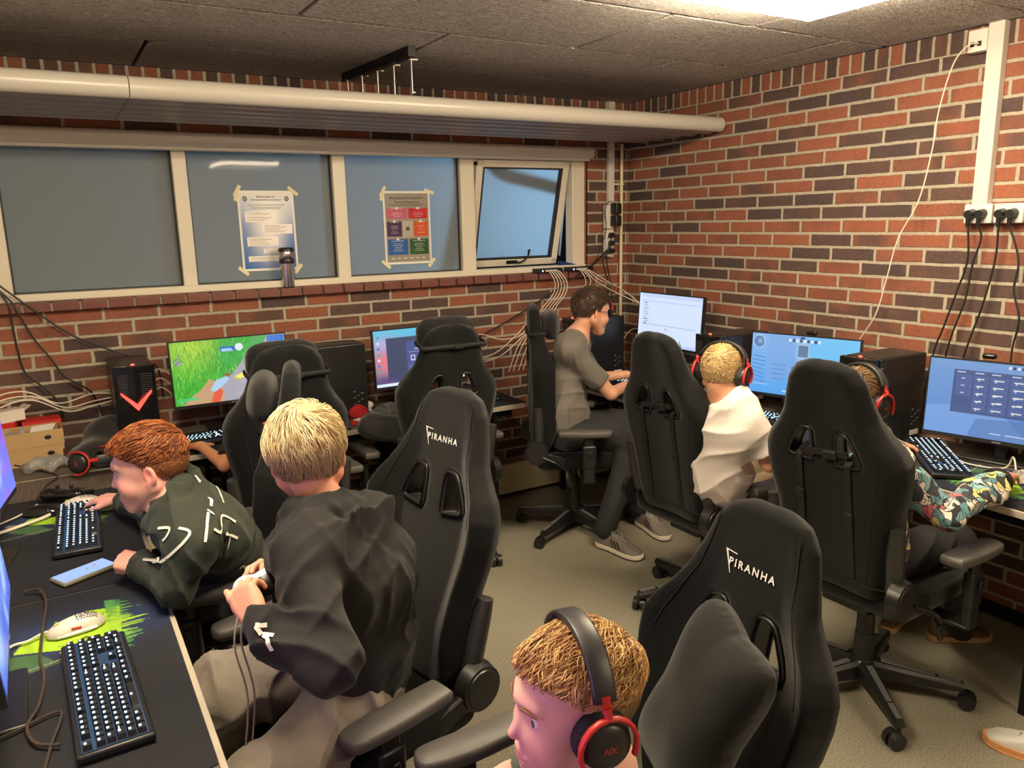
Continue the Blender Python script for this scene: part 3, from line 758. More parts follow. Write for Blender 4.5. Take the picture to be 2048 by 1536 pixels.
def desk(label,cx,cy,lx,ly,legs,rz=0,apron=True):
    t=thing('desk',label,'desk',(cx,cy,0),rz,'dark topped desks')
    b=MB(); b.box((0,0,DZ-.0002),(lx-.026,ly-.026,.001),mi=0); b.box((0,0,DZ-.013),(lx,ly,.024),mi=1,bev=.002)
    o=b.build('desktop',[DESKTOP,EDGE],t)
    b=MB()
    for s_ in (-1,1): b.box((0,s_*(ly/2-.05),DZ-.045),(lx-.12,.025,.04)); 
    for s_ in (-1,1): b.box((s_*(lx/2-.06),0,DZ-.045),(.025,ly-.12,.04))
    b.build('under_frame',BLACK_M,t)
    for (x,y) in legs:
        b=MB(); b.box((x,y,(DZ-.045)/2),(.026,.026,DZ-.045)); b.build('leg',BLACK_M,t)
    return t
def legs4(lx,ly,ix=.14,iy=.045): return [(sx*(lx/2-ix),sy*(ly/2-iy)) for sx in (-1,1) for sy in (-1,1)]
desk('desk along the back wall under the right part of the windows',-1.905,-.295,1.47,.55,legs4(1.47,.55,.17))
desk('desk along the back wall under the left part of the windows',-3.375,-.295,1.44,.55,legs4(1.44,.55,.1))
desk('nearer desk along the left with the large black keyboard',-3.515,-2.03,1.46,.70,legs4(1.46,.70,.06),R(90))
desk('short far desk along the left under the phone and black controller',-3.515,-.925,.72,.70,legs4(.72,.70,.06),R(90))
desk('desk at the lower left edge of the photo next to the nearest boy',-3.515,-3.53,1.50,.70,legs4(1.50,.70,.06),R(90))
desk('desk along the right wall in the far corner',-.345,-.80,1.49,.64,legs4(1.49,.64,.08),R(-90))
desk('desk along the right wall under the two game monitors',-.345,-2.30,1.48,.64,legs4(1.48,.64,.1),R(-90))
desk('desk along the right wall at the right edge of the photo',-.345,-3.82,1.52,.64,[(-.64,-.27),(-.64,.27),(.7,-.27),(.7,.27)],R(-90))

# ---------------------------------------------------------------- pictures (what screens, mats and posters show)
class Pic:
    def __init__(s,w,h,col): s.w=w;s.h=h; s.a=np.ones((h,w,3))*np.array(srgb(*col)); s.Y,s.X=np.mgrid[0:h,0:w]; s.u=s.X/(w-1); s.v=1-s.Y/(h-1)
    def put(s,m,c,al=1.): m=(m.astype(float)*al)[...,None]; s.a=s.a*(1-m)+m*np.array(srgb(*c))
    def rect(s,u0,v0,u1,v1,c,al=1.): s.put((s.u>=u0)&(s.u<=u1)&(s.v>=v0)&(s.v<=v1),c,al)
    def ell(s,u,v,ru,rv,c,al=1.): s.put(((s.u-u)/ru)**2+((s.v-v)/rv)**2<1,c,al)
    def soft(s,u,v,ru,rv,c,al=1.): s.put(np.exp(-(((s.u-u)/ru)**2+((s.v-v)/rv)**2)),c,al)
    def poly(s,P,c,al=1.): s.put(s_poly(s.u,s.v,[(float(x),float(y)) for x,y in P])<0,c,al)
    def line(s,u0,v0,u1,v1,w,c,al=1.,asp=16/9):
        x,y=(s.u-u0)*asp,s.v-v0; dx,dy=(u1-u0)*asp,v1-v0; t=np.clip((x*dx+y*dy)/(dx*dx+dy*dy+1e-9),0,1)
        s.put(np.hypot(x-dx*t,y-dy*t)<w,c,al)
    def grad(s,c0,c1,ang=90):
        t=s.v if ang==90 else s.u; s.a=np.array(srgb(*c0))*(1-t[...,None])+np.array(srgb(*c1))*t[...,None]
    def mesh(s,name,W_,H_,matl,parent,to,attr='pic'):
        V=np.array([to((u-.5)*W_,(v-.5)*H_) for u,v in zip(s.u.ravel(),s.v.ravel())]); n,m_=s.h,s.w
        i=np.arange(n*m_).reshape(n,m_); F=np.stack([i[1:,:-1],i[1:,1:],i[:-1,1:],i[:-1,:-1]],-1).reshape(-1,4)
        return mesh_np(name,V,F,matl,parent,False,{attr:s.a.reshape(-1,3)})
g9=np.random.default_rng(9)
def pic_grass():
    p=Pic(260,146,(70,170,50)); p.soft(.2,.9,.25,.3,(190,210,70),.8); p.soft(.5,.7,.2,.4,(30,150,60),.8)
    for k in range(520):
        u,v=g9.uniform(0,.62),g9.uniform(-.05,1); l=g9.uniform(.05,.12); c=[(120,215,80),(40,140,40),(170,225,90),(60,190,70),(20,110,40)][g9.integers(5)]
        p.line(u,v,u+g9.uniform(-.03,.03),v+l,.004,c,.75)
    p.poly([(.30,-.02),(.35,.25),(.5,.42),(.60,.62),(.66,.85),(.72,1.02),(1.02,1.02),(1.02,-.02)],(168,160,176),.95)
    p.poly([(.05,-.02),(.12,.10),(.22,.22),(.30,.38),(.40,.30),(.42,-.02)],(206,150,122),.85)
    for k in range(160): p.ell(g9.uniform(.45,1),g9.uniform(0,.9),.012,.012,[(190,184,196),(140,132,160),(205,196,190)][g9.integers(3)],.35)
    p.poly([(.42,.66),(.42,1.0),(.84,1.0),(.80,.86),(.66,.78),(.58,.62),(.50,.52)],(50,165,70),.9)
    for k in range(140):
        u,v=g9.uniform(.42,.66),g9.uniform(.55,.98); p.line(u,v,u+.01,v+.06,.003,[(110,205,80),(30,130,50)][g9.integers(2)],.6)
    for k in range(30): p.ell(.06+g9.normal()*.02,.70+g9.normal()*.035,.008,.012,[(170,150,190),(120,110,150),(90,170,80)][g9.integers(3)])
    p.rect(.84,.74,.995,.99,(35,110,200)); 
    for k in range(50): p.ell(g9.uniform(.85,.99),g9.uniform(.76,.97),.004,.006,(90,150,220))
    p.rect(.42,.79,.55,.87,(20,110,190)); p.rect(.43,.82,.52,.835,(190,220,240)); p.rect(.43,.80,.53,.813,(190,220,240)); p.ell(.585,.85,.035,.06,(215,225,225))
    p.poly([(.52,.38),(.60,.44),(.65,.40),(.57,.33)],(235,225,110)); p.poly([(.52,.38),(.57,.33),(.57,.30),(.52,.35)],(190,180,90))
    # two plain figures
    p.poly([(.30,.20),(.36,.36),(.46,.40),(.47,.34),(.39,.22),(.34,.16)],(170,200,230)); p.ell(.46,.42,.022,.03,(150,90,60)); p.poly([(.33,.16),(.39,.22),(.41,.16),(.37,.0),(.30,.0)],(225,90,60))
    p.ell(.655,.72,.018,.04,(90,70,110)); p.poly([(.635,.68),(.68,.68),(.69,.56),(.65,.52),(.63,.56)],(215,110,70)); p.poly([(.64,.54),(.69,.54),(.70,.38),(.68,.38),(.665,.5),(.65,.38),(.635,.38)],(35,40,60))
    p.rect(.02,.075,.19,.105,(60,200,120)); p.rect(.02,.05,.19,.06,(150,190,160)); return p
def pic_desktop():
    p=Pic(220,124,(70,180,215)); p.grad((60,70,130),(90,190,220)); p.soft(.12,.45,.16,.3,(230,120,120),.9); p.soft(.1,.75,.2,.12,(180,170,220),.7); p.soft(.25,.12,.3,.08,(60,60,110),.9)
    p.rect(.13,.14,.92,.86,(62,70,98)); p.rect(.35,.20,.70,.78,(72,84,138)); p.rect(.44,.62,.60,.64,(200,205,225)); p.rect(.37,.57,.66,.585,(160,170,205)); p.rect(.39,.42,.44,.52,(200,205,225)); p.rect(.40,.44,.43,.50,(72,84,138)); p.rect(.37,.33,.62,.345,(90,120,210)); p.rect(.37,.25,.60,.31,(110,120,180),.7)
    p.rect(0,0,1,.055,(215,228,240))
    for i in range(7): p.rect(.03,.86-.1*i,.055,.90-.1*i,[(60,170,150),(220,220,230),(70,120,220)][i%3])
    return p
def pic_doc():
    p=Pic(180,102,(206,220,250)); p.rect(0,.93,1,1,(190,205,240)); p.rect(.05,.84,.95,.86,(186,200,236)); p.rect(.0,.0,.04,1,(212,224,252))
    for i in range(10): p.rect(.08,.80-.045*i,.13+.02*(i%3),.812-.045*i,(110,125,170))
    p.rect(.08,.385,.93,.392,(150,160,190)); p.rect(.45,.30,.47,.34,(150,160,190)); p.rect(0,0,1,.05,(180,200,245)); return p
def pic_shooter():
    p=Pic(220,124,(88,150,215)); p.grad((85,160,230),(130,175,225)); p.poly([(.16,1),(.42,1),(.42,.3),(.16,.2)],(120,160,215),.6); p.poly([(.45,.6),(.62,.45),(1.,.85),(1,1),(.55,1)],(105,190,235),.8)
    p.poly([(.6,.42),(1,.62),(1,.58),(.62,.38)],(80,140,200),.9); p.poly([(.6,.4),(1,.60),(1,.0),(.5,.0)],(95,155,225),.6)
    for i in range(7): p.line(.02,.62-.065*i,.14,.60-.07*i,.008,(60,110,180),.7)
    for i in range(4): p.line(.22,.50-.08*i,.34,.50-.08*i,.012,(80,135,200),.7)
    p.rect(.44,.62,.56,.92,(150,185,220)); p.rect(.455,.66,.545,.85,(95,120,150)); p.rect(.45,.44,.55,.6,(225,130,160),.6)
    p.poly([(.40,.44),(.425,.44),(.43,.3),(.455,.1),(.43,.12),(.415,.26),(.39,.14),(.37,.16),(.40,.3)],(50,80,130)); p.ell(.415,.47,.013,.02,(50,80,130)); p.line(.43,.42,.50,.36,.008,(200,70,90))
    p.ell(.07,.86,.058,.11,(200,220,240)); p.ell(.07,.86,.053,.10,(95,130,175)); p.ell(.08,.87,.02,.04,(140,170,200))
    for i in range(9): p.rect(.36+.034*i,.90,.385+.034*i,.945,[(215,225,235),(55,75,110)][i%2])
    p.rect(.47,.955,.51,.985,(40,60,95)); p.rect(.02,.14,.18,.147,(190,215,235)); p.rect(.33,.05,.38,.08,(190,215,235)); return p
def pic_menu():
    p=Pic(240,135,(96,128,205)); p.grad((84,130,200),(110,150,200)); p.poly([(0,.35),(.35,.45),(.55,.28),(.7,.0),(0,0)],(120,160,215),.7); p.poly([(.35,.25),(.75,.30),(1,.2),(1,0),(.3,0)],(78,112,165),.6)
    p.rect(.17,.30,.80,.88,(58,74,118),.9)
    cols=[(.19,.29),(.31,.40),(.42,.53),(.55,.66),(.68,.77)]
    for ci,(a,b_) in enumerate(cols):
        p.rect(a,.84,a+.06,.855,(190,200,225))
        for r_ in range(5):
            v1=.81-.098*r_; 
            if ci==0 and r_>2: continue
            p.rect(a,v1-.082,b_,v1,(84,104,158)); p.rect(a+.006,v1-.074,b_-.006,v1-.008,(72,92,148))
            if ci in(1,2,3): p.line(a+.02,v1-.04,b_-.03,v1-.038,.008,(220,222,215)); p.line(a+.035,v1-.04,a+.03,v1-.062,.006,(220,222,215))
            elif ci==0: p.rect(a+.035,v1-.05,a+.06,v1-.035,(190,196,205))
            else: p.rect(a+.035,v1-.055,a+.05,v1-.025,(130,146,190))
    for i in range(10): p.rect(.52+.028*i,.935,.54+.028*i,.975,[(205,215,235),(50,66,108)][i%2])
    # a plain standing figure at the right
    p.poly([(.82,.55),(.86,.70),(.92,.72),(.95,.60),(.93,.42),(.84,.42)],(190,195,215)); p.ell(.885,.78,.022,.045,(170,150,150)); p.poly([(.85,.44),(.92,.44),(.93,.10),(.90,.10),(.885,.36),(.87,.10),(.84,.10)],(165,175,205)); p.rect(.80,.30,.97,.37,(35,45,75)); p.line(.83,.50,.93,.46,.012,(40,45,60))
    for a in (.45,.55,.62,.72): p.rect(a,.07,a+.07,.085,(180,195,235))
    return p
def pic_blue(seed,c0,c1,c2):
    g=np.random.default_rng(seed); p=Pic(160,90,c0); p.grad(c1,c0)
    for k in range(26): p.soft(g.uniform(0,1),g.uniform(0,1),g.uniform(.04,.15),g.uniform(.04,.12),[c2,c1,(190,215,240)][g.integers(3)],.6)
    for k in range(12):
        u,v=g.uniform(0,1),g.uniform(0,1); p.line(u,v,u+g.uniform(-.2,.2),v+g.uniform(-.2,.2),.012,(40,60,150),.6)
    return p
SCR=screen_mat('lit_screen',1.1)
SCR_P=screen_mat('lit_screen_side',1.5)
def monitor(label,x,y,zc,rz,pic,w=.535,h=.302,tilt=4,sm=None,riser=0.,cam_=False):
    t=thing('computer_monitor',label,'monitor',(x,y,DZ),rz,'slim black monitors with lit screens'); z=zc-DZ
    T=Matrix.Translation((0,0,z))@Matrix.Rotation(R(-tilt),4,'X')
    b=MB(); 
    b.prism([(-w/2-.006,-h/2-.016),(w/2+.006,-h/2-.016),(w/2+.006,h/2+.006),(-w/2-.006,h/2+.006)],-.010,.012,T@Matrix(((1,0,0,0),(0,0,-1,0),(0,1,0,0),(0,0,0,1))))
    b.box(T@Vector((0,.025,-.02)),(w*.62,.035,h*.62),rot=(R(-tilt),0,0),bev=.012)
    sh_=b.build('monitor_housing',BLACK,t)
    pic.mesh('screen',w,h,sm or SCR,sh_,lambda a,c:tuple(T@Vector((a,-.0135,c))))
    b=MB(); b.box(T@Vector((0,-.0125,-h/2-.009)),(.03,.002,.005)); b.build('badge',mat('badge_grey',(.18,.18,.19),.3),sh_)
    b=MB(); b.box((0,.075,(z-.04)/2),(.05,.03,z-.02),bev=.008); b.box((0,.055,z-.03),(.08,.05,.08),bev=.01); b.build('stand_neck',BLACK,t)
    b=MB(); b.box((0,.055,.006),(.25,.19,.012),bev=.005); b.build('stand_foot',BLACK,t)
    return t
monitor('monitor showing a bright green grass game scene',-2.622,-.20,1.03,0,pic_grass())
monitor('monitor with blue desktop and grey window behind the capped chair',-1.63,-.22,1.0,R(2),pic_desktop())
monitor('tall-standing monitor with a nearly white page near the corner',-.21,-.665,1.115,R(-90),pic_doc())
monitor('monitor with light blue shooter game and round map in the corner',-.185,-1.60,.975,R(-74),pic_shooter())
monitor('monitor with blue menu grid at the right edge of the photo',-.19,-2.545,.975,R(-76),pic_menu())
monitor('far monitor cut by the left photo edge, facing the boy with red hair',-3.575,-1.465,1.045,R(81),pic_blue(3,(120,80,190),(95,120,220),(150,90,210)),sm=SCR_P)
monitor('near monitor cut by the left photo edge beside the large keyboard',-3.525,-2.295,1.035,R(91),pic_blue(4,(110,140,225),(70,90,190),(160,200,220)),sm=SCR_P)
monitor('monitor left of the photo edge that lights the nearest boy purple',-3.52,-3.35,1.035,R(91),pic_blue(5,(190,110,220),(150,80,210),(230,130,200)),sm=screen_mat('lit_screen_purple',7.0))
b=MB(); b.box((-.155,-1.62,1.143),(.05,.03,.02),rot=(0,0,R(-74)),bev=.008); tag(b.build('webcam',BLACK_G),'small black webcam on top of the shooter game monitor','webcam')
b=MB(); b.box((-.15,-2.46,1.143),(.05,.03,.02),rot=(0,0,R(-76)),bev=.008); tag(b.build('webcam',BLACK_G),'small black webcam on top of the blue menu monitor','webcam')

# ---------------------------------------------------------------- computer towers
RED=mat('red_led',(.5,.01,.01),.4,emit=(1.0,.03,.02),estr=6.0)
RED_D=mat('red_dot',(.5,.01,.01),.4,emit=(1.0,.08,.06),estr=5.0)
TWR=mat('tower_black',(.013,.013,.014),.33,bump=.03,bscale=500); LBL=mat('sticker_white',srgb(236,234,230),.6); GREYL=mat('print_grey',(.16,.16,.17),.6)
def tower(label,x,y,rz,W_=.17,Dp=.36,Ht=.385,z=DZ,stick=1):
    """front faces local -Y"""
    t=thing('computer_tower',label,'computer tower',(x,y,z),rz,'black towers with a red chevron light')
    b=MB(); b.box((0,.02,Ht/2+.006),(W_,Dp-.04,Ht-.012),bev=.006); b.box((0,0,Ht-.004),(W_*.92,Dp*.8,.014),bev=.006)
    for sx in (-1,1):
        for sy in (-1,1): b.box((sx*W_*.36,sy*Dp*.36,.004),(.03,.03,.012))
    o=b.build('tower_case',TWR,t)
    # faceted front with chevron
    yf=-Dp/2; m_=(0,yf-.016); b=MB()
    V_=[(-W_/2,yf+.03,.012),(W_/2,yf+.03,.012),(W_/2,yf+.03,Ht),(-W_/2,yf+.03,Ht),(-W_/2,yf+.004,.012),(W_/2,yf+.004,.012),(W_/2,yf+.002,Ht),(-W_/2,yf+.002,Ht),(0,yf-.016,.03),(0,yf-.006,Ht*.97),(0,yf-.016,Ht*.55)]
    b.add(V_,[(0,4,7,3),(5,1,2,6),(0,1,5,8,4),(3,7,9,6,2),(4,8,10,9,7),(8,5,6,9,10)],0,False)
    fr=b.build('front_panel',BLACK_G,t)
    b=MB()
    for k in range(11):
        zz=Ht*.66+k*.0095
        for s_ in (-1,1): b.box((s_*.036,yf-.004,zz),(.066,.004,.0028),rot=(0,0,R(-10*s_)))
    b.build('vent_slats',mat('vent_grey',(.05,.05,.052),.4),fr)
    b=MB()
    for s_ in (-1,1):
        a=Vector((s_*.062,yf-.012,Ht*.70)); c=Vector((0,yf-.024,Ht*.56)); dz=Vector((0,0,.010)); dz2=Vector((0,0,.026)); o_=Vector((0,.012,0))
        b.add([a+dz*.6,a-dz*.4,c-dz2,c+dz*.2,a+dz*.6+o_,a-dz*.4+o_,c-dz2+o_,c+dz*.2+o_],[(0,1,2,3),(4,7,6,5),(0,4,5,1),(1,5,6,2),(2,6,7,3),(3,7,4,0)],0,False)
    b.build('chevron_light',RED,fr)
    b=MB(); b.box((0,yf+.02,Ht+.006),(.016,.008,.006),bev=.002); b.build('power_light',RED_D,fr)
    if stick:
        b=MB(); s_=1
        b.box((s_*(W_/2+.0006),Dp*.36,.035),(.0012,.06,.022),mi=0)
        for k in range(7): b.box((s_*(W_/2+.0006),Dp*.30+.02*(k%3),.075+.012*(k//1)*.9),(.0012,.013,.006),mi=1)
        for k in range(3): b.box((s_*(W_/2+.0006),-Dp*.38,Ht-.04-.022*k),(.0012,.022,.008),mi=1)
        b.build('stickers',[LBL,GREYL],o)
    return t
tower('tower with red chevron facing the viewer, left of the grass game monitor',-3.062,-.185,0,stick=0)
tower('tower with bare black side between the two back wall monitors',-2.165,-.265,R(-90))
tower('tower standing in the corner right of the man in the grey t-shirt',-.43,-.205,R(-90))
tower('tower between the white-page monitor and the shooter game monitor',-.285,-1.225,R(-90))
tower('tower with red bar between the shooter game and menu grid monitors',-.275,-2.085,R(-90))

# ---------------------------------------------------------------- keyboards
KEYG=mat('key_glow',(.3,.5,.7),.4,emit=(.42,.74,1.0),estr=4.5)
KCAP=mat('keycap_black',(.012,.012,.014),.42); KPL=mat('key_plate',(.01,.02,.035),.5,emit=(.03,.12,.30),estr=.35)
def keyboard(label,x,y,rz,z,L_=.44,W_=.132):
    t=thing('keyboard',label,'keyboard',(x,y,z),rz,'black keyboards with white-blue backlit keys')
    b=MB(); b.box((0,0,.011),(L_,W_,.018),bev=.005); b.box((0,0,.0205),(L_-.02,W_-.02,.001),mi=1); b.build('keyboard_body',[BLACK,KPL],t)
    k_=MB(); g_=MB(); u=(L_-.022)/22.6; x0=-L_/2+.011; ry=(W_-.022)/6.35; top=W_/2-.011
    def key(cx,row,w=1.,hh=1.):
        X=x0+(cx+w/2)*u; Y=top-(row+.5*hh)*ry-(.30*ry if row>0 else 0)
        k_.box((X,Y,.0265),(w*u*.93,ry*hh*.9,.011),taper=.82)
        g_.box((X,Y+ry*.16,.0324),(u*.27,ry*.25,.0012)); 
        if w>1.6 and w<4: g_.box((X+u*.5,Y+ry*.14,.0324),(u*.5,ry*.10,.001))
    for c in [0,2,3,4,5,6.5,7.5,8.5,9.5,11,12,13,14,15.3,16.3,17.3,18.6,19.6,20.6,21.6]: key(c,0)
    for c in range(13): key(c,1)
    key(13,1,2)
    key(0,2,1.5)
    for c in range(12): key(1.5+c,2)
    key(13.5,2,1.5); key(0,3,1.75)
    for c in range(11): key(1.75+c,3)
    key(12.75,3,2.25); key(0,4,1.25)
    for c in range(11): key(1.25+c,4)
    key(12.25,4,2.75)
    for c,w in ((0,1.25),(1.25,1.25),(2.5,1.25),(3.75,6.25),(10,1.25),(11.25,1.25),(12.5,1.25),(13.75,1.25)): key(c,5,w)
    for r_ in (1,2):
        for c in range(3): key(15.3+c,r_)
    key(16.3,4)
    for c in range(3): key(15.3+c,5)
    for r_ in range(1,5):
        for c in range(3): key(18.6+c,r_)
    key(18.6,5,2); key(20.6,5); key(21.6,1); key(21.6,2,1,2); key(21.6,4,1,2)
    k_.build('keycaps',KCAP,t); g_.build('key_legends',KEYG,t)
    return t
keyboard('large backlit keyboard at the bottom left corner, nearest to the viewer',-3.345,-2.375,R(92),.735,.47,.135)
keyboard('backlit keyboard beside the phone in front of the boy with red hair',-3.352,-1.295,R(87.5),.735,.47,.135)
keyboard('backlit keyboard under the bare forearm on the back desk',-2.80,-.40,R(8),.735)
keyboard('backlit keyboard half hidden by the capped chair on the back desk',-1.60,-.40,R(3),.735)
keyboard('backlit keyboard between the hands of the man in the grey t-shirt',-.43,-.60,R(-75),.735)
keyboard('backlit keyboard in front of the shooter game monitor',-.425,-1.60,R(-84),.735)
keyboard('slanted backlit keyboard below the menu grid monitor',-.37,-2.41,R(-136),.735,.49,.152)

# ---------------------------------------------------------------- desk mats
MATM=mat('mat_cloth',(.02,.02,.02),.85,attr='pic',bump=.15,bscale=1200)
def mat_pic():
    p=Pic(300,134,(13,15,24)); g=np.random.default_rng(2)
    p.soft(.74,.55,.10,.5,(35,60,110),.9); p.soft(.70,.70,.14,.3,(15,30,60),.6)
    asp=.9/.4
    # body of the printed figure: lime green, spreading towards the user into long spikes
    p.poly([(.70,.85),(.66,.60),(.62,.42),(.64,.28),(.84,.26),(.86,.45),(.80,.62),(.76,.80)],(150,190,40))
    p.poly([(.60,.62),(.67,.72),(.70,.95),(.66,.98),(.58,.75)],(60,95,60),.9)
    for k in range(34):
        u=.585+.30*(k/33)+g.uniform(-.006,.006); l=g.uniform(.10,.26)*(1-abs(k-17)/26); w=g.uniform(.006,.011)
        e=abs(k-17)/17; c=(int(150-100*e),int(190-70*e),int(40+30*e))
        p.poly([(u-w,.34),(u+w,.34),(u+g.uniform(-.012,.012),.30-l)],c,.95)
    for k in range(26):
        u,v=g.uniform(.64,.82),g.uniform(.28,.6); p.line(u,v,u+g.uniform(-.02,.02),v+g.uniform(.02,.1),.006,[(190,215,80),(100,140,40),(40,60,20)][g.integers(3)],.6,asp)
    p.ell(.755,.40,.010,.022,(30,35,15)); p.ell(.70,.47,.006,.02,(30,35,15),.8)
    for k in range(14): 
        a=k*.45; p.line(.68+.02*math.cos(a),.52+.05*math.sin(a),.68+.02*math.cos(a+.4),.52+.05*math.sin(a+.4),.004,(120,150,60),.8,asp)
    p.line(.575,.98,.635,.38,.005,(150,150,130),.8,asp); p.line(.56,.98,.62,.38,.004,(70,70,62),.8,asp)
    # scrawled light lettering
    for k,(a,c) in enumerate(((.655,.90),(.668,.885),(.681,.90),(.694,.88),(.707,.90),(.720,.89))):
        p.line(a,c,a+.006,c+.06,.006,(190,190,195),.9,asp); p.line(a+.006,c+.06,a+.010,c+.02,.005,(190,190,195),.9,asp)
    return p
MP=mat_pic()
def desk_mat(label,x,y,rz,flat=True):
    t=thing('desk_mat',label,'desk mat',(x,y,DZ),rz,'dark navy desk mats with a lime green splash')
    W_,H_=.935,.40
    MP.mesh('printed_top',W_-.002,H_-.002,MATM,t,lambda a,c:(a,c,.0035+.0*a))
    b=MB(); oc=[]
    for cx,cy,a0 in ((1,1,0),(-1,1,90),(-1,-1,180),(1,-1,270)):
        for k in range(5): a=R(a0+k*22.5); oc.append((cx*(W_/2-.012)+.0125*math.cos(a),cy*(H_/2-.012)+.0125*math.sin(a)))
    b.prism(oc,0.0003,.0030); b.build('mat_base',mat('mat_rubber',(.012,.013,.018),.7),t)
DM=[('desk mat at the bottom left under the large keyboard and white mouse',-3.379,-2.268,90),
('desk mat under the keyboard of the boy with red hair',-3.379,-1.322,90),
('desk mat in front of the grass game monitor',-2.62,-.365,0),('desk mat on the back desk reaching the desk end beside the man',-1.62,-.355,0),
('desk mat of the man in the grey t-shirt',-.47,-.62,-90),('desk mat in front of the shooter game monitor',-.455,-1.52,-90),('desk mat under the slanted keyboard at the right',-.455,-2.46,-90)]
for lab,x,y,a in DM: desk_mat(lab,x,y,R(a))

# ---------------------------------------------------------------- mice
MW=mat('mouse_shell',srgb(206,198,188),.35); MR=mat('mouse_red',srgb(200,40,35),.4); MG=mat('mouse_glow',(.8,.7,.3),.4,emit=(1.0,.85,.45),estr=2.2)
def mouse(label,x,y,rz,z=.7345,dark=False):
    t=thing('computer_mouse',label,'mouse',(x,y,z),rz,'computer mice')
    def f(P):
        d=s_ell(P,(0,-.008,.004),(.031,.058,.036)); d=smin(d,s_ell(P,(0,.03,.006),(.028,.036,.024)),.012)
        return smax(d,-(P[:,2]-.001),.004)
    V,F=surf(f,(-.04,-.075,-.005),(.04,.075,.05),.0025,cull=False)
    V=V.copy(); o=mesh_np('mouse_shell',V,F,BLACK_G if dark else MW,t)
    if not dark:
        b=MB()
        def top(px,py):
            k=np.argmin((V[:,0]-px)**2+(V[:,1]-py)**2-V[:,2]*.02); return V[k]
        for i in range(8):
            for j in range(7):
                px,py=-.021+j*.007,-.052+i*.0068+(j%2)*.0034; q=top(px,py)
                if abs(px)<.024: b.cone((q[0],q[1],q[2]-.001),(q[0],q[1],q[2]+.0006),.0021,n=6)
        b.build('grip_holes',BLACK,o)
        b=MB()
        for s_ in (-1,1): b.box((s_*.0285,.004,.020),(.004,.022,.005),rot=(R(6),0,0),bev=.001)
        b.build('side_buttons',MR,o)
        b=MB()
        for s_ in (-1,1): b.tube([(s_*.0305,y_,.010) for y_ in (-.04,-.02,0,.02)]+[(s_*.024,.045,.008)],.0022,n=6)
        b.build('light_strip',MG,o)
        b=MB(); b.cone((-.004,.040,.026),(.004,.040,.026),.008,n=14); b.build('scroll_wheel',mat('wheel_green',srgb(190,205,120),.4),o)
    return t
mouse('white perforated mouse with red buttons on the lime print, bottom left',-3.385,-2.035,R(100))
mouse('white mouse under the hand of the boy with red hair',-3.335,-1.035,R(95))
mouse('black mouse lying by the desk corner beside the black game controller',-3.455,-1.06,R(60),dark=True)
mouse('white mouse under the hand in the graffiti sleeve',-.36,-2.715,R(-80))
mouse('mouse beside the keyboard half hidden by the capped chair',-1.27,-.40,R(0),dark=True)
# phone with a light cover
t=thing('mobile_phone','mobile phone with lit blue-white screen beside the keyboard','phone',(-3.352,-1.685,.7345),R(27))
b=MB(); b.box((0,0,.007),(.158,.080,.013),bev=.005); b.build('phone_case',mat('phone_case',srgb(120,115,95),.5),t)
pp=Pic(60,30,(165,195,245)); pp.rect(.72,.6,.76,.7,(200,60,70)); pp.rect(.55,.55,.58,.62,(70,80,110)); pp.rect(.3,.25,.5,.27,(120,140,190)); pp.rect(.2,.5,.28,.53,(120,140,190))
pp.mesh('screen',.150,.070,SCR,t,lambda a,c:(a,c,.0142))
# game controllers
def controller(label,loc,rot,shell,grip,parent_scale=1.):
    t=thing('game_controller',label,'game controller',loc,0); t.rotation_euler=rot
    def f(P):
        Q=P.copy(); Q[:,0]=np.abs(Q[:,0]); d=s_ell(Q,(0,.0,0),(.062,.030,.017)); d=smin(d,s_cone(Q,(.052,.004,.0),(.066,-.058,-.012),.022,.0145),.02); d=smin(d,s_ell(Q,(.052,.012,.002),(.024,.022,.017)),.012); return d
    V,F=surf(f,(-.09,-.08,-.035),(.09,.045,.035),.003,cull=False); c=V[F].mean(1); mi=((np.abs(c[:,0])<.047)&(c[:,1]<.012)).astype(int)
    o=mesh_np('controller_shell',V,F,[shell,grip],t,mi=mi)
    for sx,sy in ((-.025,-.014),(.025,-.014)):
        b=MB(); b.cone((sx,sy,.012),(sx,sy,.026),.006,n=12); b.lathe([(0,.030),(.008,.030),(.010,.027),(.006,.024)],(sx,sy,0),n=16); b.build('thumb_stick',BLACK,o)
    b=MB()
    for dx,dy in ((0,.009),(0,-.009),(.009,0),(-.009,0)): b.cone((.055+dx,.010+dy,.014),(.055+dx,.010+dy,.0195),.0042,n=12)
    b.build('face_buttons',mat('button_grey',srgb(150,150,165),.4),o)
    b=MB(); b.box((-.055,.010,.017),(.022,.007,.005),bev=.001); b.box((-.055,.010,.017),(.007,.022,.005),bev=.001); b.build('direction_pad',_m['button_grey'],o)
    return t
controller('black game controller lying at the desk corner before the red-haired boy',(-3.385,-.945,.765),(0,0,R(150)),BLACK_G,BLACK)

# ---------------------------------------------------------------- clutter in the left corner
KRAFT=mat('kraft_card',srgb(170,140,98),.8,bump=.1,bscale=120,var=.08)
t=thing('cardboard_box','lower kraft cardboard box in the left corner, under the open tray','box',(-3.475,-.275,DZ),R(5))
b=MB(); b.box((0,0,.04),(.20,.13,.08),bev=.002); b.build('box_body',KRAFT,t)
b=MB(); b.sph((.055,-.066,.045),(.014,.002,.010)); b.build('finger_hole',BLACK,t)
t=thing('cardboard_box','open kraft tray with plastic bag and paper in the left corner','box',(-3.475,-.265,DZ+.08),R(5))
b=MB(); W2,D2,H2=.215,.15,.065
for c,d in (((0,-D2/2,H2/2),(W2,.004,H2)),((0,D2/2,H2/2),(W2,.004,H2)),((-W2/2,0,H2/2),(.004,D2,H2)),((W2/2,0,H2/2),(.004,D2,H2)),((0,0,.003),(W2,D2,.004))): b.box(c,d)
b.build('tray',KRAFT,t)
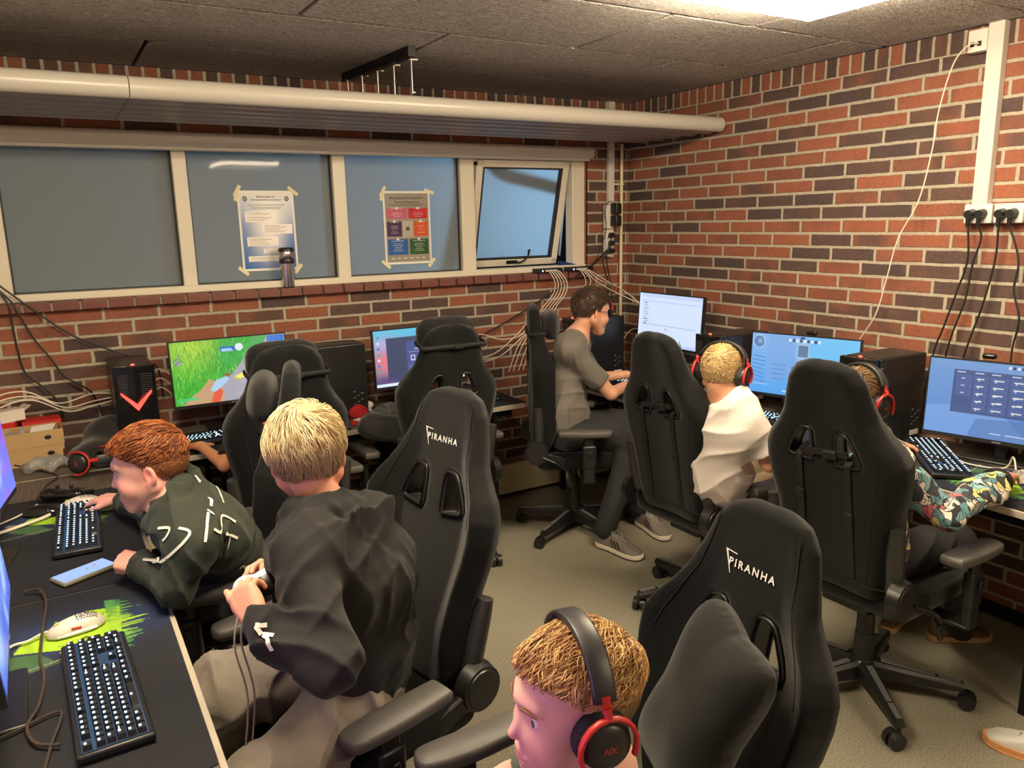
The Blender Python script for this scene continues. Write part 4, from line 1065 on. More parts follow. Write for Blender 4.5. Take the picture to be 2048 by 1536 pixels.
b=MB(); b.sph((.05,-.077,.035),(.013,.002,.010)); b.build('finger_hole',BLACK,t)
b=MB(); b.add([(-.01,-.04,.052),(.075,-.05,.058),(.09,.035,.070),(.0,.045,.064),(-.01,-.04,.0505),(.075,-.05,.0565),(.09,.035,.0685),(.0,.045,.0625)],[(0,1,2,3),(7,6,5,4),(0,4,5,1),(1,5,6,2),(2,6,7,3),(3,7,4,0)],0,False)
tag(b.build('paper_sheet',LBL),'white folded paper lying in the open kraft tray','paper'); bpy.data.objects['paper_sheet'].location=(-3.475,-.265,DZ+.08)
CLEAR=mat('clear_plastic',(.75,.78,.78),.12,trans=.75,bump=1.0,bscale=30)
def crumple(name,c,r,seed,matl,label,cat,amp=.012,res=.005,fr=45):
    w_=Wob(6,fr,seed)
    f=lambda P: s_ell(P,c,r)*.6+amp*w_(P)*.6
    V,F=surf(f,np.array(c)-np.array(r)*1.35-.01,np.array(c)+np.array(r)*1.35+.01,res,cull=False)
    return tag(mesh_np(name,V,F,matl),label,cat)
crumple('plastic_bag',(-3.545,-.265,.85),(.040,.045,.022),3,CLEAR,'crumpled clear plastic bag in the kraft tray','plastic bag')
crumple('plastic_bag',(-3.44,-.44,.757),(.085,.05,.022),5,CLEAR,'crumpled clear plastic bag on the desk before the kraft boxes','plastic bag')
REDC=mat('red_card',srgb(190,35,35),.5); WHC=mat('white_card',srgb(215,208,200),.6)
for i,(x,y,z,a,dx,dy,dz,lab) in enumerate(((-3.44,-.10,DZ,4,.15,.11,.15,'red and white product box standing behind the kraft tray'),(-3.60,-.10,DZ,-6,.14,.12,.16,'red box at the left edge behind the kraft boxes'),(-3.565,-.115,DZ+.16,28,.12,.07,.05,'white box with open flap lying on the red box'))):
    t=thing('product_box',lab,'box',(x,y,z),R(a)); b=MB(); b.box((0,0,dz/2),(dx,dy,dz),bev=.001); bo=b.build('box_body',REDC if i<2 else WHC,t)
    if i==0:
        b=MB(); b.box((0,-dy/2-.0006,dz*.36),(dx*.98,.001,dz*.58)); b.build('white_panel',WHC,t)
        b=MB(); 
        for k in range(4): b.box((-.03+.025*k,-dy/2-.0014,dz*.32),(.008+.004*(k%2),.001,.03+.012*(k%2)),rot=(0,R(25 if k<2 else 0),0))
        b.build('printed_items',BLACK,t)
    if i==2:
        b=MB(); b.box((.07,0,.045),(.05,.065,.002),rot=(0,R(-30),0)); b.build('flap',WHC,t)
CLOTH_B=mat('black_cloth',(.010,.010,.011),.9,bump=.5,bscale=500,sheen=.3)
w_=Wob(7,16,11)
def f_jk(P): 
    d=smin(s_ell(P,(-3.25,-.40,.76),(.12,.13,.075)),s_ell(P,(-3.20,-.30,.79),(.10,.09,.10)),.05); return (d+.014*w_(P))*.7
V,F=surf(f_jk,(-3.42,-.58,.725),(-3.06,-.15,.95),.007,cull=False); tag(mesh_np('folded_jacket',V,F,CLOTH_B),'black jacket heaped on the desk in front of the red-lit tower','jacket')
# headsets
HS_RED=mat('headset_red',srgb(178,38,34),.4)
CUSH=mat('ear_cushion',(.012,.012,.013),.75,bump=.3,bscale=600)
def headset(label,M_,hw=.082,top=.125,mic=False,open_=1.0,rims=True):
    """local frame: X right, Y forward, Z up, origin between the ears"""
    t=bpy.data.objects.new('headset',None); COL.objects.link(t); t.matrix_world=M_; tag(t,label,'headset','black and red headsets'); t.empty_display_size=.05
    arc=[]
    for k in range(25):
        a=PI*(k/24); x=math.cos(a)*(hw+.012); z=.025+math.sin(a)**.8*(top-.025); arc.append((x,-.0,z))
    def band(w,th,pts,off=0):
        b=MB(); vs=[];fs=[]; P=[Vector(p) for p in pts]
        for i,p in enumerate(P):
            d=(P[min(i+1,len(P)-1)]-P[max(i-1,0)]).normalized(); n_=Vector((0,1,0)).cross(d); n_ = n_ if n_.z*1+n_.x*p.x>0 else -n_
            ww=w if not callable(w) else w(i/(len(P)-1))
            prof_=[(-1,-.5),(-1.0,.3),(-.8,.5),(.8,.5),(1,.3),(1,-.5)]
            for (sy,sn) in prof_: vs.append(p+Vector((0,1,0))*ww/2*sy+n_*(th*sn+off))
        m_=6
        for i in range(len(P)-1): fs+=[(i*m_+j,i*m_+(j+1)%m_,(i+1)*m_+(j+1)%m_,(i+1)*m_+j) for j in range(m_)]
        fs+=[tuple(range(m_)),tuple(range((len(P)-1)*m_,len(P)*m_))]
        b.add(vs,fs,0,True); return b
    hb=band(.036,.009,arc[2:-2],.006).build('headband',mat('headband_leather',(.02,.02,.022),.42),t)
    band(.030,.010,arc[4:-4],-.004).build('band_padding',CUSH,hb)
    for s_ in (-1,1):
        b=MB(); x=s_*(hw+.016)
        b.tube([(x*.985,0,.075),(x*1.03,0,.052)],.0085,n=8,flat=.5)
        pts=[]
        for k in range(13):
            a=R(-25+ k*(230/12)); pts.append((x*1.03+s_*.008,math.cos(a)*.046*1.0,-.005+math.sin(a)*.050))
        b.tube(pts,.0040,n=8,flat=1.6); b.tube([(x*1.03,0,.056),(x*1.03+s_*.008,0,.045)],[.009,.006],n=8)
        b.build('yoke',HS_RED,t)
        b=MB(); b.lathe([(0,.034),(.026,.034),(.037,.029),(.041,.018),(.042,.004),(.038,.0)],c=(s_*(hw-.004),0,-.006),n=28,rot=(0,s_*PI/2,0))
        cup=b.build('ear_cup',BLACK,t)
        b=MB(); b.lathe([(.022,.002),(.028,.010),(.040,.012),(.046,.004),(.046,-.008),(.038,-.014),(.026,-.014),(.022,-.008)],c=(s_*(hw-.002),0,-.006),n=28,rot=(0,s_*PI/2,0)); b.build('ear_cushion',CUSH,cup)
        if rims:
            b=MB(); v_,f_=text_mesh('HX',.014,shear=.3,bold=.0006)
            if s_>0: M3=Matrix(((0,0,1,0),(1,0,0,0),(0,1,0,0),(0,0,0,1)))
            else: M3=Matrix(((0,0,-1,0),(-1,0,0,0),(0,1,0,0),(0,0,0,1)))
            b.add([M3@Vector((p.x-.010,p.y-.012,.0))+Vector((s_*(hw+.0305),0,0)) for p in v_],f_,0,False); b.build('cup_logo',mat('logo_red',srgb(150,45,35),.5),cup,fix=False)
    if mic:
        b=MB(); b.tube(catmull([(-hw-.01,.02,-.03),(-hw-.005,.06,-.06),(-hw+.02,.10,-.075)],6),.003); b.sph((-hw+.022,.102,-.076),.007); b.build('microphone',BLACK,t)
    return t
headset('black and red headset lying on the back desk before the red-haired boy',Matrix.Translation((-3.27,-.60,.785))@Euler((R(80),R(10),R(60))).to_matrix().to_4x4())
headset('black headset perched on top of the tower beside the man',Matrix.Translation((-.335,-.205,1.172))@Euler((0,R(8),R(50))).to_matrix().to_4x4(),top=.07,rims=False)
# santa hat and papers
t=thing('santa_hat','red santa hat with white fluffy trim lying on the back desk','hat',(-2.04,-.33,DZ),0)
FUR=mat('white_fur',srgb(225,215,205),.95,bump=1,bscale=300); FELT=mat('red_felt',srgb(170,25,28),.9,bump=.4,bscale=300)
w_=Wob(6,90,4); V,F=surf(lambda P:(s_cone(P,(-.05,.03,.035),(.06,.015,.045),.032,.03)+.004*w_(P)),(-.13,-.04,-.01),(.13,.09,.1),.004,cull=False); mesh_np('fur_trim',V,F,FUR,t)
V,F=surf(lambda P:smin(s_cone(P,(.0,.0,.028),(.02,-.09,.015),.05,.014),s_ell(P,(0,0,.03),(.055,.04,.03)),.02)+.002*w_(P),(-.08,-.13,-.01),(.1,.06,.1),.005,cull=False); mesh_np('felt_cone',V,F,FELT,t)
b=MB(); b.box((-2.0,-.42,DZ+.008),(.16,.10,.004),rot=(0,0,R(25))); tag(b.build('envelope',LBL),'white envelope lying beside the santa hat','envelope')
b=MB(); b.box((-2.06,-.47,DZ+.006),(.12,.08,.003),rot=(0,0,R(-15))); tag(b.build('notepad',REDC),'red edged notepad under the envelope beside the santa hat','notepad')

t=thing('poster','dark poster with large grey letters on the wall behind the viewer','poster',(-2.17,YB+.012,1.52))
b=MB(); b.box((0,0,0),(.52,.006,.72)); b.build('paper',mat('dark_paper',(.02,.022,.026),.6),t)
b=MB()
for s_,z_ in (('SHHH!',.20),("I'M",.06),('IN',-.08),('GAMING',-.22)): put_text(b,s_,.11,Matrix.Translation((0,.006,z_))@Matrix.Rotation(PI,4,'Z')@Matrix.Rotation(PI/2,4,'X'),align='CENTER')
b.build('lettering',_m['sticker_white'],t,fix=False)
# ---------------------------------------------------------------- window sill things
t=thing('thermos_mug','steel travel mug with black lid standing on the brick sill','mug',(-2.262,-.018,1.393)); ST=mat('brushed_steel',(.62,.58,.54),.22,metal=1.)
b=MB(); b.lathe([(0,0),(.030,0),(.031,.006),(.036,.11),(.037,.125)],n=32); b.build('steel_body',ST,t)
b=MB(); b.lathe([(.037,.125),(.038,.13),(.038,.145),(.036,.15)],n=32); b.build('grip_ring',BLACK,t)
b=MB(); b.lathe([(.036,.15),(.0385,.155),(.0395,.185),(.038,.188)],n=32); b.build('upper_band',ST,t)
b=MB(); b.lathe([(.0395,.186),(.040,.196),(.036,.206),(.0,.207)],n=32); b.build('lid',BLACK,t)
SW=mat('switch_black',(.012,.012,.013),.4)
def netswitch(label,x,z,rz):
    t=thing('network_switch',label,'network switch',(x,-.015,z),rz)
    b=MB(); b.box((0,0,.013),(.19,.10,.026),bev=.002); b.build('switch_case',SW,t)
    b=MB()
    for k in range(5): b.box((-.035+k*.0185,-.051,.012),(.014,.004,.012),bev=.001)
    b.build('cable_plug',WHITE_P,t)
    b=MB(); b.sph((-.062,-.051,.012),(.005,.003,.005)); b.build('status_light',mat('led_white',(.8,.8,.8),.4,emit=(1,.95,.8),estr=3.),t)
    return t
netswitch('black network switch with fanned white cables, left of the two on the sill',-.655,1.394,R(3))
netswitch('black network switch on the right end of the sill near the pipe',-.42,1.394,R(2))
b=MB(); b.box((-.47,.03,1.42),(.12,.04,.05),rot=(0,R(12),0),bev=.006); tag(b.build('folded_cloth',mat('blue_cloth',srgb(30,45,110),.8)),'blue folded cloth on the sill behind the network switches','cloth')
# posters
PO=mat('poster_print',(.8,.8,.8),.3,attr='pic')
def poster1():
    p=Pic(190,268,(40,105,170)); p.grad((22,95,175),(225,230,235)); p.soft(.55,.60,.33,.45,(248,246,240),1.); p.soft(.0,.35,.2,.5,(30,100,175),.7); p.soft(1.,.3,.25,.35,(30,100,180),.8)
    p.rect(0,.93,1,1,(222,218,212),.7)
    for (a,b_,c,d) in ((.08,.62,.68,.76),(.40,.46,.97,.585),(.08,.30,.68,.42),(.38,.205,.95,.262),(.08,.09,.95,.165)):
        p.rect(a,b_,c,d,(248,244,240)); n=int((d-b_)/.018)
        for k in range(n): p.rect(a+.03,d-.018-.017*k,a+.03+(c-a-.06)*(.55+.4*((k*37)%10)/10),d-.0125-.017*k,(170,160,160) if k else (120,110,115))
    for cx in (.10,.90): p.ell(cx,.925,.045,.034,(60,70,62)); p.rect(cx-.03,.915,cx+.03,.935,(150,150,140))
    for k in range(4): p.rect(.15+.05*(k>1),.842-.018*k,.85-.07*(k>1),.849-.018*k,(70,90,120),.8)
    return p
def poster2():
    p=Pic(190,268,(150,142,132)); 
    for a,b_,c,d,col in ((.03,.635,.49,.785,(192,90,120)),(.53,.635,.97,.785,(190,30,45)),(.03,.375,.36,.595,(62,32,84)),(.64,.375,.97,.595,(205,85,35)),(.03,.105,.49,.335,(25,90,165)),(.53,.105,.97,.335,(35,85,50))):
        p.rect(a,b_,c,d,col); p.ell((a+c)/2,d,.03,.020,(230,225,220)); n=int((d-b_)/.03)
        for k in range(1,n-1): w=(c-a)*(.25+.35*((k*53+int(a*100))%10)/10); p.rect((a+c)/2-w/2,d-.045-.026*k,(a+c)/2+w/2,d-.038-.026*k,(220,205,210),.7)
    p.rect(.38,.36,.62,.60,(176,170,158)); p.ell(.5,.485,.045,.03,(70,72,64))
    for k in range(2): p.rect(.08+.07*k,.835-.02*k,.92-.07*k,.841-.02*k,(90,84,78))
    for k in range(6): p.rect(.10+.14*k,.045,.18+.14*k,.062,(215,210,205))
    return p
def poster(pic,label,x,z,lines,seed):
    t=thing('poster',label,'poster',(x,.0555,z)); W_,H_=.285,.405
    b=MB(); b.box((0,0,0),(W_,.0008,H_)); b.build('paper',LBL,t)
    pic.mesh('print',W_*.925,H_*.94,PO,t,lambda a,c:(a,-.0008,c))
    b=MB()
    for (s_,size,yy,mi,al) in lines:
        M_=Matrix.Translation((0,-.0014,yy))@Matrix.Rotation(PI/2,4,'X')
        if al: M_=Matrix.Translation((al,-.0014,yy))@Matrix.Rotation(PI/2,4,'X')
        put_text(b,s_,size,M_,align='CENTER',mi=mi,bold=size*.02)
    b.build('lettering',[mat('ink_dark',(.035,.04,.05),.6),WHC],t,fix=False)
    TP_=mat('masking_tape',srgb(228,220,180),.7,bump=.2,bscale=80)
    for k,(sx,sz,a) in enumerate(((-1,1,-60),(1,1,40 if seed==1 else 18),(-1,-1,40),(1,-1,-50))):
        b=MB(); b.box((sx*(W_/2-.002),-.0018,sz*(H_/2-.002)),(.062,.001,.018),rot=(0,R(a),0))
        if sz>0 and k==0: b.box((sx*(W_/2+.004),-.002,sz*(H_/2-.03)),(.045,.001,.018),rot=(0,R(-70),0))
        b.build('tape_strip',TP_,t)
    return t
poster(poster1(),'blue and white rules poster taped to the second window pane',-2.325,1.685,[('Medlemsregler for',.0125,.168,0,0),('Thorning Idrætsforening Esport',.0125,.153,0,0)],1)
poster(poster2(),'grey rules poster with six coloured boxes taped to the third window pane',-1.545,1.685,[('SPILLEREGLER FOR ESPORT I',.0165,.158,0,0),('Thorning Idrætsforening',.0155,.137,0,0),('VI HAR ET FORMÅL',.0080,.106,1,-.065),('VI ER GLADE',.0085,.106,1,.065),('VI ER ANSVARLIGE',.0066,.030,1,-.082),('VI KAN SAMMEN',.0070,.030,1,.082),('VI HAR ET UNIVERS',.0085,-.076,1,-.065),('VI GÅR TIL KAMPPLADS',.0074,-.076,1,.065)],2)
# vertical power strips by the corner
def pstrip(label,z0,z1,n,adapters=0):
    t=thing('power_strip',label,'power strip',(-.185,-.034,0)); b=MB(); b.box((0,0,(z0+z1)/2),(.052,.04,z1-z0),bev=.004); b.build('strip_body',WHITE_P,t)
    for k in range(n):
        z=z1-.035-k*.05; b=MB(); b.cone((.004,-.02,z),(.004,-.05,z),.018,.016,n=16); b.cone((.0,-.04,z),(-.03,-.045,z-.012),.008,.005,n=10); b.build('plug',BLACK,t)
    return t
pstrip('white power strip with three round black plugs beside the corner pipe',1.475,1.645,3)
pstrip('upper white power strip with two black adapters beside the corner pipe',1.65,1.80,0)
for k,z in enumerate((1.775,1.70)):
    b=MB(); b.box((-.165,-.09,z),(.045,.065,.068),bev=.008); tag(b.build('power_adapter',BLACK),('upper' if k==0 else 'lower')+' of the two black power adapters on the corner strip','adapter')
# sockets on the right wall
for i,(y,lab) in enumerate(((-2.295,'white double socket under the wide conduit, left of the pair'),(-2.415,'white double socket, right of the pair under the wide conduit'),(-2.535,'white double socket at the right edge of the photo'))):
    t=thing('wall_socket',lab,'socket',(-.02,y,1.70),0); b=MB(); b.box((0,0,0),(.042,.112,.078),bev=.006); b.build('socket_body',WHITE_P,t)
    for s_ in (-1,1):
        b=MB(); b.cone((-.02,s_*.021,.0),(-.055,s_*.021,-.002),.020,.017,n=18); b.cone((-.042,s_*.021,-.0),(-.042,s_*.021+.004,-.052),.012,.0065,n=12); b.build('plug',BLACK,t)

# ---------------------------------------------------------------- cables
def cable(label,pts,r,m_,grp=None,n=7,cat='cable',sag=None):
    b=MB(); b.tube(catmull(pts,n),r,n=6); o=b.build('cable',m_); tag(o,label,cat,grp); return o
cable('long white network cable hanging from the outlet down the right wall',[(-.058,-2.243,2.362),(-.085,-2.215,2.355),(-.09,-2.165,2.29),(-.085,-2.12,2.12),(-.085,-2.105,1.96),(-.085,-2.065,1.76),(-.085,-1.985,1.60),(-.08,-1.94,1.415),(-.075,-1.895,1.25),(-.06,-1.80,1.10),(-.06,-1.75,.95)],.0030,CABLE_W)
GB='black power cables hanging from the wall sockets'
for lab,p in (('leftmost black power cable hanging from the right wall sockets',[(-.062,-2.274,1.65),(-.05,-2.279,1.513),(-.05,-2.249,1.387),(-.05,-2.201,1.212),(-.05,-2.179,1.144),(-.06,-2.16,1.0),(-.06,-2.15,.8)]),
 ('second black power cable from the left under the wall sockets',[(-.062,-2.316,1.65),(-.05,-2.325,1.60),(-.05,-2.301,1.493),(-.05,-2.285,1.347),(-.05,-2.238,1.173),(-.06,-2.22,1.0),(-.06,-2.21,.8)]),
 ('third black power cable, hanging straight from the middle socket',[(-.062,-2.394,1.65),(-.05,-2.389,1.516),(-.05,-2.358,1.332),(-.05,-2.314,1.16),(-.06,-2.29,1.0),(-.06,-2.28,.8)]),
 ('wavy black power cable hanging from the middle socket at the right',[(-.062,-2.436,1.65),(-.05,-2.478,1.519),(-.05,-2.473,1.401),(-.05,-2.505,1.284),(-.05,-2.491,1.162),(-.06,-2.50,1.0),(-.06,-2.49,.8)]),
 ('black power cable from the socket at the right edge, near side',[(-.062,-2.556,1.65),(-.06,-2.57,1.50),(-.05,-2.56,1.3),(-.05,-2.57,1.1),(-.06,-2.56,.8)])): cable(lab,p,.0042,CABLE_B,GB)
GL='black cables hanging from the left end of the windows'
for lab,p in (('black cable running from the window corner down to the red-lit tower',[(-3.60,-.03,1.56),(-3.49,-.04,1.445),(-3.30,-.05,1.26),(-3.165,-.05,1.175),(-2.983,-.06,1.087),(-2.93,-.05,1.04),(-2.92,-.05,.9)]),
 ('black cable with a twist tie hanging in the left corner',[(-3.58,-.03,1.52),(-3.49,-.045,1.41),(-3.47,-.05,1.36),(-3.42,-.05,1.23),(-3.371,-.05,1.145),(-3.33,-.05,1.06),(-3.286,-.05,1.019),(-3.222,-.05,.96),(-3.19,-.05,.85)]),
 ('leftmost black cable hanging from the window corner to the boxes',[(-3.58,-.03,1.54),(-3.505,-.045,1.41),(-3.495,-.05,1.30),(-3.49,-.05,1.19),(-3.475,-.05,1.088),(-3.42,-.05,1.02),(-3.37,-.05,.95),(-3.35,-.05,.86)])): cable(lab,p,.0045,CABLE_B,GL)
b=MB()
GW='white network cables running along the back desk'
cable('topmost white network cable above the red boxes in the left corner',[(-3.75,-.12,.90),(-3.60,-.12,1.00),(-3.48,-.11,1.01),(-3.36,-.10,.94),(-3.22,-.09,.965),(-3.10,-.05,.94)],.0035,CABLE_W,GW)
cable('middle white network cable above the red boxes in the left corner',[(-3.75,-.14,.88),(-3.60,-.14,.98),(-3.46,-.13,.99),(-3.34,-.11,.92),(-3.22,-.09,.93),(-3.10,-.05,.935)],.0035,CABLE_W,GW)
cable('lowest white network cable above the red boxes in the left corner',[(-3.75,-.15,.86),(-3.58,-.15,.96),(-3.46,-.14,.975),(-3.33,-.11,.90),(-3.22,-.09,.91),(-3.10,-.05,.92)],.0035,CABLE_W,GW)
for k in range(3):
    cable(('upper','middle','lower')[k]+' white cable arching between the red-lit tower and grass monitor',[(-2.985,-.08,1.02-.05*k),(-2.93,-.07,1.045-.045*k),(-2.88,-.05,1.01-.05*k),(-2.84,-.04,.95-.04*k)],.0033,CABLE_W,GW)
# fan of network cables from the switches
GS='white network cables fanning down from the window sill switches'
ends=[(-.80,-.06,1.06),(-.77,-.06,1.09),(-.73,-.06,1.07),(-.70,-.06,1.10),(-.67,-.06,1.06)]
for k in range(5):
    x=-.690+k*.0185
    cable(('leftmost','second','middle','fourth','rightmost')[k]+' white cable falling from the left network switch',[(x,-.068,1.406),(x+.010,-.10,1.395),(x+.035+.004*k,-.115,1.33),(x+.02+.005*k,-.11,1.26),((x+ends[k][0])/2+.01,-.09,1.18),ends[k],(ends[k][0]-.10,-.06,.95),(ends[k][0]-.16,-.05,.8)],.0032,CABLE_W,GS)
e2=[(-.35,-.07,1.10),(-.31,-.08,1.09),(-.18,-.09,1.25),(-.12,-.10,1.26),(-.10,-.12,1.24)]
for k in range(5):
    x=-.455+k*.0185
    mid=[(x+.03+.02*k,-.12,1.33)]
    if k>=2: tail=[e2[k],(-.04,-.22-.02*k,1.19-.02*k),(-.05,-.34,1.16-.02*k),(-.12,-.42,1.12),(-.13,-.5,1.0)]
    else: tail=[(x+.03,-.10,1.24),e2[k],(e2[k][0],-.06,.95),(e2[k][0]+.02,-.05,.80)]
    cable(('leftmost','second','middle','fourth','rightmost')[k]+' white cable leaving the right network switch',[(x,-.068,1.406),(x+.012,-.10,1.39)]+mid+tail,.0032,CABLE_W,GS)
cable('black cable slanting across the back wall from sill to capped chair',[(-.20,-.05,1.52),(-.33,-.07,1.43),(-.46,-.09,1.37),(-.62,-.06,1.28),(-.86,-.05,1.16),(-1.05,-.05,1.08),(-1.25,-.05,1.0),(-1.34,-.08,.90)],.0045,CABLE_B)
cable('thin black cable looping from the upper power strip to the right switch',[(-.16,-.07,1.81),(-.20,-.06,1.82),(-.225,-.05,1.76),(-.21,-.05,1.66),(-.24,-.05,1.57),(-.27,-.05,1.50),(-.30,-.05,1.45),(-.36,-.06,1.42)],.0025,CABLE_B)
cable('black plug cable running from the corner strip down behind the man',[(-.19,-.08,1.60),(-.22,-.08,1.52),(-.25,-.07,1.46),(-.235,-.07,1.38),(-.21,-.07,1.30),(-.22,-.08,1.1),(-.22,-.09,.9)],.0040,CABLE_B)
cable('second black plug cable beside the corner pipe',[(-.19,-.08,1.55),(-.23,-.08,1.48),(-.215,-.07,1.40),(-.19,-.07,1.3),(-.18,-.07,1.15),(-.18,-.05,.9)],.0036,CABLE_B)
GM='white cables sagging beside the chair of the man'
for lab,p in (('upper white cable arching left of the man’s chair'.replace('’',"'"),[(-1.37,-.10,1.0),(-1.25,-.08,1.045),(-1.14,-.06,1.05),(-1.02,-.06,1.01),(-.88,-.06,1.02),(-.8,-.06,1.1)]),
 ('middle white cable sagging behind the chair of the man',[(-1.34,-.12,.92),(-1.22,-.09,.915),(-1.08,-.08,.93),(-.95,-.07,1.0),(-.82,-.06,1.10)]),
 ('lower white cable sagging behind the chair of the man',[(-1.36,-.14,.91),(-1.2,-.12,.895),(-1.05,-.09,.91),(-.93,-.07,.97),(-.80,-.06,1.06)])): cable(lab,p,.0034,CABLE_W,GM)
b=MB()
cable('white cable coiled behind the corner tower',[(-.26,-.25,.80),(-.20,-.22,.95),(-.13,-.25,1.02),(-.08,-.35,.97),(-.10,-.42,.85),(-.12,-.40,.76)],.0034,CABLE_W,GM)
cable('white cable looping on the desk below the menu grid monitor',[(-.10,-2.28,.745),(-.25,-2.40,.75),(-.33,-2.50,.742),(-.28,-2.62,.742),(-.30,-2.66,.80),(-.33,-2.69,.76)],.0034,CABLE_W)
BRAID=mat('brown_braid',(.055,.035,.028),.7,bump=.8,bscale=900)
cable('brown braided cable winding past the white mouse on the left desk',[(-3.50,-1.74,.745),(-3.462,-1.76,.75),(-3.448,-1.84,.744),(-3.452,-1.96,.752),(-3.455,-2.04,.760),(-3.462,-2.15,.744),(-3.455,-2.25,.744),(-3.465,-2.36,.744),(-3.485,-2.43,.744),(-3.47,-2.50,.744),(-3.43,-2.53,.744)],.0035,BRAID)
cable('brown braided cable bent in a square on the left desk corner',[(-3.56,-2.45,.742),(-3.50,-2.43,.742),(-3.445,-2.405,.742),(-3.425,-2.42,.742),(-3.445,-2.52,.742),(-3.46,-2.62,.742)],.003,BRAID)
cable('white flex cable of the perforated mouse on the left desk',[(-3.435,-2.028,.748),(-3.46,-2.03,.745),(-3.49,-2.045,.742),(-3.52,-2.05,.742),(-3.56,-2.1,.742)],.0032,CABLE_W)
cable('grey ribbon cable on the far left desk beside the keyboard',[(-3.62,-1.22,.742),(-3.52,-1.16,.742),(-3.44,-1.11,.745),(-3.42,-1.06,.745)],.006,CABLE_W)
cable('white twisted cable at the black mouse on the left desk',[(-3.60,-1.12,.742),(-3.53,-1.05,.742),(-3.49,-.99,.742),(-3.47,-.95,.742)],.0033,CABLE_W)
cable('black cable curling over the dark wood desk at the left',[(-3.55,-.40,.76),(-3.46,-.46,.736),(-3.40,-.58,.736),(-3.44,-.70,.736),(-3.47,-.85,.736)],.003,CABLE_B)
# outside: lamp, bent pipe and dark ground, seen through the frosted panes
b=MB(); b.box((-1.2,3.0,1.1),(8,.06,2.2)); tag(b.build('garden_fence',mat('night_fence',(.02,.02,.025),.9)),'dark fence outside beyond the open window','fence')
t=thing('outdoor_lamp','cold white lamp on a post outside that lights the frosted panes','lamp',(-.40,1.05,0)); b=MB(); b.sph((0,0,2.05),.06); b.build('lamp_globe',mat('cold_globe',(.9,.9,.9),.4,emit=(.56,.80,1.0),estr=OUT_LAMP*9),t)
b=MB(); b.tube([(0,0,0),(0,0,2.0)],.02); b.build('lamp_post',BLACK_M,t)
b=MB(); b.tube(catmull([(-.90,.26,2.6),(-.90,.26,2.15),(-.88,.26,2.06),(-.80,.26,2.00),(-.66,.26,1.97),(-.3,.26,1.90)],6),.032,n=14); tag(b.build('downpipe',BLACK_M),'dark bent pipe outside behind the open window pane','pipe')
b=MB(); b.box((-1.05,.30,1.72),(.03,.05,1.0),rot=(0,R(14),0)); tag(b.build('slanted_board',_m['night_fence']),'slanted board outside casting the diagonal edge on the third pane','board')  # added blocker that shapes the outdoor light on the pane
struct(MB().box((XL/2,2.0,-.05),(-XL+4,3.6,.06)).build('floor_1',_m['night_fence']))

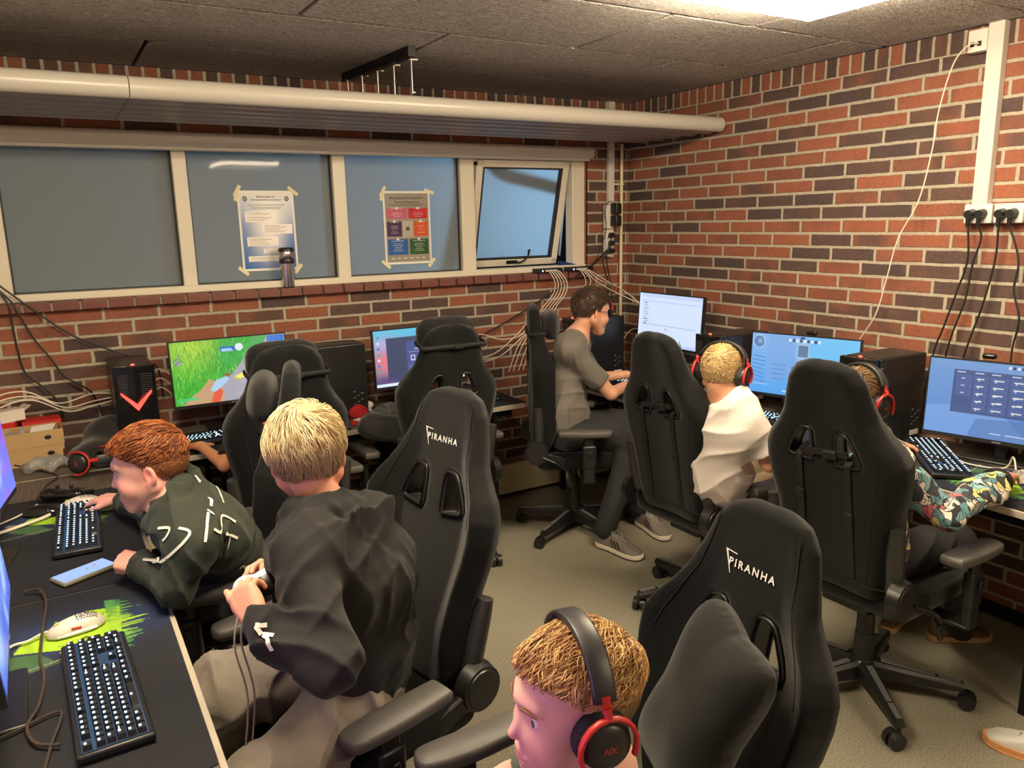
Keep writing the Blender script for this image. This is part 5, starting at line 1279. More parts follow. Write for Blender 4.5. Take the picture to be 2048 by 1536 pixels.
# joints of the people, in metres in the room
JT={'man': {'head': (-0.835, -0.727, 1.226), 'neck': (-0.908, -0.67, 1.034), 'shR': (-1.046, -0.796, 1.01), 'shL': (-0.809, -0.539, 0.985), 'elR': (-0.797, -0.856, 0.787), 'wrR': (-0.555, -0.73, 0.82), 'elL': (-0.673, -0.623, 0.823), 'wrL': (-0.561, -0.601, 0.847), 'chest': (-0.972, -0.665, 0.851), 'waist': (-1.02, -0.643, 0.627), 'hipR': (-1.049, -0.744, 0.53), 'hipL': (-0.892, -0.604, 0.512), 'kneeR': (-0.859, -1.118, 0.629), 'kneeL': (-0.661, -0.918, 0.618), 'ankR': (-1.035, -1.23, 0.225), 'ankL': (-0.803, -1.096, 0.171)},
 'p2': {'head': (-1.145, -1.991, 1.129), 'neck': (-1.132, -2.004, 1.011), 'shR': (-1.127, -2.103, 0.955), 'shL': (-1.062, -1.851, 0.931), 'elR': (-1.063, -2.148, 0.782), 'wrR': (-0.773, -2.053, 0.803), 'elL': (-0.988, -1.812, 0.781), 'wrL': (-0.731, -1.766, 0.867), 'chest': (-1.125, -2.002, 0.889), 'waist': (-1.12, -2.004, 0.745), 'hipR': (-1.146, -2.081, 0.658), 'hipL': (-1.079, -1.909, 0.648), 'kneeR': (-0.773, -1.984, 0.599), 'kneeL': (-0.721, -1.769, 0.634), 'ankR': (-0.867, -2.006, 0.278), 'ankL': (-0.797, -1.798, 0.326)},
 'p3': {'head': (-1.06, -2.525, 1.095), 'neck': (-1.073, -2.567, 0.986), 'shR': (-1.104, -2.702, 0.893), 'shL': (-1.012, -2.45, 0.934), 'elR': (-1.052, -2.78, 0.747), 'wrR': (-0.66, -2.746, 0.771), 'elL': (-0.741, -2.369, 0.802), 'wrL': (-0.594, -2.355, 0.828), 'chest': (-1.084, -2.596, 0.842), 'waist': (-1.1, -2.617, 0.712), 'hipR': (-1.079, -2.694, 0.594), 'hipL': (-1.014, -2.499, 0.579), 'kneeR': (-0.7, -2.645, 0.499), 'kneeL': (-0.627, -2.439, 0.549), 'ankR': (-0.638, -2.638, 0.191), 'ankL': (-0.681, -2.48, 0.246)},
 'p4': {'head': (-2.749, -3.266, 1.009), 'neck': (-2.726, -3.285, 0.89), 'shL': (-2.847, -3.357, 0.885), 'shR': (-2.541, -3.237, 0.755), 'chest': (-2.666, -3.272, 0.696), 'waist': (-2.616, -3.278, 0.548), 'elL': (-2.925, -3.337, 0.774), 'wrL': (-2.976, -3.201, 0.724), 'elR': (-2.587, -3.116, 0.553), 'wrR': (-2.742, -3.013, 0.603), 'hipL': (-2.666, -3.288, 0.486), 'hipR': (-2.502, -3.23, 0.44), 'kneeL': (-2.926, -3.257, 0.614), 'kneeR': (-2.759, -3.036, 0.466), 'ankL': (-2.87, -3.216, 0.184), 'ankR': (-2.709, -2.991, 0.035)},
 'p5': {'head': (-2.888, -2.426, 1.194), 'neck': (-2.866, -2.472, 1.061), 'shL': (-2.951, -2.585, 1.023), 'shR': (-2.716, -2.439, 0.927), 'elL': (-2.962, -2.754, 0.885), 'wrL': (-3.058, -2.611, 0.946), 'elR': (-2.857, -2.315, 0.748), 'wrR': (-2.987, -2.476, 0.895), 'chest': (-2.822, -2.502, 0.897), 'waist': (-2.828, -2.509, 0.752), 'hipL': (-2.847, -2.612, 0.674), 'hipR': (-2.755, -2.444, 0.615), 'kneeL': (-3.111, -2.727, 0.631), 'kneeR': (-3.134, -2.376, 0.651), 'ankL': (-3.134, -2.543, 0.11), 'ankR': (-3.135, -2.254, 0.073)},
 'p6': {'head': (-3.177, -1.843, 1.082), 'neck': (-3.132, -1.904, 0.94), 'shL': (-3.098, -2.052, 0.905), 'shR': (-3.052, -1.743, 0.917), 'elL': (-3.17, -2.053, 0.82), 'wrL': (-3.224, -1.872, 0.848), 'elR': (-3.109, -1.547, 0.852), 'wrR': (-3.218, -1.513, 0.873), 'chest': (-3.046, -1.881, 0.854), 'waist': (-2.983, -1.772, 0.721), 'hipL': (-2.943, -1.807, 0.675), 'hipR': (-2.899, -1.547, 0.631), 'kneeL': (-3.088, -1.956, 0.684), 'kneeR': (-3.088, -1.554, 0.629), 'ankL': (-3.028, -1.768, 0.382), 'ankR': (-3.063, -1.402, 0.338)},
 'p7': {'head': (-2.441, -0.732, 0.95), 'neck': (-2.476, -0.743, 0.82), 'shL': (-2.641, -0.777, 0.764), 'shR': (-2.4, -0.855, 0.787), 'elL': (-2.818, -0.922, 0.713), 'wrL': (-2.864, -0.613, 0.75), 'elR': (-2.391, -0.785, 0.606), 'wrR': (-2.465, -0.417, 0.72), 'chest': (-2.526, -0.806, 0.683), 'waist': (-2.547, -0.835, 0.511), 'hipL': (-2.646, -0.856, 0.425), 'hipR': (-2.483, -0.894, 0.424), 'kneeL': (-2.639, -0.332, 0.399), 'kneeR': (-2.478, -0.368, 0.403), 'ankL': (-2.629, -0.251, 0.024), 'ankR': (-2.462, -0.29, 0.024)},
 'p8': {'head': (-1.777, -0.74, 0.924), 'neck': (-1.811, -0.785, 0.8), 'shL': (-1.993, -0.84, 0.766), 'shR': (-1.692, -0.812, 0.738), 'elL': (-2.12, -0.759, 0.792), 'wrL': (-1.925, -0.532, 0.83), 'elR': (-1.614, -0.707, 0.625), 'wrR': (-1.6, -0.516, 0.714), 'chest': (-1.838, -0.832, 0.69), 'waist': (-1.864, -0.873, 0.556), 'hipL': (-1.956, -0.896, 0.481), 'hipR': (-1.79, -0.878, 0.468), 'kneeL': (-1.877, -0.469, 0.476), 'kneeR': (-1.7, -0.518, 0.458), 'ankL': (-1.853, -0.441, 0.158), 'ankR': (-1.696, -0.48, 0.136)}}
def upd(k,**kw): JT[k].update(kw)
upd('man',neck=(-.905,-.685,1.075),shR=(-1.04,-.81,1.045),shL=(-.81,-.54,1.02),hipR=(-1.02,-.80,.57),hipL=(-.96,-.60,.57),waist=(-1.0,-.69,.68),kneeR=(-.80,-1.07,.60),kneeL=(-.60,-.88,.60),ankR=(-.965,-1.03,.10),ankL=(-.62,-.88,.10),elL=(-.66,-.52,.80),wrL=(-.50,-.62,.82),wrR=(-.52,-.70,.79))
upd('p2',head=(-1.14,-1.985,1.115),neck=(-1.125,-1.99,1.02),hipR=(-1.06,-1.94,.57),hipL=(-1.04,-1.76,.57),waist=(-1.10,-1.93,.70),kneeR=(-.68,-1.99,.57),kneeL=(-.66,-1.74,.57),ankR=(-.66,-1.97,.10),ankL=(-.64,-1.76,.10),wrR=(-.80,-2.02,.79),elR=(-1.03,-2.14,.77),wrL=(-.62,-1.66,.79),elL=(-.88,-1.72,.78))
upd('p3',hipR=(-1.04,-2.64,.57),hipL=(-1.02,-2.46,.57),waist=(-1.08,-2.60,.70),kneeR=(-.68,-2.68,.56),kneeL=(-.66,-2.42,.56),ankR=(-.42,-2.60,.10),ankL=(-.50,-2.38,.10),elL=(-.80,-2.36,.80),wrL=(-.47,-2.25,.79),elR=(-1.0,-2.82,.775),wrR=(-.59,-2.76,.795))
upd('p4',chest=(-2.68,-3.24,.72),waist=(-2.62,-3.16,.54),hipL=(-2.60,-3.22,.44),hipR=(-2.58,-3.06,.44),shR=(-2.62,-3.13,.83),shL=(-2.80,-3.38,.83),elR=(-2.70,-2.98,.66),wrR=(-2.90,-2.98,.67),elL=(-2.92,-3.40,.66),wrL=(-3.08,-3.28,.76),kneeL=(-2.98,-3.30,.45),kneeR=(-2.98,-3.08,.45),ankL=(-2.98,-3.3,.08),ankR=(-2.98,-3.08,.08))
upd('p5',hipL=(-2.80,-2.44,.58),hipR=(-2.76,-2.26,.58),waist=(-2.81,-2.44,.70),kneeL=(-3.08,-2.66,.60),kneeR=(-3.10,-2.30,.60),ankL=(-3.10,-2.62,.10),ankR=(-3.12,-2.22,.10),wrR=(-2.99,-2.50,.92),elR=(-2.84,-2.32,.80),elL=(-2.97,-2.77,.88))
upd('p6',head=(-3.162,-1.85,1.068),neck=(-3.125,-1.87,.965),hipL=(-2.96,-1.68,.59),hipR=(-2.92,-1.44,.58),waist=(-2.94,-1.66,.72),chest=(-3.02,-1.81,.84),kneeL=(-3.24,-1.78,.60),kneeR=(-3.28,-1.42,.60),ankL=(-3.20,-1.78,.10),ankR=(-3.30,-1.42,.10),elR=(-3.12,-1.55,.82),wrR=(-3.215,-1.28,.79),elL=(-3.15,-2.05,.79),wrL=(-3.215,-1.86,.80))
upd('p7',head=(-2.565,-.72,.97),neck=(-2.58,-.75,.85),shR=(-2.44,-.76,.80),shL=(-2.73,-.79,.80),chest=(-2.59,-.78,.72),waist=(-2.60,-.80,.58),hipL=(-2.68,-.80,.53),hipR=(-2.53,-.80,.53),elR=(-2.44,-.60,.74),wrR=(-2.52,-.42,.77),elL=(-2.80,-.84,.745),wrL=(-2.855,-.60,.775),kneeL=(-2.68,-.38,.56),kneeR=(-2.53,-.38,.56),ankL=(-2.68,-.36,.08),ankR=(-2.53,-.36,.08))
upd('p8',waist=(-1.84,-.80,.58),hipL=(-1.90,-.76,.53),hipR=(-1.76,-.76,.53),kneeL=(-1.90,-.36,.55),kneeR=(-1.75,-.36,.55),ankL=(-1.90,-.32,.08),ankR=(-1.75,-.32,.08),elL=(-2.12,-.74,.79),wrL=(-1.93,-.52,.79),head=(-1.795,-.72,.965),neck=(-1.82,-.76,.83))
A3=lambda v: np.asarray(v,float)
U=lambda a,b_:(A3(b_)-A3(a))/np.linalg.norm(A3(b_)-A3(a))
def head_prims(child=True):
    if child: return head_prims_child()
    return head_prims_adult()
def head_prims_child():
    P=head_prims_adult(); Q=[]
    for kd,a,k in P:
        if kd=='c' and a[0]==(0,.088,.018): a=((0,.086,.006),(0,.1045,-.030),.0070,.0098)
        elif kd=='c' and a[0]==(0,.052,-.040): a=((0,.048,-.038),(0,.060,-.086),.045,.026)
        elif kd=='e' and a[0]==(0,.078,-.106): a=((0,.073,-.098),(.019,.014,.014))
        elif kd=='e' and abs(a[0][0])==.036: a=((a[0][0],.058,-.042),(.030,.029,.030))
        elif kd=='e' and a[0]==(0,-.010,.028): a=((0,-.008,.030),(.078,.098,.088))
        elif kd=='e' and abs(a[0][0])==.0115: a=((a[0][0],.089,-.036),(.008,.009,.007))
        Q.append((kd,a,k))
    return Q
def head_prims_adult():
    """adult-size head about the point between the ears; x right, y forward, z up"""
    P=[('e',((0,-.010,.028),(.076,.097,.086)),0),('e',((0,.030,-.012),(.062,.062,.070)),.03),
       ('c',((0,.052,-.040),(0,.066,-.094),.043,.024),.03),('e',((0,.078,-.106),(.020,.015,.014)),.02)]
    for s in (-1,1):
        P+=[('c',((s*.056,-.004,-.045),(s*.022,.062,-.098),.024,.020),.03),('e',((s*.036,.062,-.038),(.027,.026,.026)),.025),
            ('c',((s*.006,.090,.030),(s*.038,.078,.030),.009,.008),.014),
            ('e',((s*.0115,.093,-.041),(.0085,.0095,.0075)),.006)]
    P+=[('c',((0,.088,.018),(0,.110,-.034),.0075,.0105),.010),('e',((0,.0855,-.071),(.026,.014,.016)),.012),
        ('c',((-.019,.0925,-.0655),(.019,.0925,-.0655),.0042,.0042),.005),('c',((-.015,.0915,-.0760),(.015,.0915,-.0760),.0055,.0055),.005)]
    for s in (-1,1):
        P+=[('e',((s*.0325,.0745,.004),(.0150,.0135,.0125)),.004)]
    return P
def head_cuts():
    C_=[('c',((-.020,.0985,-.0705),(.020,.0985,-.0705),.0014,.0014),.003)]
    for s in (-1,1):
        C_+=[('e',((s*.0325,.0885,.0025),(.0100,.0085,.0036)),.002),('e',((s*.0075,.100,-.0485),(.0035,.005,.003)),.003)]
    return C_
HPC=head_prims(True); HPA=head_prims(False); HP=HPC; HC=head_cuts()
def socket_dent(q):
    d=0
    for s in (-1,1): d=d+.0075*np.exp(-(((q[:,0]-s*.030)/.015)**2+((q[:,2]-.006)/.013)**2+((q[:,1]-.088)/.03)**2))
    return d
def ear_sdf(q,s):
    R_=np.array(Euler((R(-12),0,R(-s*-22))).to_matrix())
    c=A3((s*.078,-.006,-.004)); d=s_ell(q,c,(.0085,.0185,.0315),R_)
    d=smin(d,s_ell(q,c+A3((-s*.001,.006,-.026)),(.006,.009,.010)),.006)
    d=smax(d,-s_ell(q,c+A3((s*.010,.004,.004)),(.009,.0105,.020),R_),.004)
    return d
def head_sdf(q):
    r=np.linalg.norm(q,axis=1); far=r>.22; out=r-.12
    k=~far
    if k.any():
        p=q[k]; f=body_sdf(HP); d=f(p)+socket_dent(p)*.9
        for s in (-1,1): d=smin(d,ear_sdf(p,s),.006)
        for kind,a,kk in HC:
            x = s_cone(p,*a) if kind=='c' else s_ell(p,*a)
            d=smax(d,-x,kk)
        out[k]=d
    return out
def hand_prims(w,f,n,side,s=1.,curl=(20,25,20),spread=6,thumb=(.75,.62,-.25),curls=None):
    """w wrist, f finger direction, n back-of-hand normal, side +1: thumb on +cross(f,n)"""
    w,f,n=A3(w),A3(f),A3(n); f/=np.linalg.norm(f); n=n-f*(n@f); n/=np.linalg.norm(n); l=np.cross(f,n)*side
    P=[]; k_=[]
    for i,(lx,fx) in enumerate(((.029,.082),(.010,.088),(-.010,.084),(-.027,.074))):
        kn=w+f*fx*s+l*lx*s+n*.002*s; k_.append(kn)
        P.append(('c',(w+l*lx*.55*s,kn,.0155*s,.0112*s),.012*s))
    P.append(('e',(w+f*.045*s-n*.005*s,(.036*s,.045*s,.015*s),np.stack([l,f,n],1)),.012*s))
    for i,(L_,r_) in enumerate(((.070,.0092),(.078,.0096),(.072,.0090),(.056,.0080))):
        a=R((1.5-i)*spread); d=f*math.cos(a)+l*math.sin(a); p=k_[i]; ang=0; cc=(curls[i] if curls else curl)
        for j,(fr,rr) in enumerate(((.45,1.),(.31,.90),(.24,.80))):
            ang+=R(cc[j]); dd=d*math.cos(ang)-n*math.sin(ang); q=p+dd*L_*fr*s
            P.append(('c',(p,q,r_*rr*s,r_*(rr-.08)*s),.0035*s)); p=q
    a=w+f*.022*s+l*.022*s-n*.004*s; d=f*thumb[0]+l*thumb[1]+n*thumb[2]; d/=np.linalg.norm(d); b_=a+d*.040*s
    P.append(('c',(a,b_,.0145*s,.0112*s),.012*s)); d2=d*.8+f*.45-n*.12; d2/=np.linalg.norm(d2); c=b_+d2*.030*s; P.append(('c',(b_,c,.0108*s,.0092*s),.004*s)); P.append(('c',(c,c+(d2+f*.3)*.018*s,.0095*s,.0075*s),.004*s))
    return P
def limb(a,b,ra,rb,k=.02): return ('c',(A3(a),A3(b),ra,rb),k)
SK={}
def skin_mat(name,c): return mat(name,c,.52,attr='pic',sss=.12,bump=.12,bscale=350,spec=.35)
def person(key,label,hfwd,hup,hs=.92,bs=1.,skin=(214,158,128),hands=(),h=.0035,top=None,legs=None,shoes=None,tilt=None,res_top=.005,extra=None,cover='long'):
    J={k:A3(v) for k,v in JT[key].items()}; base=A3(((J['hipL'][0]+J['hipR'][0])/2,(J['hipL'][1]+J['hipR'][1])/2,0))
    t=thing('person',label,'person',tuple(base))
    Hm=frame(hfwd,hup); Hc=J['head']
    nb=Hc+Hm@A3((0,-.030,-.055))*hs
    pr=[]
    nk=J['neck']
    pr.append(limb(nb,nk,.046*hs,.049*hs,.03))
    sR,sL=J['shR'],J['shL']; lat=(sR-sL)/np.linalg.norm(sR-sL); r=.040*bs
    pr.append(limb(sL+lat*.03,sR-lat*.03,.038*bs,.038*bs,.05))
    for s_,sh,el,wr,hp,kn,an in ((-1,'shL','elL','wrL','hipL','kneeL','ankL'),(1,'shR','elR','wrR','hipR','kneeR','ankR')):
        pr.append(limb(nk+lat*s_*.02,J[sh]+A3((0,0,.01)),.040*bs,.040*bs,.05))
        pr.append(limb(J['chest']+lat*s_*.05*bs,J['waist']+lat*s_*.045*bs,.070*bs,.062*bs,.04)); pr.append(limb(J['waist']+lat*s_*.045*bs,J[hp],.062*bs,.070*bs,.04))
        pr.append(limb(nk+(J[sh]-nk)*.55,J['chest']+lat*s_*.05*bs,.050*bs,.066*bs,.05))
        pr.append(limb(J[sh],J[el],.040*bs,.031*bs,.02)); pr.append(limb(J[el],J[wr],.032*bs,.0205*bs,.015))
        pr.append(limb(J[hp],J[kn],.064*bs,.046*bs,.03)); pr.append(limb(J[kn],J[an],.046*bs,.029*bs,.02))
    pr.append(limb(nk,J['chest'],.05*bs,.075*bs,.05))
    hp_=[]
    for hd in hands: hp_+=hand_prims(**hd)
    fb_=body_sdf(pr); fh_=body_sdf(hp_) if hp_ else None
    def f(P):
        d=fb_(P); q=((P-Hc)@Hm)/hs; d=smin(d,head_sdf(q)*hs,.012)
        if fh_ is not None:
            # only near the hands
            m_=np.zeros(len(P),bool)
            for hd in hands: m_|=np.linalg.norm(P-A3(hd['w']),axis=1)<.26
            if m_.any(): dd=d[m_]; d[m_]=smin(dd,fh_(P[m_]),.010)
        return d
    pts=np.array(list(J.values())); lo=pts.min(0)-.24; hi=pts.max(0)+.24; lo[2]=max(lo[2],.03)
    V,F=surf(f,lo,hi,h)
    q=((V-Hc)@Hm)/hs; c=np.tile(A3(srgb(*skin)),(len(V),1))
    g=lambda x0,y0,z0,sx,sy,sz: np.exp(-(((np.abs(q[:,0])-x0)/sx)**2+((q[:,1]-y0)/sy)**2+((q[:,2]-z0)/sz)**2))[:,None]
    red=A3(srgb(min(255,skin[0]+2),skin[1]-42,skin[2]-38)); lip=A3(srgb(188,98,92))
    for (a,w_,col) in ((g(.04,.075,-.035,.022,.03,.022),.35,red),(g(0,.11,-.035,.014,.02,.014),.35,red),(g(.08,-.005,0,.012,.03,.035),.6,red),(g(.0,.094,-.0705,.021,.012,.0085)>.45,.75,lip)):
        a=a.astype(float)*w_; c=c*(1-a)+col*a
    body=mesh_np('body',V-base,F,skin_mat('skin',srgb(*skin)),t,attr={'pic':c})
    # eyes
    for s_ in (-1,1):
        ec=Hc+Hm@A3((s_*.0325,.0738,.0030))*hs-base; b=MB(); Rm=Matrix(Hm.tolist())
        b.sph(ec,.0116*hs,18,14); d=Vector(Hm@A3((0,1,0))); b.cone(ec+d*.0098*hs if False else Vector(ec)+d*.0098*hs,Vector(ec)+d*.0121*hs,.0056*hs,.0050*hs,n=16,mi=1); b.cone(Vector(ec)+d*.0120*hs,Vector(ec)+d*.0123*hs,.0026*hs,.0024*hs,n=12,mi=2)
        b.build('eye',[mat('eye_white',srgb(215,205,200),.25),mat('iris',srgb(70,80,90),.2),BLACK_G],t)
        b=MB(); pp=[]
        for k in range(7): x=.014+.0062*k; pp.append(Vector(Hc+Hm@A3((s_*x,.0995-.0008*k*k*.55,.0235+.0045*math.sin(k/6*PI)))*hs-base))
        b.tube(pp,[.0014,.0022,.0024,.0023,.002,.0016,.0008],n=6); b.build('eyebrow',mat('eyebrow_hair',srgb(120,85,60),.9),t)
    return dict(t=t,J=J,base=base,Hm=Hm,Hc=Hc,hs=hs,bs=bs,f=f,lat=lat)
def wrinkle(amp,seed,fr=26,dirs=5):
    g=np.random.default_rng(seed); ks=g.normal(size=(dirs,3)); ks/=np.linalg.norm(ks,axis=1)[:,None]; ks*=g.uniform(.7,1.5,dirs)[:,None]*fr
    low=Wob(4,fr*.30,seed+7); ph=g.uniform(0,6.28,dirs); m_=[Wob(3,fr*.33,seed+20+i) for i in range(dirs)]; fine=Wob(5,fr*2.2,seed+90)
    def w(P):
        l=low(P)*1.6; o=0
        for i in range(dirs): o=o+(1-np.abs(np.sin(P@ks[i]+ph[i]+l)))**1.7*np.clip(m_[i](P)+.1,0,1.2)
        return amp*(o*1.5-.35)+amp*.08*fine(P)
    return w
def top_garment(p,name,matl,add=.014,sleeve='long',hood=False,res=.005,amp=.006,seed=1,attr=None,neck_cut=.058,arm_r=.050,fr=26,loose=.0,nrm=0.,hoodr=1.,hood_dir=None):
    J,bs,lat=p['J'],p['bs'],p['lat']; pr=[]; nk=J['neck']; sR,sL=J['shR'],J['shL']; up=(nk-J['waist']); up/=np.linalg.norm(up); back=np.cross(lat,up)*-1.0
    fwd=np.cross(up,lat); back=-fwd
    pr.append(limb(sL+lat*.02,sR-lat*.02,.046*bs+add*.6,.046*bs+add*.6,.05))
    for s_,sh,el,wr,hp in ((-1,'shL','elL','wrL','hipL'),(1,'shR','elR','wrR','hipR')):
        pr.append(limb(nk+lat*s_*.03,J[sh],.040*bs+add*.5,.043*bs+add*.6,.05))
        pr.append(limb(J['chest']+lat*s_*.055*bs,J['waist']+lat*s_*.05*bs,.074*bs+add,.070*bs+add+loose,.05)); pr.append(limb(J['waist']+lat*s_*.05*bs,J[hp]+(J['waist']-J[hp])*.25,.070*bs+add+loose,.076*bs+add,.04))
        pr.append(limb(nk+(J[sh]-nk)*.55,J['chest']+lat*s_*.055*bs,.054*bs+add,.070*bs+add,.05))
        if sleeve=='long':
            e=J[el]; w_=J[wr]; d=(w_-e)/np.linalg.norm(w_-e)
            pr.append(limb(J[sh],e,arm_r*bs+.004,arm_r*bs*.92,.03)); pr.append(limb(e,w_-d*.02,arm_r*bs*.92,arm_r*bs*.80,.02)); pr.append(limb(w_-d*.025,w_+d*.008,.034*bs,.032*bs,.008))
        else:
            d=J[el]-J[sh]; pr.append(limb(J[sh],J[sh]+d*.66,.048*bs+.004,.056*bs,.03))
    if hood:
        ax=up*.75+U(nk,p['Hc'])*.25; ax/=np.linalg.norm(ax); c0=nk+up*.022+fwd*.006; R0_=.076*bs*(.5+.5*hoodr)
        ring=[c0+(lat*math.cos(a)+fwd*math.sin(a)*1.05)*R0_-ax*(.035*max(0,math.sin(a)))+ax*(.012*max(0,-math.sin(a))) for a in np.linspace(0,2*PI,15)]
        for a_,b_ in zip(ring[:-1],ring[1:]): pr.append(limb(a_,b_,.026*bs*hoodr,.026*bs*hoodr,.010))
        hc=nk+back*.072*bs-up*.060*bs*hoodr; Rm=np.stack([lat,fwd,up],1)
        pr.append(('e',(hc,(.110*bs*hoodr,.040*bs*hoodr,.088*bs*hoodr),Rm),.008))
        for s_ in (-1,1): pr.append(limb(nk+lat*s_*.085*bs*hoodr+back*.035-up*.01,nk+back*.088*bs-up*.165*bs*hoodr,.034*bs,.018,.010))
    wk=wrinkle(amp,seed,fr); f0=body_sdf(pr)
    nb=p['Hc']+p['Hm']@A3((0,-.03,-.05))*p['hs']; cuts=[(A3(nk)-up*.015,nb+(nb-nk)*1.2,neck_cut*bs,neck_cut*bs*1.15)]
    ends=[]
    for s_,sh,el,wr in ((-1,'shL','elL','wrL'),(1,'shR','elR','wrR')):
        if sleeve!='long':
            d=(J[el]-J[sh]); L_=np.linalg.norm(d); d=d/L_; ends.append((J[sh]+d*L_*.72,d))
    def f(P):
        d=f0(P)-wk(P)
        for a,b_,ra,rb in cuts: d=smax(d,-s_cone(P,a,b_,ra,rb),.008)
        for c,n_ in ends:
            near=np.linalg.norm(P-c,axis=1)<.11
            if near.any(): d[near]=np.maximum(d[near],((P[near]-c)@n_))
        return d
    ks=['neck','shL','shR','elL','elR','wrL','wrR','chest','waist','hipL','hipR']; pts=np.array([J[k] for k in ks])
    V,F=surf(f,pts.min(0)-.17,pts.max(0)+.17,res)
    o=mesh_np(name,V-p['base'],F,matl,p['t'],attr=attr(V) if attr else None); p['ftop']=f; p['topo']=o; return o
def bottoms(p,name,matl,add=.012,res=.006,amp=.005,seed=2,r=(.078,.062,.052),full=True):
    J,bs=p['J'],p['bs']; pr=[limb(J['hipL'],J['hipR'],.082*bs+add*.5,.082*bs+add*.5,.04),limb(J['waist'],(J['hipL']+J['hipR'])/2,.085*bs,.09*bs,.05)]
    for hp,kn,an in (('hipL','kneeL','ankL'),('hipR','kneeR','ankR')):
        pr.append(limb(J[hp],J[kn],r[0]*bs+add*.6,r[1]*bs+add*.4,.03)); pr.append(limb(J[kn],J[an]+A3((0,0,.01)),r[1]*bs+add*.3,r[2]*bs,.03))
    wk=wrinkle(amp,seed,24); f0=body_sdf(pr); f=lambda P:f0(P)-wk(P)
    pts=np.array([J[k] for k in ('hipL','hipR','kneeL','kneeR','ankL','ankR')]); lo=pts.min(0)-.15; hi=pts.max(0)+.17; hi[2]=J['waist'][2]+.02
    lo[2]=max(lo[2],.055)
    V,F=surf(f,lo,hi,res); return mesh_np(name,V-p['base'],F,matl,p['t'])
SOLE=mat('sole_white',srgb(225,214,190),.6)
def shoe(name,parent,base,heel,toe,upper,sole=None,L_=.30,stripes=False,laces=True,z=0.,gum=None):
    heel=A3((*heel,z)); toe=A3((*toe,z)); d=toe-heel; d/=np.linalg.norm(d); n=A3((0,0,1)); l=np.cross(d,n)
    toW=lambda a,b_,c: heel+d*a*L_+l*b_*L_+n*c*L_-base
    def T(P): q=P-heel; return np.stack([q@d,q@l,q@n],1)/L_
    wS=lambda x: np.interp(x,[0,.1,.35,.55,.75,.9,1.],[.09,.125,.12,.145,.165,.14,.05])
    def fs(q): return np.maximum(smax(np.abs(q[:,1])-wS(q[:,0]),np.maximum(q[:,0]-1.,-q[:,0]),.05),np.maximum(q[:,2]-(.10+.035*np.clip(.2-q[:,0],0,1)*2),-q[:,2]+.03*np.clip((q[:,0]-.75)/.25,0,1)**2))*L_*.8
    V,F=surf(lambda P:fs(T(P)),heel+d*L_*.5-.2,heel+d*L_*.5+.22,.004,cull=False); o=mesh_np(name,V-base,F,sole or SOLE,parent)
    if gum:
        V,F=surf(lambda P:np.maximum(fs((T(P)-A3((0,0,-.001)))*A3((.995,.97,1))),T(P)[:,2]*L_-.010),heel+d*L_*.5-.2,heel+d*L_*.5+.22,.004,cull=False); mesh_np('outsole',V-base-A3((0,0,.001)),F,gum,o)
    def fu(q):
        x,y,zz=q[:,0],q[:,1],q[:,2]; top=np.interp(x,[0,.06,.22,.36,.5,.7,.88,1.],[.36,.37,.31,.33,.29,.20,.145,.08])
        w=wS(x)*np.clip(1.0-.55*np.clip((zz-.12)/.28,0,1)**1.4,0,1)*.96
        dd=smax(smax(np.abs(y)-w,zz-top,.07),np.maximum(np.maximum(x-.985,.015-x),.06-zz),.03)
        return smax(dd,-(np.maximum(np.maximum(np.abs(y)-.065,np.abs(x-.18)-.11),.22-zz)),.02)*L_*.8
    V,F=surf(lambda P:fu(T(P)),heel+d*L_*.5-.2,heel+d*L_*.5+.22,.004,cull=False); mesh_np('shoe_upper',V-base,F,upper,o)
    b=MB()
    if laces:
        for k in range(5):
            x=.42+.055*k; zt=float(np.interp(x,[.36,.5,.7],[.335,.30,.215])); b.tube([toW(x,-.055,zt-.03),toW(x-.02,0,zt+.004),toW(x,.055,zt-.03)],.0035,n=6)
        for s_ in (-1,1): b.tube([toW(.40,0,.345),toW(.36,s_*.05,.37),toW(.44,s_*.10,.31),toW(.52,s_*.06,.28)],.003,n=6)
        b.build('shoe_laces',mat('lace_grey',srgb(150,146,140),.8),o)
    if stripes:
        for s_ in (-1,1):
            b=MB()
            for k in range(3):
                x=.36+.075*k
                def sp(x_,z_): w=float(wS(x_))*(1-.55*max(0,(z_-.12)/.28)**1.4)*.96; return toW(x_,s_*(w+.004),z_)
                q=[sp(x+.10,.125),sp(x+.055,.19),sp(x+.02,.245)]; vs=[]
                for p_,q_ in ((x+.10,.125),(x+.055,.19),(x+.02,.245)): vs+=[sp(p_-.02,q_),sp(p_+.02,q_)]
                b.add(vs,[(0,1,3,2),(2,3,5,4)],0,False)
            b.build('side_stripes',BLACK,o)
    return o
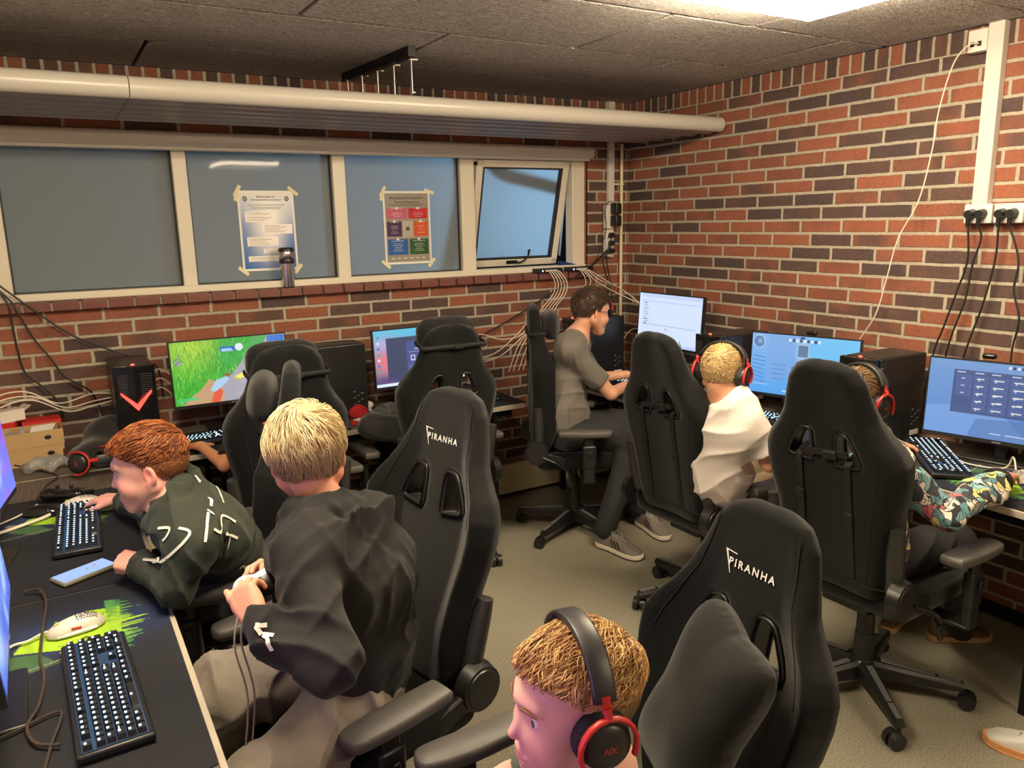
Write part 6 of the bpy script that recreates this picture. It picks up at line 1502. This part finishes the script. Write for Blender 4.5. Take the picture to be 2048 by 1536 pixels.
# ---------------------------------------------------------------- hair
HE=A3((.0785,.0995,.0885)); HO=A3((0,-.010,.027))
def hair(p,base_col,var,length,thick,crown=(.1,-.75,.65),swirl=.6,n=4200,seed=1,side=.35,fringe=0.,wave=.0,cols=None,name='hair',rad=.0011,part=None,fade=None,shift=0.):
    """cap of tufts plus combed strands flowing from the crown whorl"""
    g=np.random.default_rng(seed); Hm,Hc,hs,base=p['Hm'],p['Hc'],p['hs'],p['base']
    hl=lambda y: np.interp(y,[-1,-.55,-.28,-.12,.02,.14,.26,.45,.70,.85,1.0],[-.52,-.55,-.48,-.10,-.10,-.16,.24,.42,.60,.68,.72])+shift
    def mask(nv): return nv[:,2]-hl(nv[:,1])
    cr=A3(crown)/np.linalg.norm(crown)
    # base cap
    def T(P): return ((P-Hc)@Hm)/hs
    wb_=Wob(7,55,seed)
    def thk(nv):
        topness=np.clip((nv[:,2]-.05)/.7,0,1); th=thick*(side+(1-side)*topness)
        return th+fringe*np.clip((nv[:,1]-.35)/.5,0,1)*np.clip((nv[:,2]-.2)/.3,0,1)
    def f(P):
        q=T(P)-HO; nv=q/HE; nn=np.linalg.norm(nv,axis=1)+1e-9; nv=nv/nn[:,None]; k0=nn; k1=np.linalg.norm(q/(HE*HE),axis=1)
        d=k0*(k0-1)/np.maximum(k1,1e-9); m_=mask(nv)
        t_=thk(nv)*.62*np.clip(m_/.30,-1,1)-(np.clip(-m_,0,1)*.05)
        return (d-t_-.0016*wb_(P)*np.clip(m_/.1,0,1))*hs*.8
    V,F=surf(f,Hc-.16*hs,Hc+.16*hs,.0045,cull=False)
    nv=(T(V)-HO)/HE; nv/=np.linalg.norm(nv,axis=1)[:,None]
    bc=A3(srgb(*base_col)); cv=[A3(srgb(*c)) for c in cols]
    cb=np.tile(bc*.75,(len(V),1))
    # strands
    R0=g.normal(size=(int(n*2.6),3)); R0/=np.linalg.norm(R0,axis=1)[:,None]; R0=R0[mask(R0)>.0][:n]; m0=mask(R0); N_=len(R0)
    K=7; pts=np.zeros((N_,K,3)); cur=R0.copy(); topness=np.clip((R0[:,2]-.0)/.7,0,1)
    L_=length*(side+(1-side)*topness)*g.uniform(.75,1.2,N_)
    ph=g.uniform(0,6.28,N_); clump=Wob(5,9,seed+3)(R0*.1*9)
    lift=thk(R0)*g.uniform(.45,1.12,N_)
    fr_=g.uniform(-.06,.05,N_)+.10*np.clip((R0[:,1]-.45)/.4,0,1)*(fringe>0)
    for k in range(K):
        t_=k/(K-1); e=1+(lift*(.25+.75*np.sin(min(1,t_*1.35)*PI/2))*(1-.22*t_**3))/HE.mean()
        pts[:,k]=cur*e[:,None]
        away=cur-cr; away=away-cur*(away*cur).sum(1)[:,None]; away/=np.linalg.norm(away,axis=1)[:,None]+1e-9
        sw=np.cross(cr,cur); sw/=np.linalg.norm(sw,axis=1)[:,None]+1e-9
        dist=np.arccos(np.clip(cur@cr,-1,1)); d=away+sw*(swirl*np.exp(-dist*1.1))[:,None]
        if part is not None: d=d+A3(part)*np.clip(R0[:,2:3],0,1)
        w=wave*np.sin(t_*6+ph*0.3+clump*3)[:,None]; d=d+sw*w+g.normal(size=(N_,3))*.05+sw*(clump*.25)[:,None]
        d-=cur*(d*cur).sum(1)[:,None]; d/=np.linalg.norm(d,axis=1)[:,None]+1e-9
        stop=np.clip((mask(cur)+.10+fr_)/.06,0,1)
        cur=cur+d*(L_/.09/(K-1)*stop)[:,None]; cur/=np.linalg.norm(cur,axis=1)[:,None]
    X=(pts*HE+HO)*hs; X=X@Hm.T+Hc
    rr_=rad*hs*g.uniform(.7,1.25,N_)
    prof_=[.9,1,1,.95,.85,.6,.2]; VS=[];M3=3
    tang=np.gradient(X,axis=1); tang/=np.linalg.norm(tang,axis=2)[...,None]+1e-9
    nrm=X-Hc; nrm/=np.linalg.norm(nrm,axis=2)[...,None]; bi=np.cross(tang,nrm); bi/=np.linalg.norm(bi,axis=2)[...,None]+1e-9; nn_=np.cross(bi,tang)
    r_=rr_[:,None]*A3(prof_)[None]
    for j in range(M3):
        a=2*PI*j/M3+PI/2; VS.append(X+(bi*math.cos(a)*1.5+nn_*math.sin(a)*.9)*r_[...,None])
    VS=np.stack(VS,2).reshape(-1,3)   # strand,K,M3
    idx=np.arange(N_*K*M3).reshape(N_,K,M3); F2=[]
    for j in range(M3):
        j2=(j+1)%M3; F2.append(np.stack([idx[:,:-1,j],idx[:,1:,j],idx[:,1:,j2],idx[:,:-1,j2]],-1).reshape(-1,4))
    F2=np.concatenate(F2)
    ci=g.integers(0,len(cv),N_); cs=A3(cv)[ci]*g.uniform(1-var,1+var,N_)[:,None]
    if fade is not None:
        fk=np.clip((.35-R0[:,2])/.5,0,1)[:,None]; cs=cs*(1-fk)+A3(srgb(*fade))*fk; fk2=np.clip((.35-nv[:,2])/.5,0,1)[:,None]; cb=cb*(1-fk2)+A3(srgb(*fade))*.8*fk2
    cc=np.repeat(cs,K*M3,0)
    AV=np.concatenate([V,VS])-base; AF=np.concatenate([F,F2+len(V)]); AC=np.concatenate([cb,cc])
    return mesh_np(name,AV,AF,mat('hair_strands',(.5,.4,.3),.45,attr='pic',spec=.4),p['t'],attr={'pic':np.clip(AC,0,1)})
def head_matrix(p,dz=.0,pitch=0.):
    Hm=p['Hm']; M_=Matrix(Hm.tolist()).to_4x4(); M_=M_@Matrix.Rotation(pitch,4,'X'); M_.translation=Vector(p['Hc']+Hm@A3((0,-.004,dz))*p['hs']); return M_@Matrix.Scale(p['hs'],4)
def snap(f,P,it=12):
    P=A3(P).copy(); e=.0015
    for _ in range(it):
        d=f(P); G=np.stack([(f(P+e*np.eye(3)[i])-f(P-e*np.eye(3)[i]))/(2*e) for i in range(3)],1); G/=np.linalg.norm(G,axis=1)[:,None]+1e-9; P=P-G*d[:,None]*.8
    return P,G
def print_lines(p,f,strokes,w,name,matl,th=.0035):
    b=MB()
    for st in strokes:
        Q=np.array([tuple(v) for v in catmull(st,5)] if len(st)>2 else [tuple(Vector(st[0]).lerp(Vector(st[1]),k/8)) for k in range(9)])
        E_=A3((-3.347,-4.109,1.704)); D_=Q-E_; L0=np.linalg.norm(D_,axis=1); D_/=L0[:,None]; tt=L0-.45
        for _ in range(70): tt=tt+np.clip(f(E_+D_*tt[:,None])*.8,-.01,.05)
        ok=tt<L0+.25; Q=np.where(ok[:,None],E_+D_*tt[:,None],Q)
        S_,G=snap(f,Q,3); S_=S_+G*th
        # resample smooth ribbon
        d=np.gradient(S_,axis=0); sd=np.cross(d,G); sd/=np.linalg.norm(sd,axis=1)[:,None]+1e-9
        A_=S_+sd*w/2; B_=S_-sd*w/2
        A_,GA=snap(f,A_,4); B_,GB_=snap(f,B_,4); A_=A_+GA*th-p['base']; B_=B_+GB_*th-p['base']; C_=S_-p['base']
        vs=[v for tr in zip(A_,C_,B_) for v in tr]; b.add(vs,[(3*i,3*i+1,3*i+4,3*i+3) for i in range(len(Q)-1)]+[(3*i+1,3*i+2,3*i+5,3*i+4) for i in range(len(Q)-1)],0,True)
    return b.build(name,matl,p['t'],fix=False)
ST6=[[(-3.13, -2.057, 0.953), (-3.108, -2.074, 0.937), (-3.17, -2.051, 0.875), (-3.2, -2.036, 0.865)], [(-3.172, -1.998, 0.942), (-3.146, -2.014, 0.942), (-3.156, -2.013, 0.919), (-3.165, -2.01, 0.91)], [(-3.045, -1.953, 0.951), (-3.031, -1.965, 0.938)], [(-3.046, -1.976, 0.95), (-3.062, -1.985, 0.873)], [(-3.033, -1.962, 0.895), (-3.018, -1.972, 0.888), (-3.012, -1.966, 0.931), (-2.981, -1.988, 0.914)], [(-3.003, -1.971, 0.88), (-2.98, -1.988, 0.867)], [(-2.998, -1.987, 0.877), (-3.01, -1.988, 0.842)], [(-3.241, -1.957, 0.895), (-3.227, -1.964, 0.899)], [(-3.224, -1.967, 0.897), (-3.212, -1.973, 0.902)], [(-3.252, -1.991, 0.877), (-3.244, -1.996, 0.876)], [(-3.045, -1.99, 0.996), (-3.038, -1.995, 0.99), (-3.04, -1.998, 0.973)], [(-3.065, -1.941, 1.049), (-3.055, -1.951, 1.032)], [(-3.013, -1.935, 1.006), (-3.007, -1.942, 0.989), (-3.002, -1.952, 0.961)], [(-2.976, -1.967, 0.769), (-2.967, -1.971, 0.776), (-2.961, -1.978, 0.76)]]
ST5=[[(-3.085, -2.708, 0.972), (-3.068, -2.718, 0.972)], [(-3.085, -2.708, 0.97), (-3.078, -2.716, 0.954)], [(-3.078, -2.727, 0.96), (-3.061, -2.738, 0.956)], [(-3.077, -2.728, 0.959), (-3.066, -2.741, 0.931)]]
TEE_G=mat('tee_grey',srgb(104,99,93),.85,bump=.35,bscale=700,sheen=.2)
DENIM=mat('dark_denim',srgb(36,37,40),.85,bump=.4,bscale=600,var=.15)
TEE_W=mat('tee_white',srgb(222,214,204),.8,bump=.25,bscale=600)
KHAKI=mat('khaki_twill',srgb(112,98,74),.85,bump=.4,bscale=500,var=.15,vscale=12)
HOOD_K=mat('hoodie_black',(.0050,.0050,.0053),.85,bump=.35,bscale=700,sheen=.08,var=.1)
HOOD_G=mat('hoodie_green',srgb(40,46,36),.85,bump=.35,bscale=700,sheen=.08,var=.1)
JEANS=mat('grey_jeans',srgb(118,110,100),.85,bump=.5,bscale=350,var=.22,vscale=14)
BLACKC=mat('black_trousers',(.012,.012,.013),.85,bump=.4,bscale=400)
PRINT=mat('white_print',srgb(228,224,205),.6)
GRAF=bpy.data.materials.new('graffiti_print'); GRAF.use_nodes=True
def _graf():
    nt=GRAF.node_tree;N=nt.nodes;L=nt.links;p=N['Principled BSDF']; p.inputs['Roughness'].default_value=.8
    tc=N.new('ShaderNodeTexCoord'); nz=N.new('ShaderNodeTexNoise'); nz.inputs['Scale'].default_value=14; nz.inputs['Detail'].default_value=2; L.new(tc.outputs['Object'],nz.inputs['Vector'])
    mx=N.new('ShaderNodeVectorMath'); mx.operation='MULTIPLY_ADD'; mx.inputs[1].default_value=(.09,.09,.09); L.new(nz.outputs['Color'],mx.inputs[0]); L.new(tc.outputs['Object'],mx.inputs[2])
    v=N.new('ShaderNodeTexVoronoi'); v.inputs['Scale'].default_value=31; L.new(mx.outputs[0],v.inputs['Vector'])
    ve=N.new('ShaderNodeTexVoronoi'); ve.feature='DISTANCE_TO_EDGE'; ve.inputs['Scale'].default_value=31; L.new(mx.outputs[0],ve.inputs['Vector'])
    sp=N.new('ShaderNodeSeparateXYZ'); L.new(v.outputs['Color'],sp.inputs[0]); cr=N.new('ShaderNodeValToRGB'); cr.color_ramp.interpolation='CONSTANT'; E=cr.color_ramp.elements
    cols=[(0,(95,140,150)),(.20,(225,215,200)),(.38,(60,60,66)),(.50,(196,110,120)),(.60,(130,175,180)),(.74,(40,42,46)),(.84,(214,208,130)),(.92,(230,224,214))]
    E[0].position=0; E[0].color=(*srgb(*cols[0][1]),1); E[1].position=cols[1][0]; E[1].color=(*srgb(*cols[1][1]),1)
    for a,c in cols[2:]: q=E.new(a); q.color=(*srgb(*c),1)
    L.new(sp.outputs[0],cr.inputs[0])
    wv=N.new('ShaderNodeTexWave'); wv.inputs['Scale'].default_value=20; wv.inputs['Distortion'].default_value=16; wv.inputs['Detail'].default_value=1; L.new(mx.outputs[0],wv.inputs['Vector'])
    lt=N.new('ShaderNodeMath'); lt.operation='LESS_THAN'; lt.inputs[1].default_value=.03; L.new(ve.outputs['Distance'],lt.inputs[0])
    l2=N.new('ShaderNodeMath'); l2.operation='LESS_THAN'; l2.inputs[1].default_value=.05; L.new(wv.outputs['Fac'],l2.inputs[0])
    mm=N.new('ShaderNodeMath'); mm.operation='MAXIMUM'; L.new(lt.outputs[0],mm.inputs[0]); L.new(l2.outputs[0],mm.inputs[1])
    m_=N.new('ShaderNodeMix'); m_.data_type='RGBA'; m_.inputs[7].default_value=(.02,.02,.022,1); L.new(mm.outputs[0],m_.inputs[0]); L.new(cr.outputs[0],m_.inputs[6]); L.new(m_.outputs[2],p.inputs['Base Color'])
_graf()
def neck_band(p,matl,r=.062,name='collar',lift=0.):
    J=p['J']; nk=J['neck']; nb=p['Hc']+p['Hm']@A3((0,-.03,-.05))*p['hs']; ax=(nb-nk)/np.linalg.norm(nb-nk); l=p['lat']-ax*(p['lat']@ax); l/=np.linalg.norm(l); m_=np.cross(ax,l)
    pts=[tuple(nk+ax*(.012+lift-.016*math.sin(a))+(l*math.cos(a)+m_*math.sin(a))*r*p['bs']-p['base']) for a in np.linspace(0,2*PI,25)[:-1]]
    b=MB(); b.tube(pts,.0055,n=8,closed=True); return b.build(name,matl,p['t'])
# ---- man
HP=HPA
man=person('man','man with dark hair and glasses in a grey t-shirt, typing in side view',(.965,-.10,-.20),(.2,0,1),hs=1.0,bs=1.14,skin=(212,160,132),h=.0036,
 hands=[dict(w=JT['man']['wrR'],f=(.45,.75,-.18),n=(-.25,-.1,1),side=-1,s=1.0,curl=(22,30,20)),dict(w=JT['man']['wrL'],f=(.75,-.15,-.22),n=(.1,.3,1),side=1,s=1.0,curl=(18,28,20))])
top_garment(man,'t_shirt',TEE_G,add=.016,sleeve='short',amp=.0075,seed=4,loose=.034,neck_cut=.060)
bottoms(man,'trousers',DENIM,seed=5,amp=.006)
hair(man,(62,46,38),.25,.040,.022,crown=(0,-.7,.7),n=3000,seed=4,side=.55,cols=[(72,54,44),(54,40,34),(92,70,56)],wave=.25,rad=.0012,shift=-.07)
b=MB()
Hm,Hc=man['Hm'],man['Hc']; G_=lambda x,y,z: tuple(Hc+Hm@A3((x,y,z))-man['base'])
for s_ in (-1,1):
    b.tube([G_(s_*(.034+.024*math.cos(a)),.099-.006*abs(math.cos(a)),.002+.017*math.sin(a)) for a in np.linspace(0,2*PI,17)[:-1]],.0013,n=6,closed=True)
    b.tube([G_(s_*.058,.095,.006),G_(s_*.079,.05,.006),G_(s_*.083,.0,.004),G_(s_*.080,-.018,-.012)],.0015,n=6)
b.tube([G_(-.010,.101,.006),G_(0,.103,.009),G_(.010,.101,.006)],.0013,n=6); b.build('glasses',BLACK_G,man['t'])
shR_=shoe('sneaker',man['t'],man['base'],(-.975,-.975),(-.905,-1.285),mat('knit_grey',srgb(118,110,104),.8,bump=.4,bscale=600),stripes=True,gum=RUBBER)
shoe('sneaker',man['t'],man['base'],(-.60,-.86),(-.635,-1.16),_m['knit_grey'],stripes=True,gum=RUBBER)
# ---- boy in white t-shirt
HP=HPC
p2=person('p2','boy with short blond hair in a white t-shirt and khaki trousers, wearing a headset',(.90,.36,-.16),(.1,0,1),hs=.90,bs=1.0,skin=(222,164,130),h=.0038,
 hands=[dict(w=(-.80,-2.02,.79),f=(.85,.45,-.10),n=(0,0,1),side=-1,s=.85,curl=(15,25,15)),dict(w=JT['p2']['wrL'],f=(.9,.1,-.1),n=(0,0,1),side=1,s=.85,curl=(15,25,15))])
top_garment(p2,'t_shirt',TEE_W,add=.022,sleeve='short',amp=.0075,seed=14,loose=.018,neck_cut=.062,fr=22)
bottoms(p2,'trousers',KHAKI,seed=15,amp=.008,add=.02); hair(p2,(196,164,112),.15,.034,.018,crown=(.1,-.75,.65),n=3600,seed=14,side=.5,cols=[(214,184,130),(190,156,104),(226,200,150)],rad=.0011,shift=-.08)
headset('black and red headset on the blond boy in the white t-shirt',head_matrix(p2),hw=.088,top=.132,mic=True)
shoe('sneaker',p2['t'],p2['base'],(-.69,-1.98),(-.47,-1.97),_m['knit_grey'],L_=.25); shoe('sneaker',p2['t'],p2['base'],(-.68,-1.76),(-.46,-1.74),_m['knit_grey'],L_=.25)
# ---- boy in graffiti hoodie
p3=person('p3','boy in a colourful graffiti print top, mostly hidden by his chair',(.97,-.05,-.15),(.1,0,1),hs=.90,bs=.92,skin=(216,152,116),h=.0038,
 hands=[dict(w=(-.565,-2.758,.800),f=(.95,.22,-.16),n=(0,0,1),side=-1,s=.88,curl=(14,26,18)),dict(w=(-.47,-2.25,.79),f=(.80,-.55,-.12),n=(.1,0,1),side=1,s=.88,curl=(10,20,12))])
JT['p3']['wrR']=(-.625,-2.765,.790); p3['J']['wrR']=A3(JT['p3']['wrR'])
top_garment(p3,'graffiti_top',GRAF,add=.018,seed=24,amp=.009,arm_r=.058,loose=.01); bottoms(p3,'trousers',BLACKC,seed=25)
b=MB(); J=p3['J']; d=U(J['elR'],J['wrR']); b.tube([tuple(J['wrR']+d*a_-p3['base']) for a_ in (.0,.015,.030,.046,.058)],[.050,.052,.048,.043,.036],n=20); b.build('cuff',BLACKC,p3['t'])
hair(p3,(112,88,62),.2,.045,.020,crown=(0,-.7,.7),n=2600,seed=24,side=.7,cols=[(128,102,72),(96,76,54),(150,122,86)],rad=.0012)
headset('black and red headset on the boy in the graffiti print top',head_matrix(p3),hw=.088,top=.134)
BR=mat('brown_suede',srgb(96,70,48),.8,bump=.4,bscale=300)
shoe('sneaker',p3['t'],p3['base'],(-.43,-2.48),(-.19,-2.62),BR,mat('gum_sole',srgb(190,150,95),.6),L_=.26); shoe('sneaker',p3['t'],p3['base'],(-.53,-2.36),(-.30,-2.30),BR,_m['gum_sole'],L_=.26)
# ---- nearest boy with headset
p4=person('p4','nearest boy with blond hair and headset, head and shoulder at the bottom edge',(-.975,.20,-.02),(-.06,-.03,1),hs=.93,bs=.92,skin=(216,168,152),h=.0026,
 hands=[dict(w=JT['p4']['wrR'],f=(-.95,.1,-.1),n=(0,0,1),side=-1,s=.85),dict(w=JT['p4']['wrL'],f=(-.95,.1,-.1),n=(0,0,1),side=1,s=.85)])
top_garment(p4,'t_shirt',mat('tee_sage',srgb(92,98,84),.85,bump=.3,bscale=600),add=.016,sleeve='short',seed=34); bottoms(p4,'trousers',BLACKC,seed=35)
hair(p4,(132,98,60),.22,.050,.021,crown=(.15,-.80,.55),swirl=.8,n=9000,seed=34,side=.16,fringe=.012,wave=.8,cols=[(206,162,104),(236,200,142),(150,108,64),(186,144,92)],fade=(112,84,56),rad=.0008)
headset('black and red headset on the nearest boy',head_matrix(p4),hw=.086,top=.137)
# ---- boy in black hoodie
p5=person('p5','boy with tousled light blond hair in a black hoodie, seen from behind holding a controller',(.24,.95,-.20),(-.03,.12,1),hs=.93,bs=.96,skin=(222,158,134),h=.0032,
 hands=[dict(w=(-3.070,-2.640,.945),f=(-.15,.75,.55),n=(-.75,-.45,.35),side=-1,s=.88,curls=[(35,45,30),(45,55,35),(50,55,35),(55,55,35)],thumb=(.85,.25,.1)),
        dict(w=(-2.985,-2.545,.935),f=(-.2,.75,.55),n=(.8,.45,.1),side=1,s=.88,curls=[(35,45,30),(45,55,35),(50,55,35),(55,55,35)],thumb=(.85,.25,.1))])
p5['J']['wrL']=A3((-3.068,-2.655,.94)); p5['J']['wrR']=A3((-2.975,-2.54,.93))
top_garment(p5,'hoodie',HOOD_K,add=.022,hood=True,amp=.0075,seed=44,arm_r=.056,fr=34,loose=.015,neck_cut=.056,hoodr=1.15); bottoms(p5,'trousers',JEANS,seed=45,amp=.013,add=.026,r=(.088,.072,.06))
print_lines(p5,p5['ftop'],ST5,.0085,'printed_chevrons',PRINT)
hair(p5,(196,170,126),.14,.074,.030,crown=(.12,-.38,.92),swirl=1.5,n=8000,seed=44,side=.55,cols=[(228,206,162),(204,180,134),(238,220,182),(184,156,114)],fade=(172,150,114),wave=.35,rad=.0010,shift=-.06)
shoe('sneaker',p5['t'],p5['base'],(-3.05,-2.60),(-3.28,-2.66),BLACKC,L_=.26); shoe('sneaker',p5['t'],p5['base'],(-3.07,-2.22),(-3.30,-2.18),BLACKC,L_=.26)
controller('white and black game controller held by the boy in the black hoodie',(-3.015,-2.535,.975),(R(40),R(-10),R(12)),mat('pad_white',srgb(206,206,222),.35),BLACK)
GC='thin controller cables hanging beside the black hoodie'
cable('left strand of the thin controller cable hanging down by the desk edge',[(-3.09,-2.60,.97),(-3.115,-2.63,.90),(-3.10,-2.63,.78),(-3.12,-2.62,.62),(-3.14,-2.60,.45),(-3.13,-2.58,.25)],.0022,mat('grey_cable',srgb(140,130,118),.5),GC)
cable('right strand of the thin controller cable hanging down by the desk edge',[(-3.08,-2.60,.96),(-3.10,-2.62,.90),(-3.085,-2.62,.78),(-3.10,-2.60,.62),(-3.11,-2.58,.45),(-3.10,-2.56,.25)],.0022,_m['grey_cable'],GC)
# ---- red-haired boy
HP=HPC
p6=person('p6','boy with red hair in a dark green hoodie with white lines, leaning on desk',(-.965,.22,-.13),(-.12,.02,1),hs=.93,bs=.92,skin=(232,170,152),h=.0032,
 hands=[dict(w=(-3.215,-1.862,.803),f=(-.62,.70,.02),n=(-.25,-.35,.9),side=1,s=.86,curls=[(70,80,45)]*4,thumb=(.8,.35,-.3)),
        dict(w=(-3.225,-1.20,.790),f=(-.62,.70,-.08),n=(0,-.1,1),side=-1,s=.88,curl=(16,24,16))])
p6['J']['wrR']=A3((-3.205,-1.235,.79))
top_garment(p6,'hoodie',HOOD_G,add=.020,hood=True,amp=.006,seed=54,arm_r=.054,fr=32,loose=.012,neck_cut=.052,hoodr=1.08); bottoms(p6,'trousers',BLACKC,seed=55,add=.02)
neck_band(p6,TEE_W,r=.060,lift=.012)
print_lines(p6,p6['ftop'],ST6,.0075,'printed_lines',PRINT)
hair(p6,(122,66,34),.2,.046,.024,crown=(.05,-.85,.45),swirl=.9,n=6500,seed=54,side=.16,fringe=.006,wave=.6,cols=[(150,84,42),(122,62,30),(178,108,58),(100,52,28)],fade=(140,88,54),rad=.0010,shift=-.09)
shoe('sneaker',p6['t'],p6['base'],(-3.16,-1.76),(-3.40,-1.80),BLACKC,L_=.25); shoe('sneaker',p6['t'],p6['base'],(-3.26,-1.40),(-3.50,-1.42),BLACKC,L_=.25)
# ---- two half hidden players at the back desk
HP=HPC
p7=person('p7','player hidden by the chair with head cushion, only a bare forearm and hand showing',(.1,.98,-.1),(0,0,1),hs=.9,bs=.94,skin=(206,142,106),h=.004,
 hands=[dict(w=JT['p7']['wrL'],f=(-.10,.97,-.14),n=(0,0,1),side=1,s=.88,curl=(18,24,16),spread=9,thumb=(.5,.85,-.1)),dict(w=JT['p7']['wrR'],f=(0,1,-.1),n=(0,0,1),side=-1,s=.88)])
top_garment(p7,'t_shirt',BLACKC,sleeve='short',seed=64,add=.012,res=.007); bottoms(p7,'trousers',BLACKC,seed=65,res=.008); hair(p7,(120,92,60),.2,.04,.02,n=900,seed=64,cols=[(130,100,68),(100,78,52)],rad=.0014)
p8=person('p8','player with dark blond hair in a black top, hidden by the capped chair',(.05,.95,-.3),(0,.2,1),hs=.88,bs=.90,skin=(216,160,130),h=.0042,
 hands=[dict(w=JT['p8']['wrL'],f=(.6,.78,-.12),n=(0,0,1),side=1,s=.85),dict(w=JT['p8']['wrR'],f=(0,1,-.1),n=(0,0,1),side=-1,s=.85)])
top_garment(p8,'hoodie',CLOTH_B,seed=74,amp=.010,arm_r=.066,add=.016,res=.006); bottoms(p8,'trousers',BLACKC,seed=75,res=.008); hair(p8,(150,118,72),.2,.05,.02,n=1500,seed=74,cols=[(170,136,88),(134,104,66)],rad=.0014)
# ---- sneaker at the right edge
t=thing('sneaker','white sneaker with orange sole at the lower right edge of the photo','shoe',(0,0,0))
shoe('sneaker_sole',t,A3((0,0,0)),(-.80,-3.21),(-.862,-2.93),mat('leather_white',srgb(215,212,206),.5),mat('orange_sole',srgb(214,150,96),.55),L_=.285,gum=_m['orange_sole'])
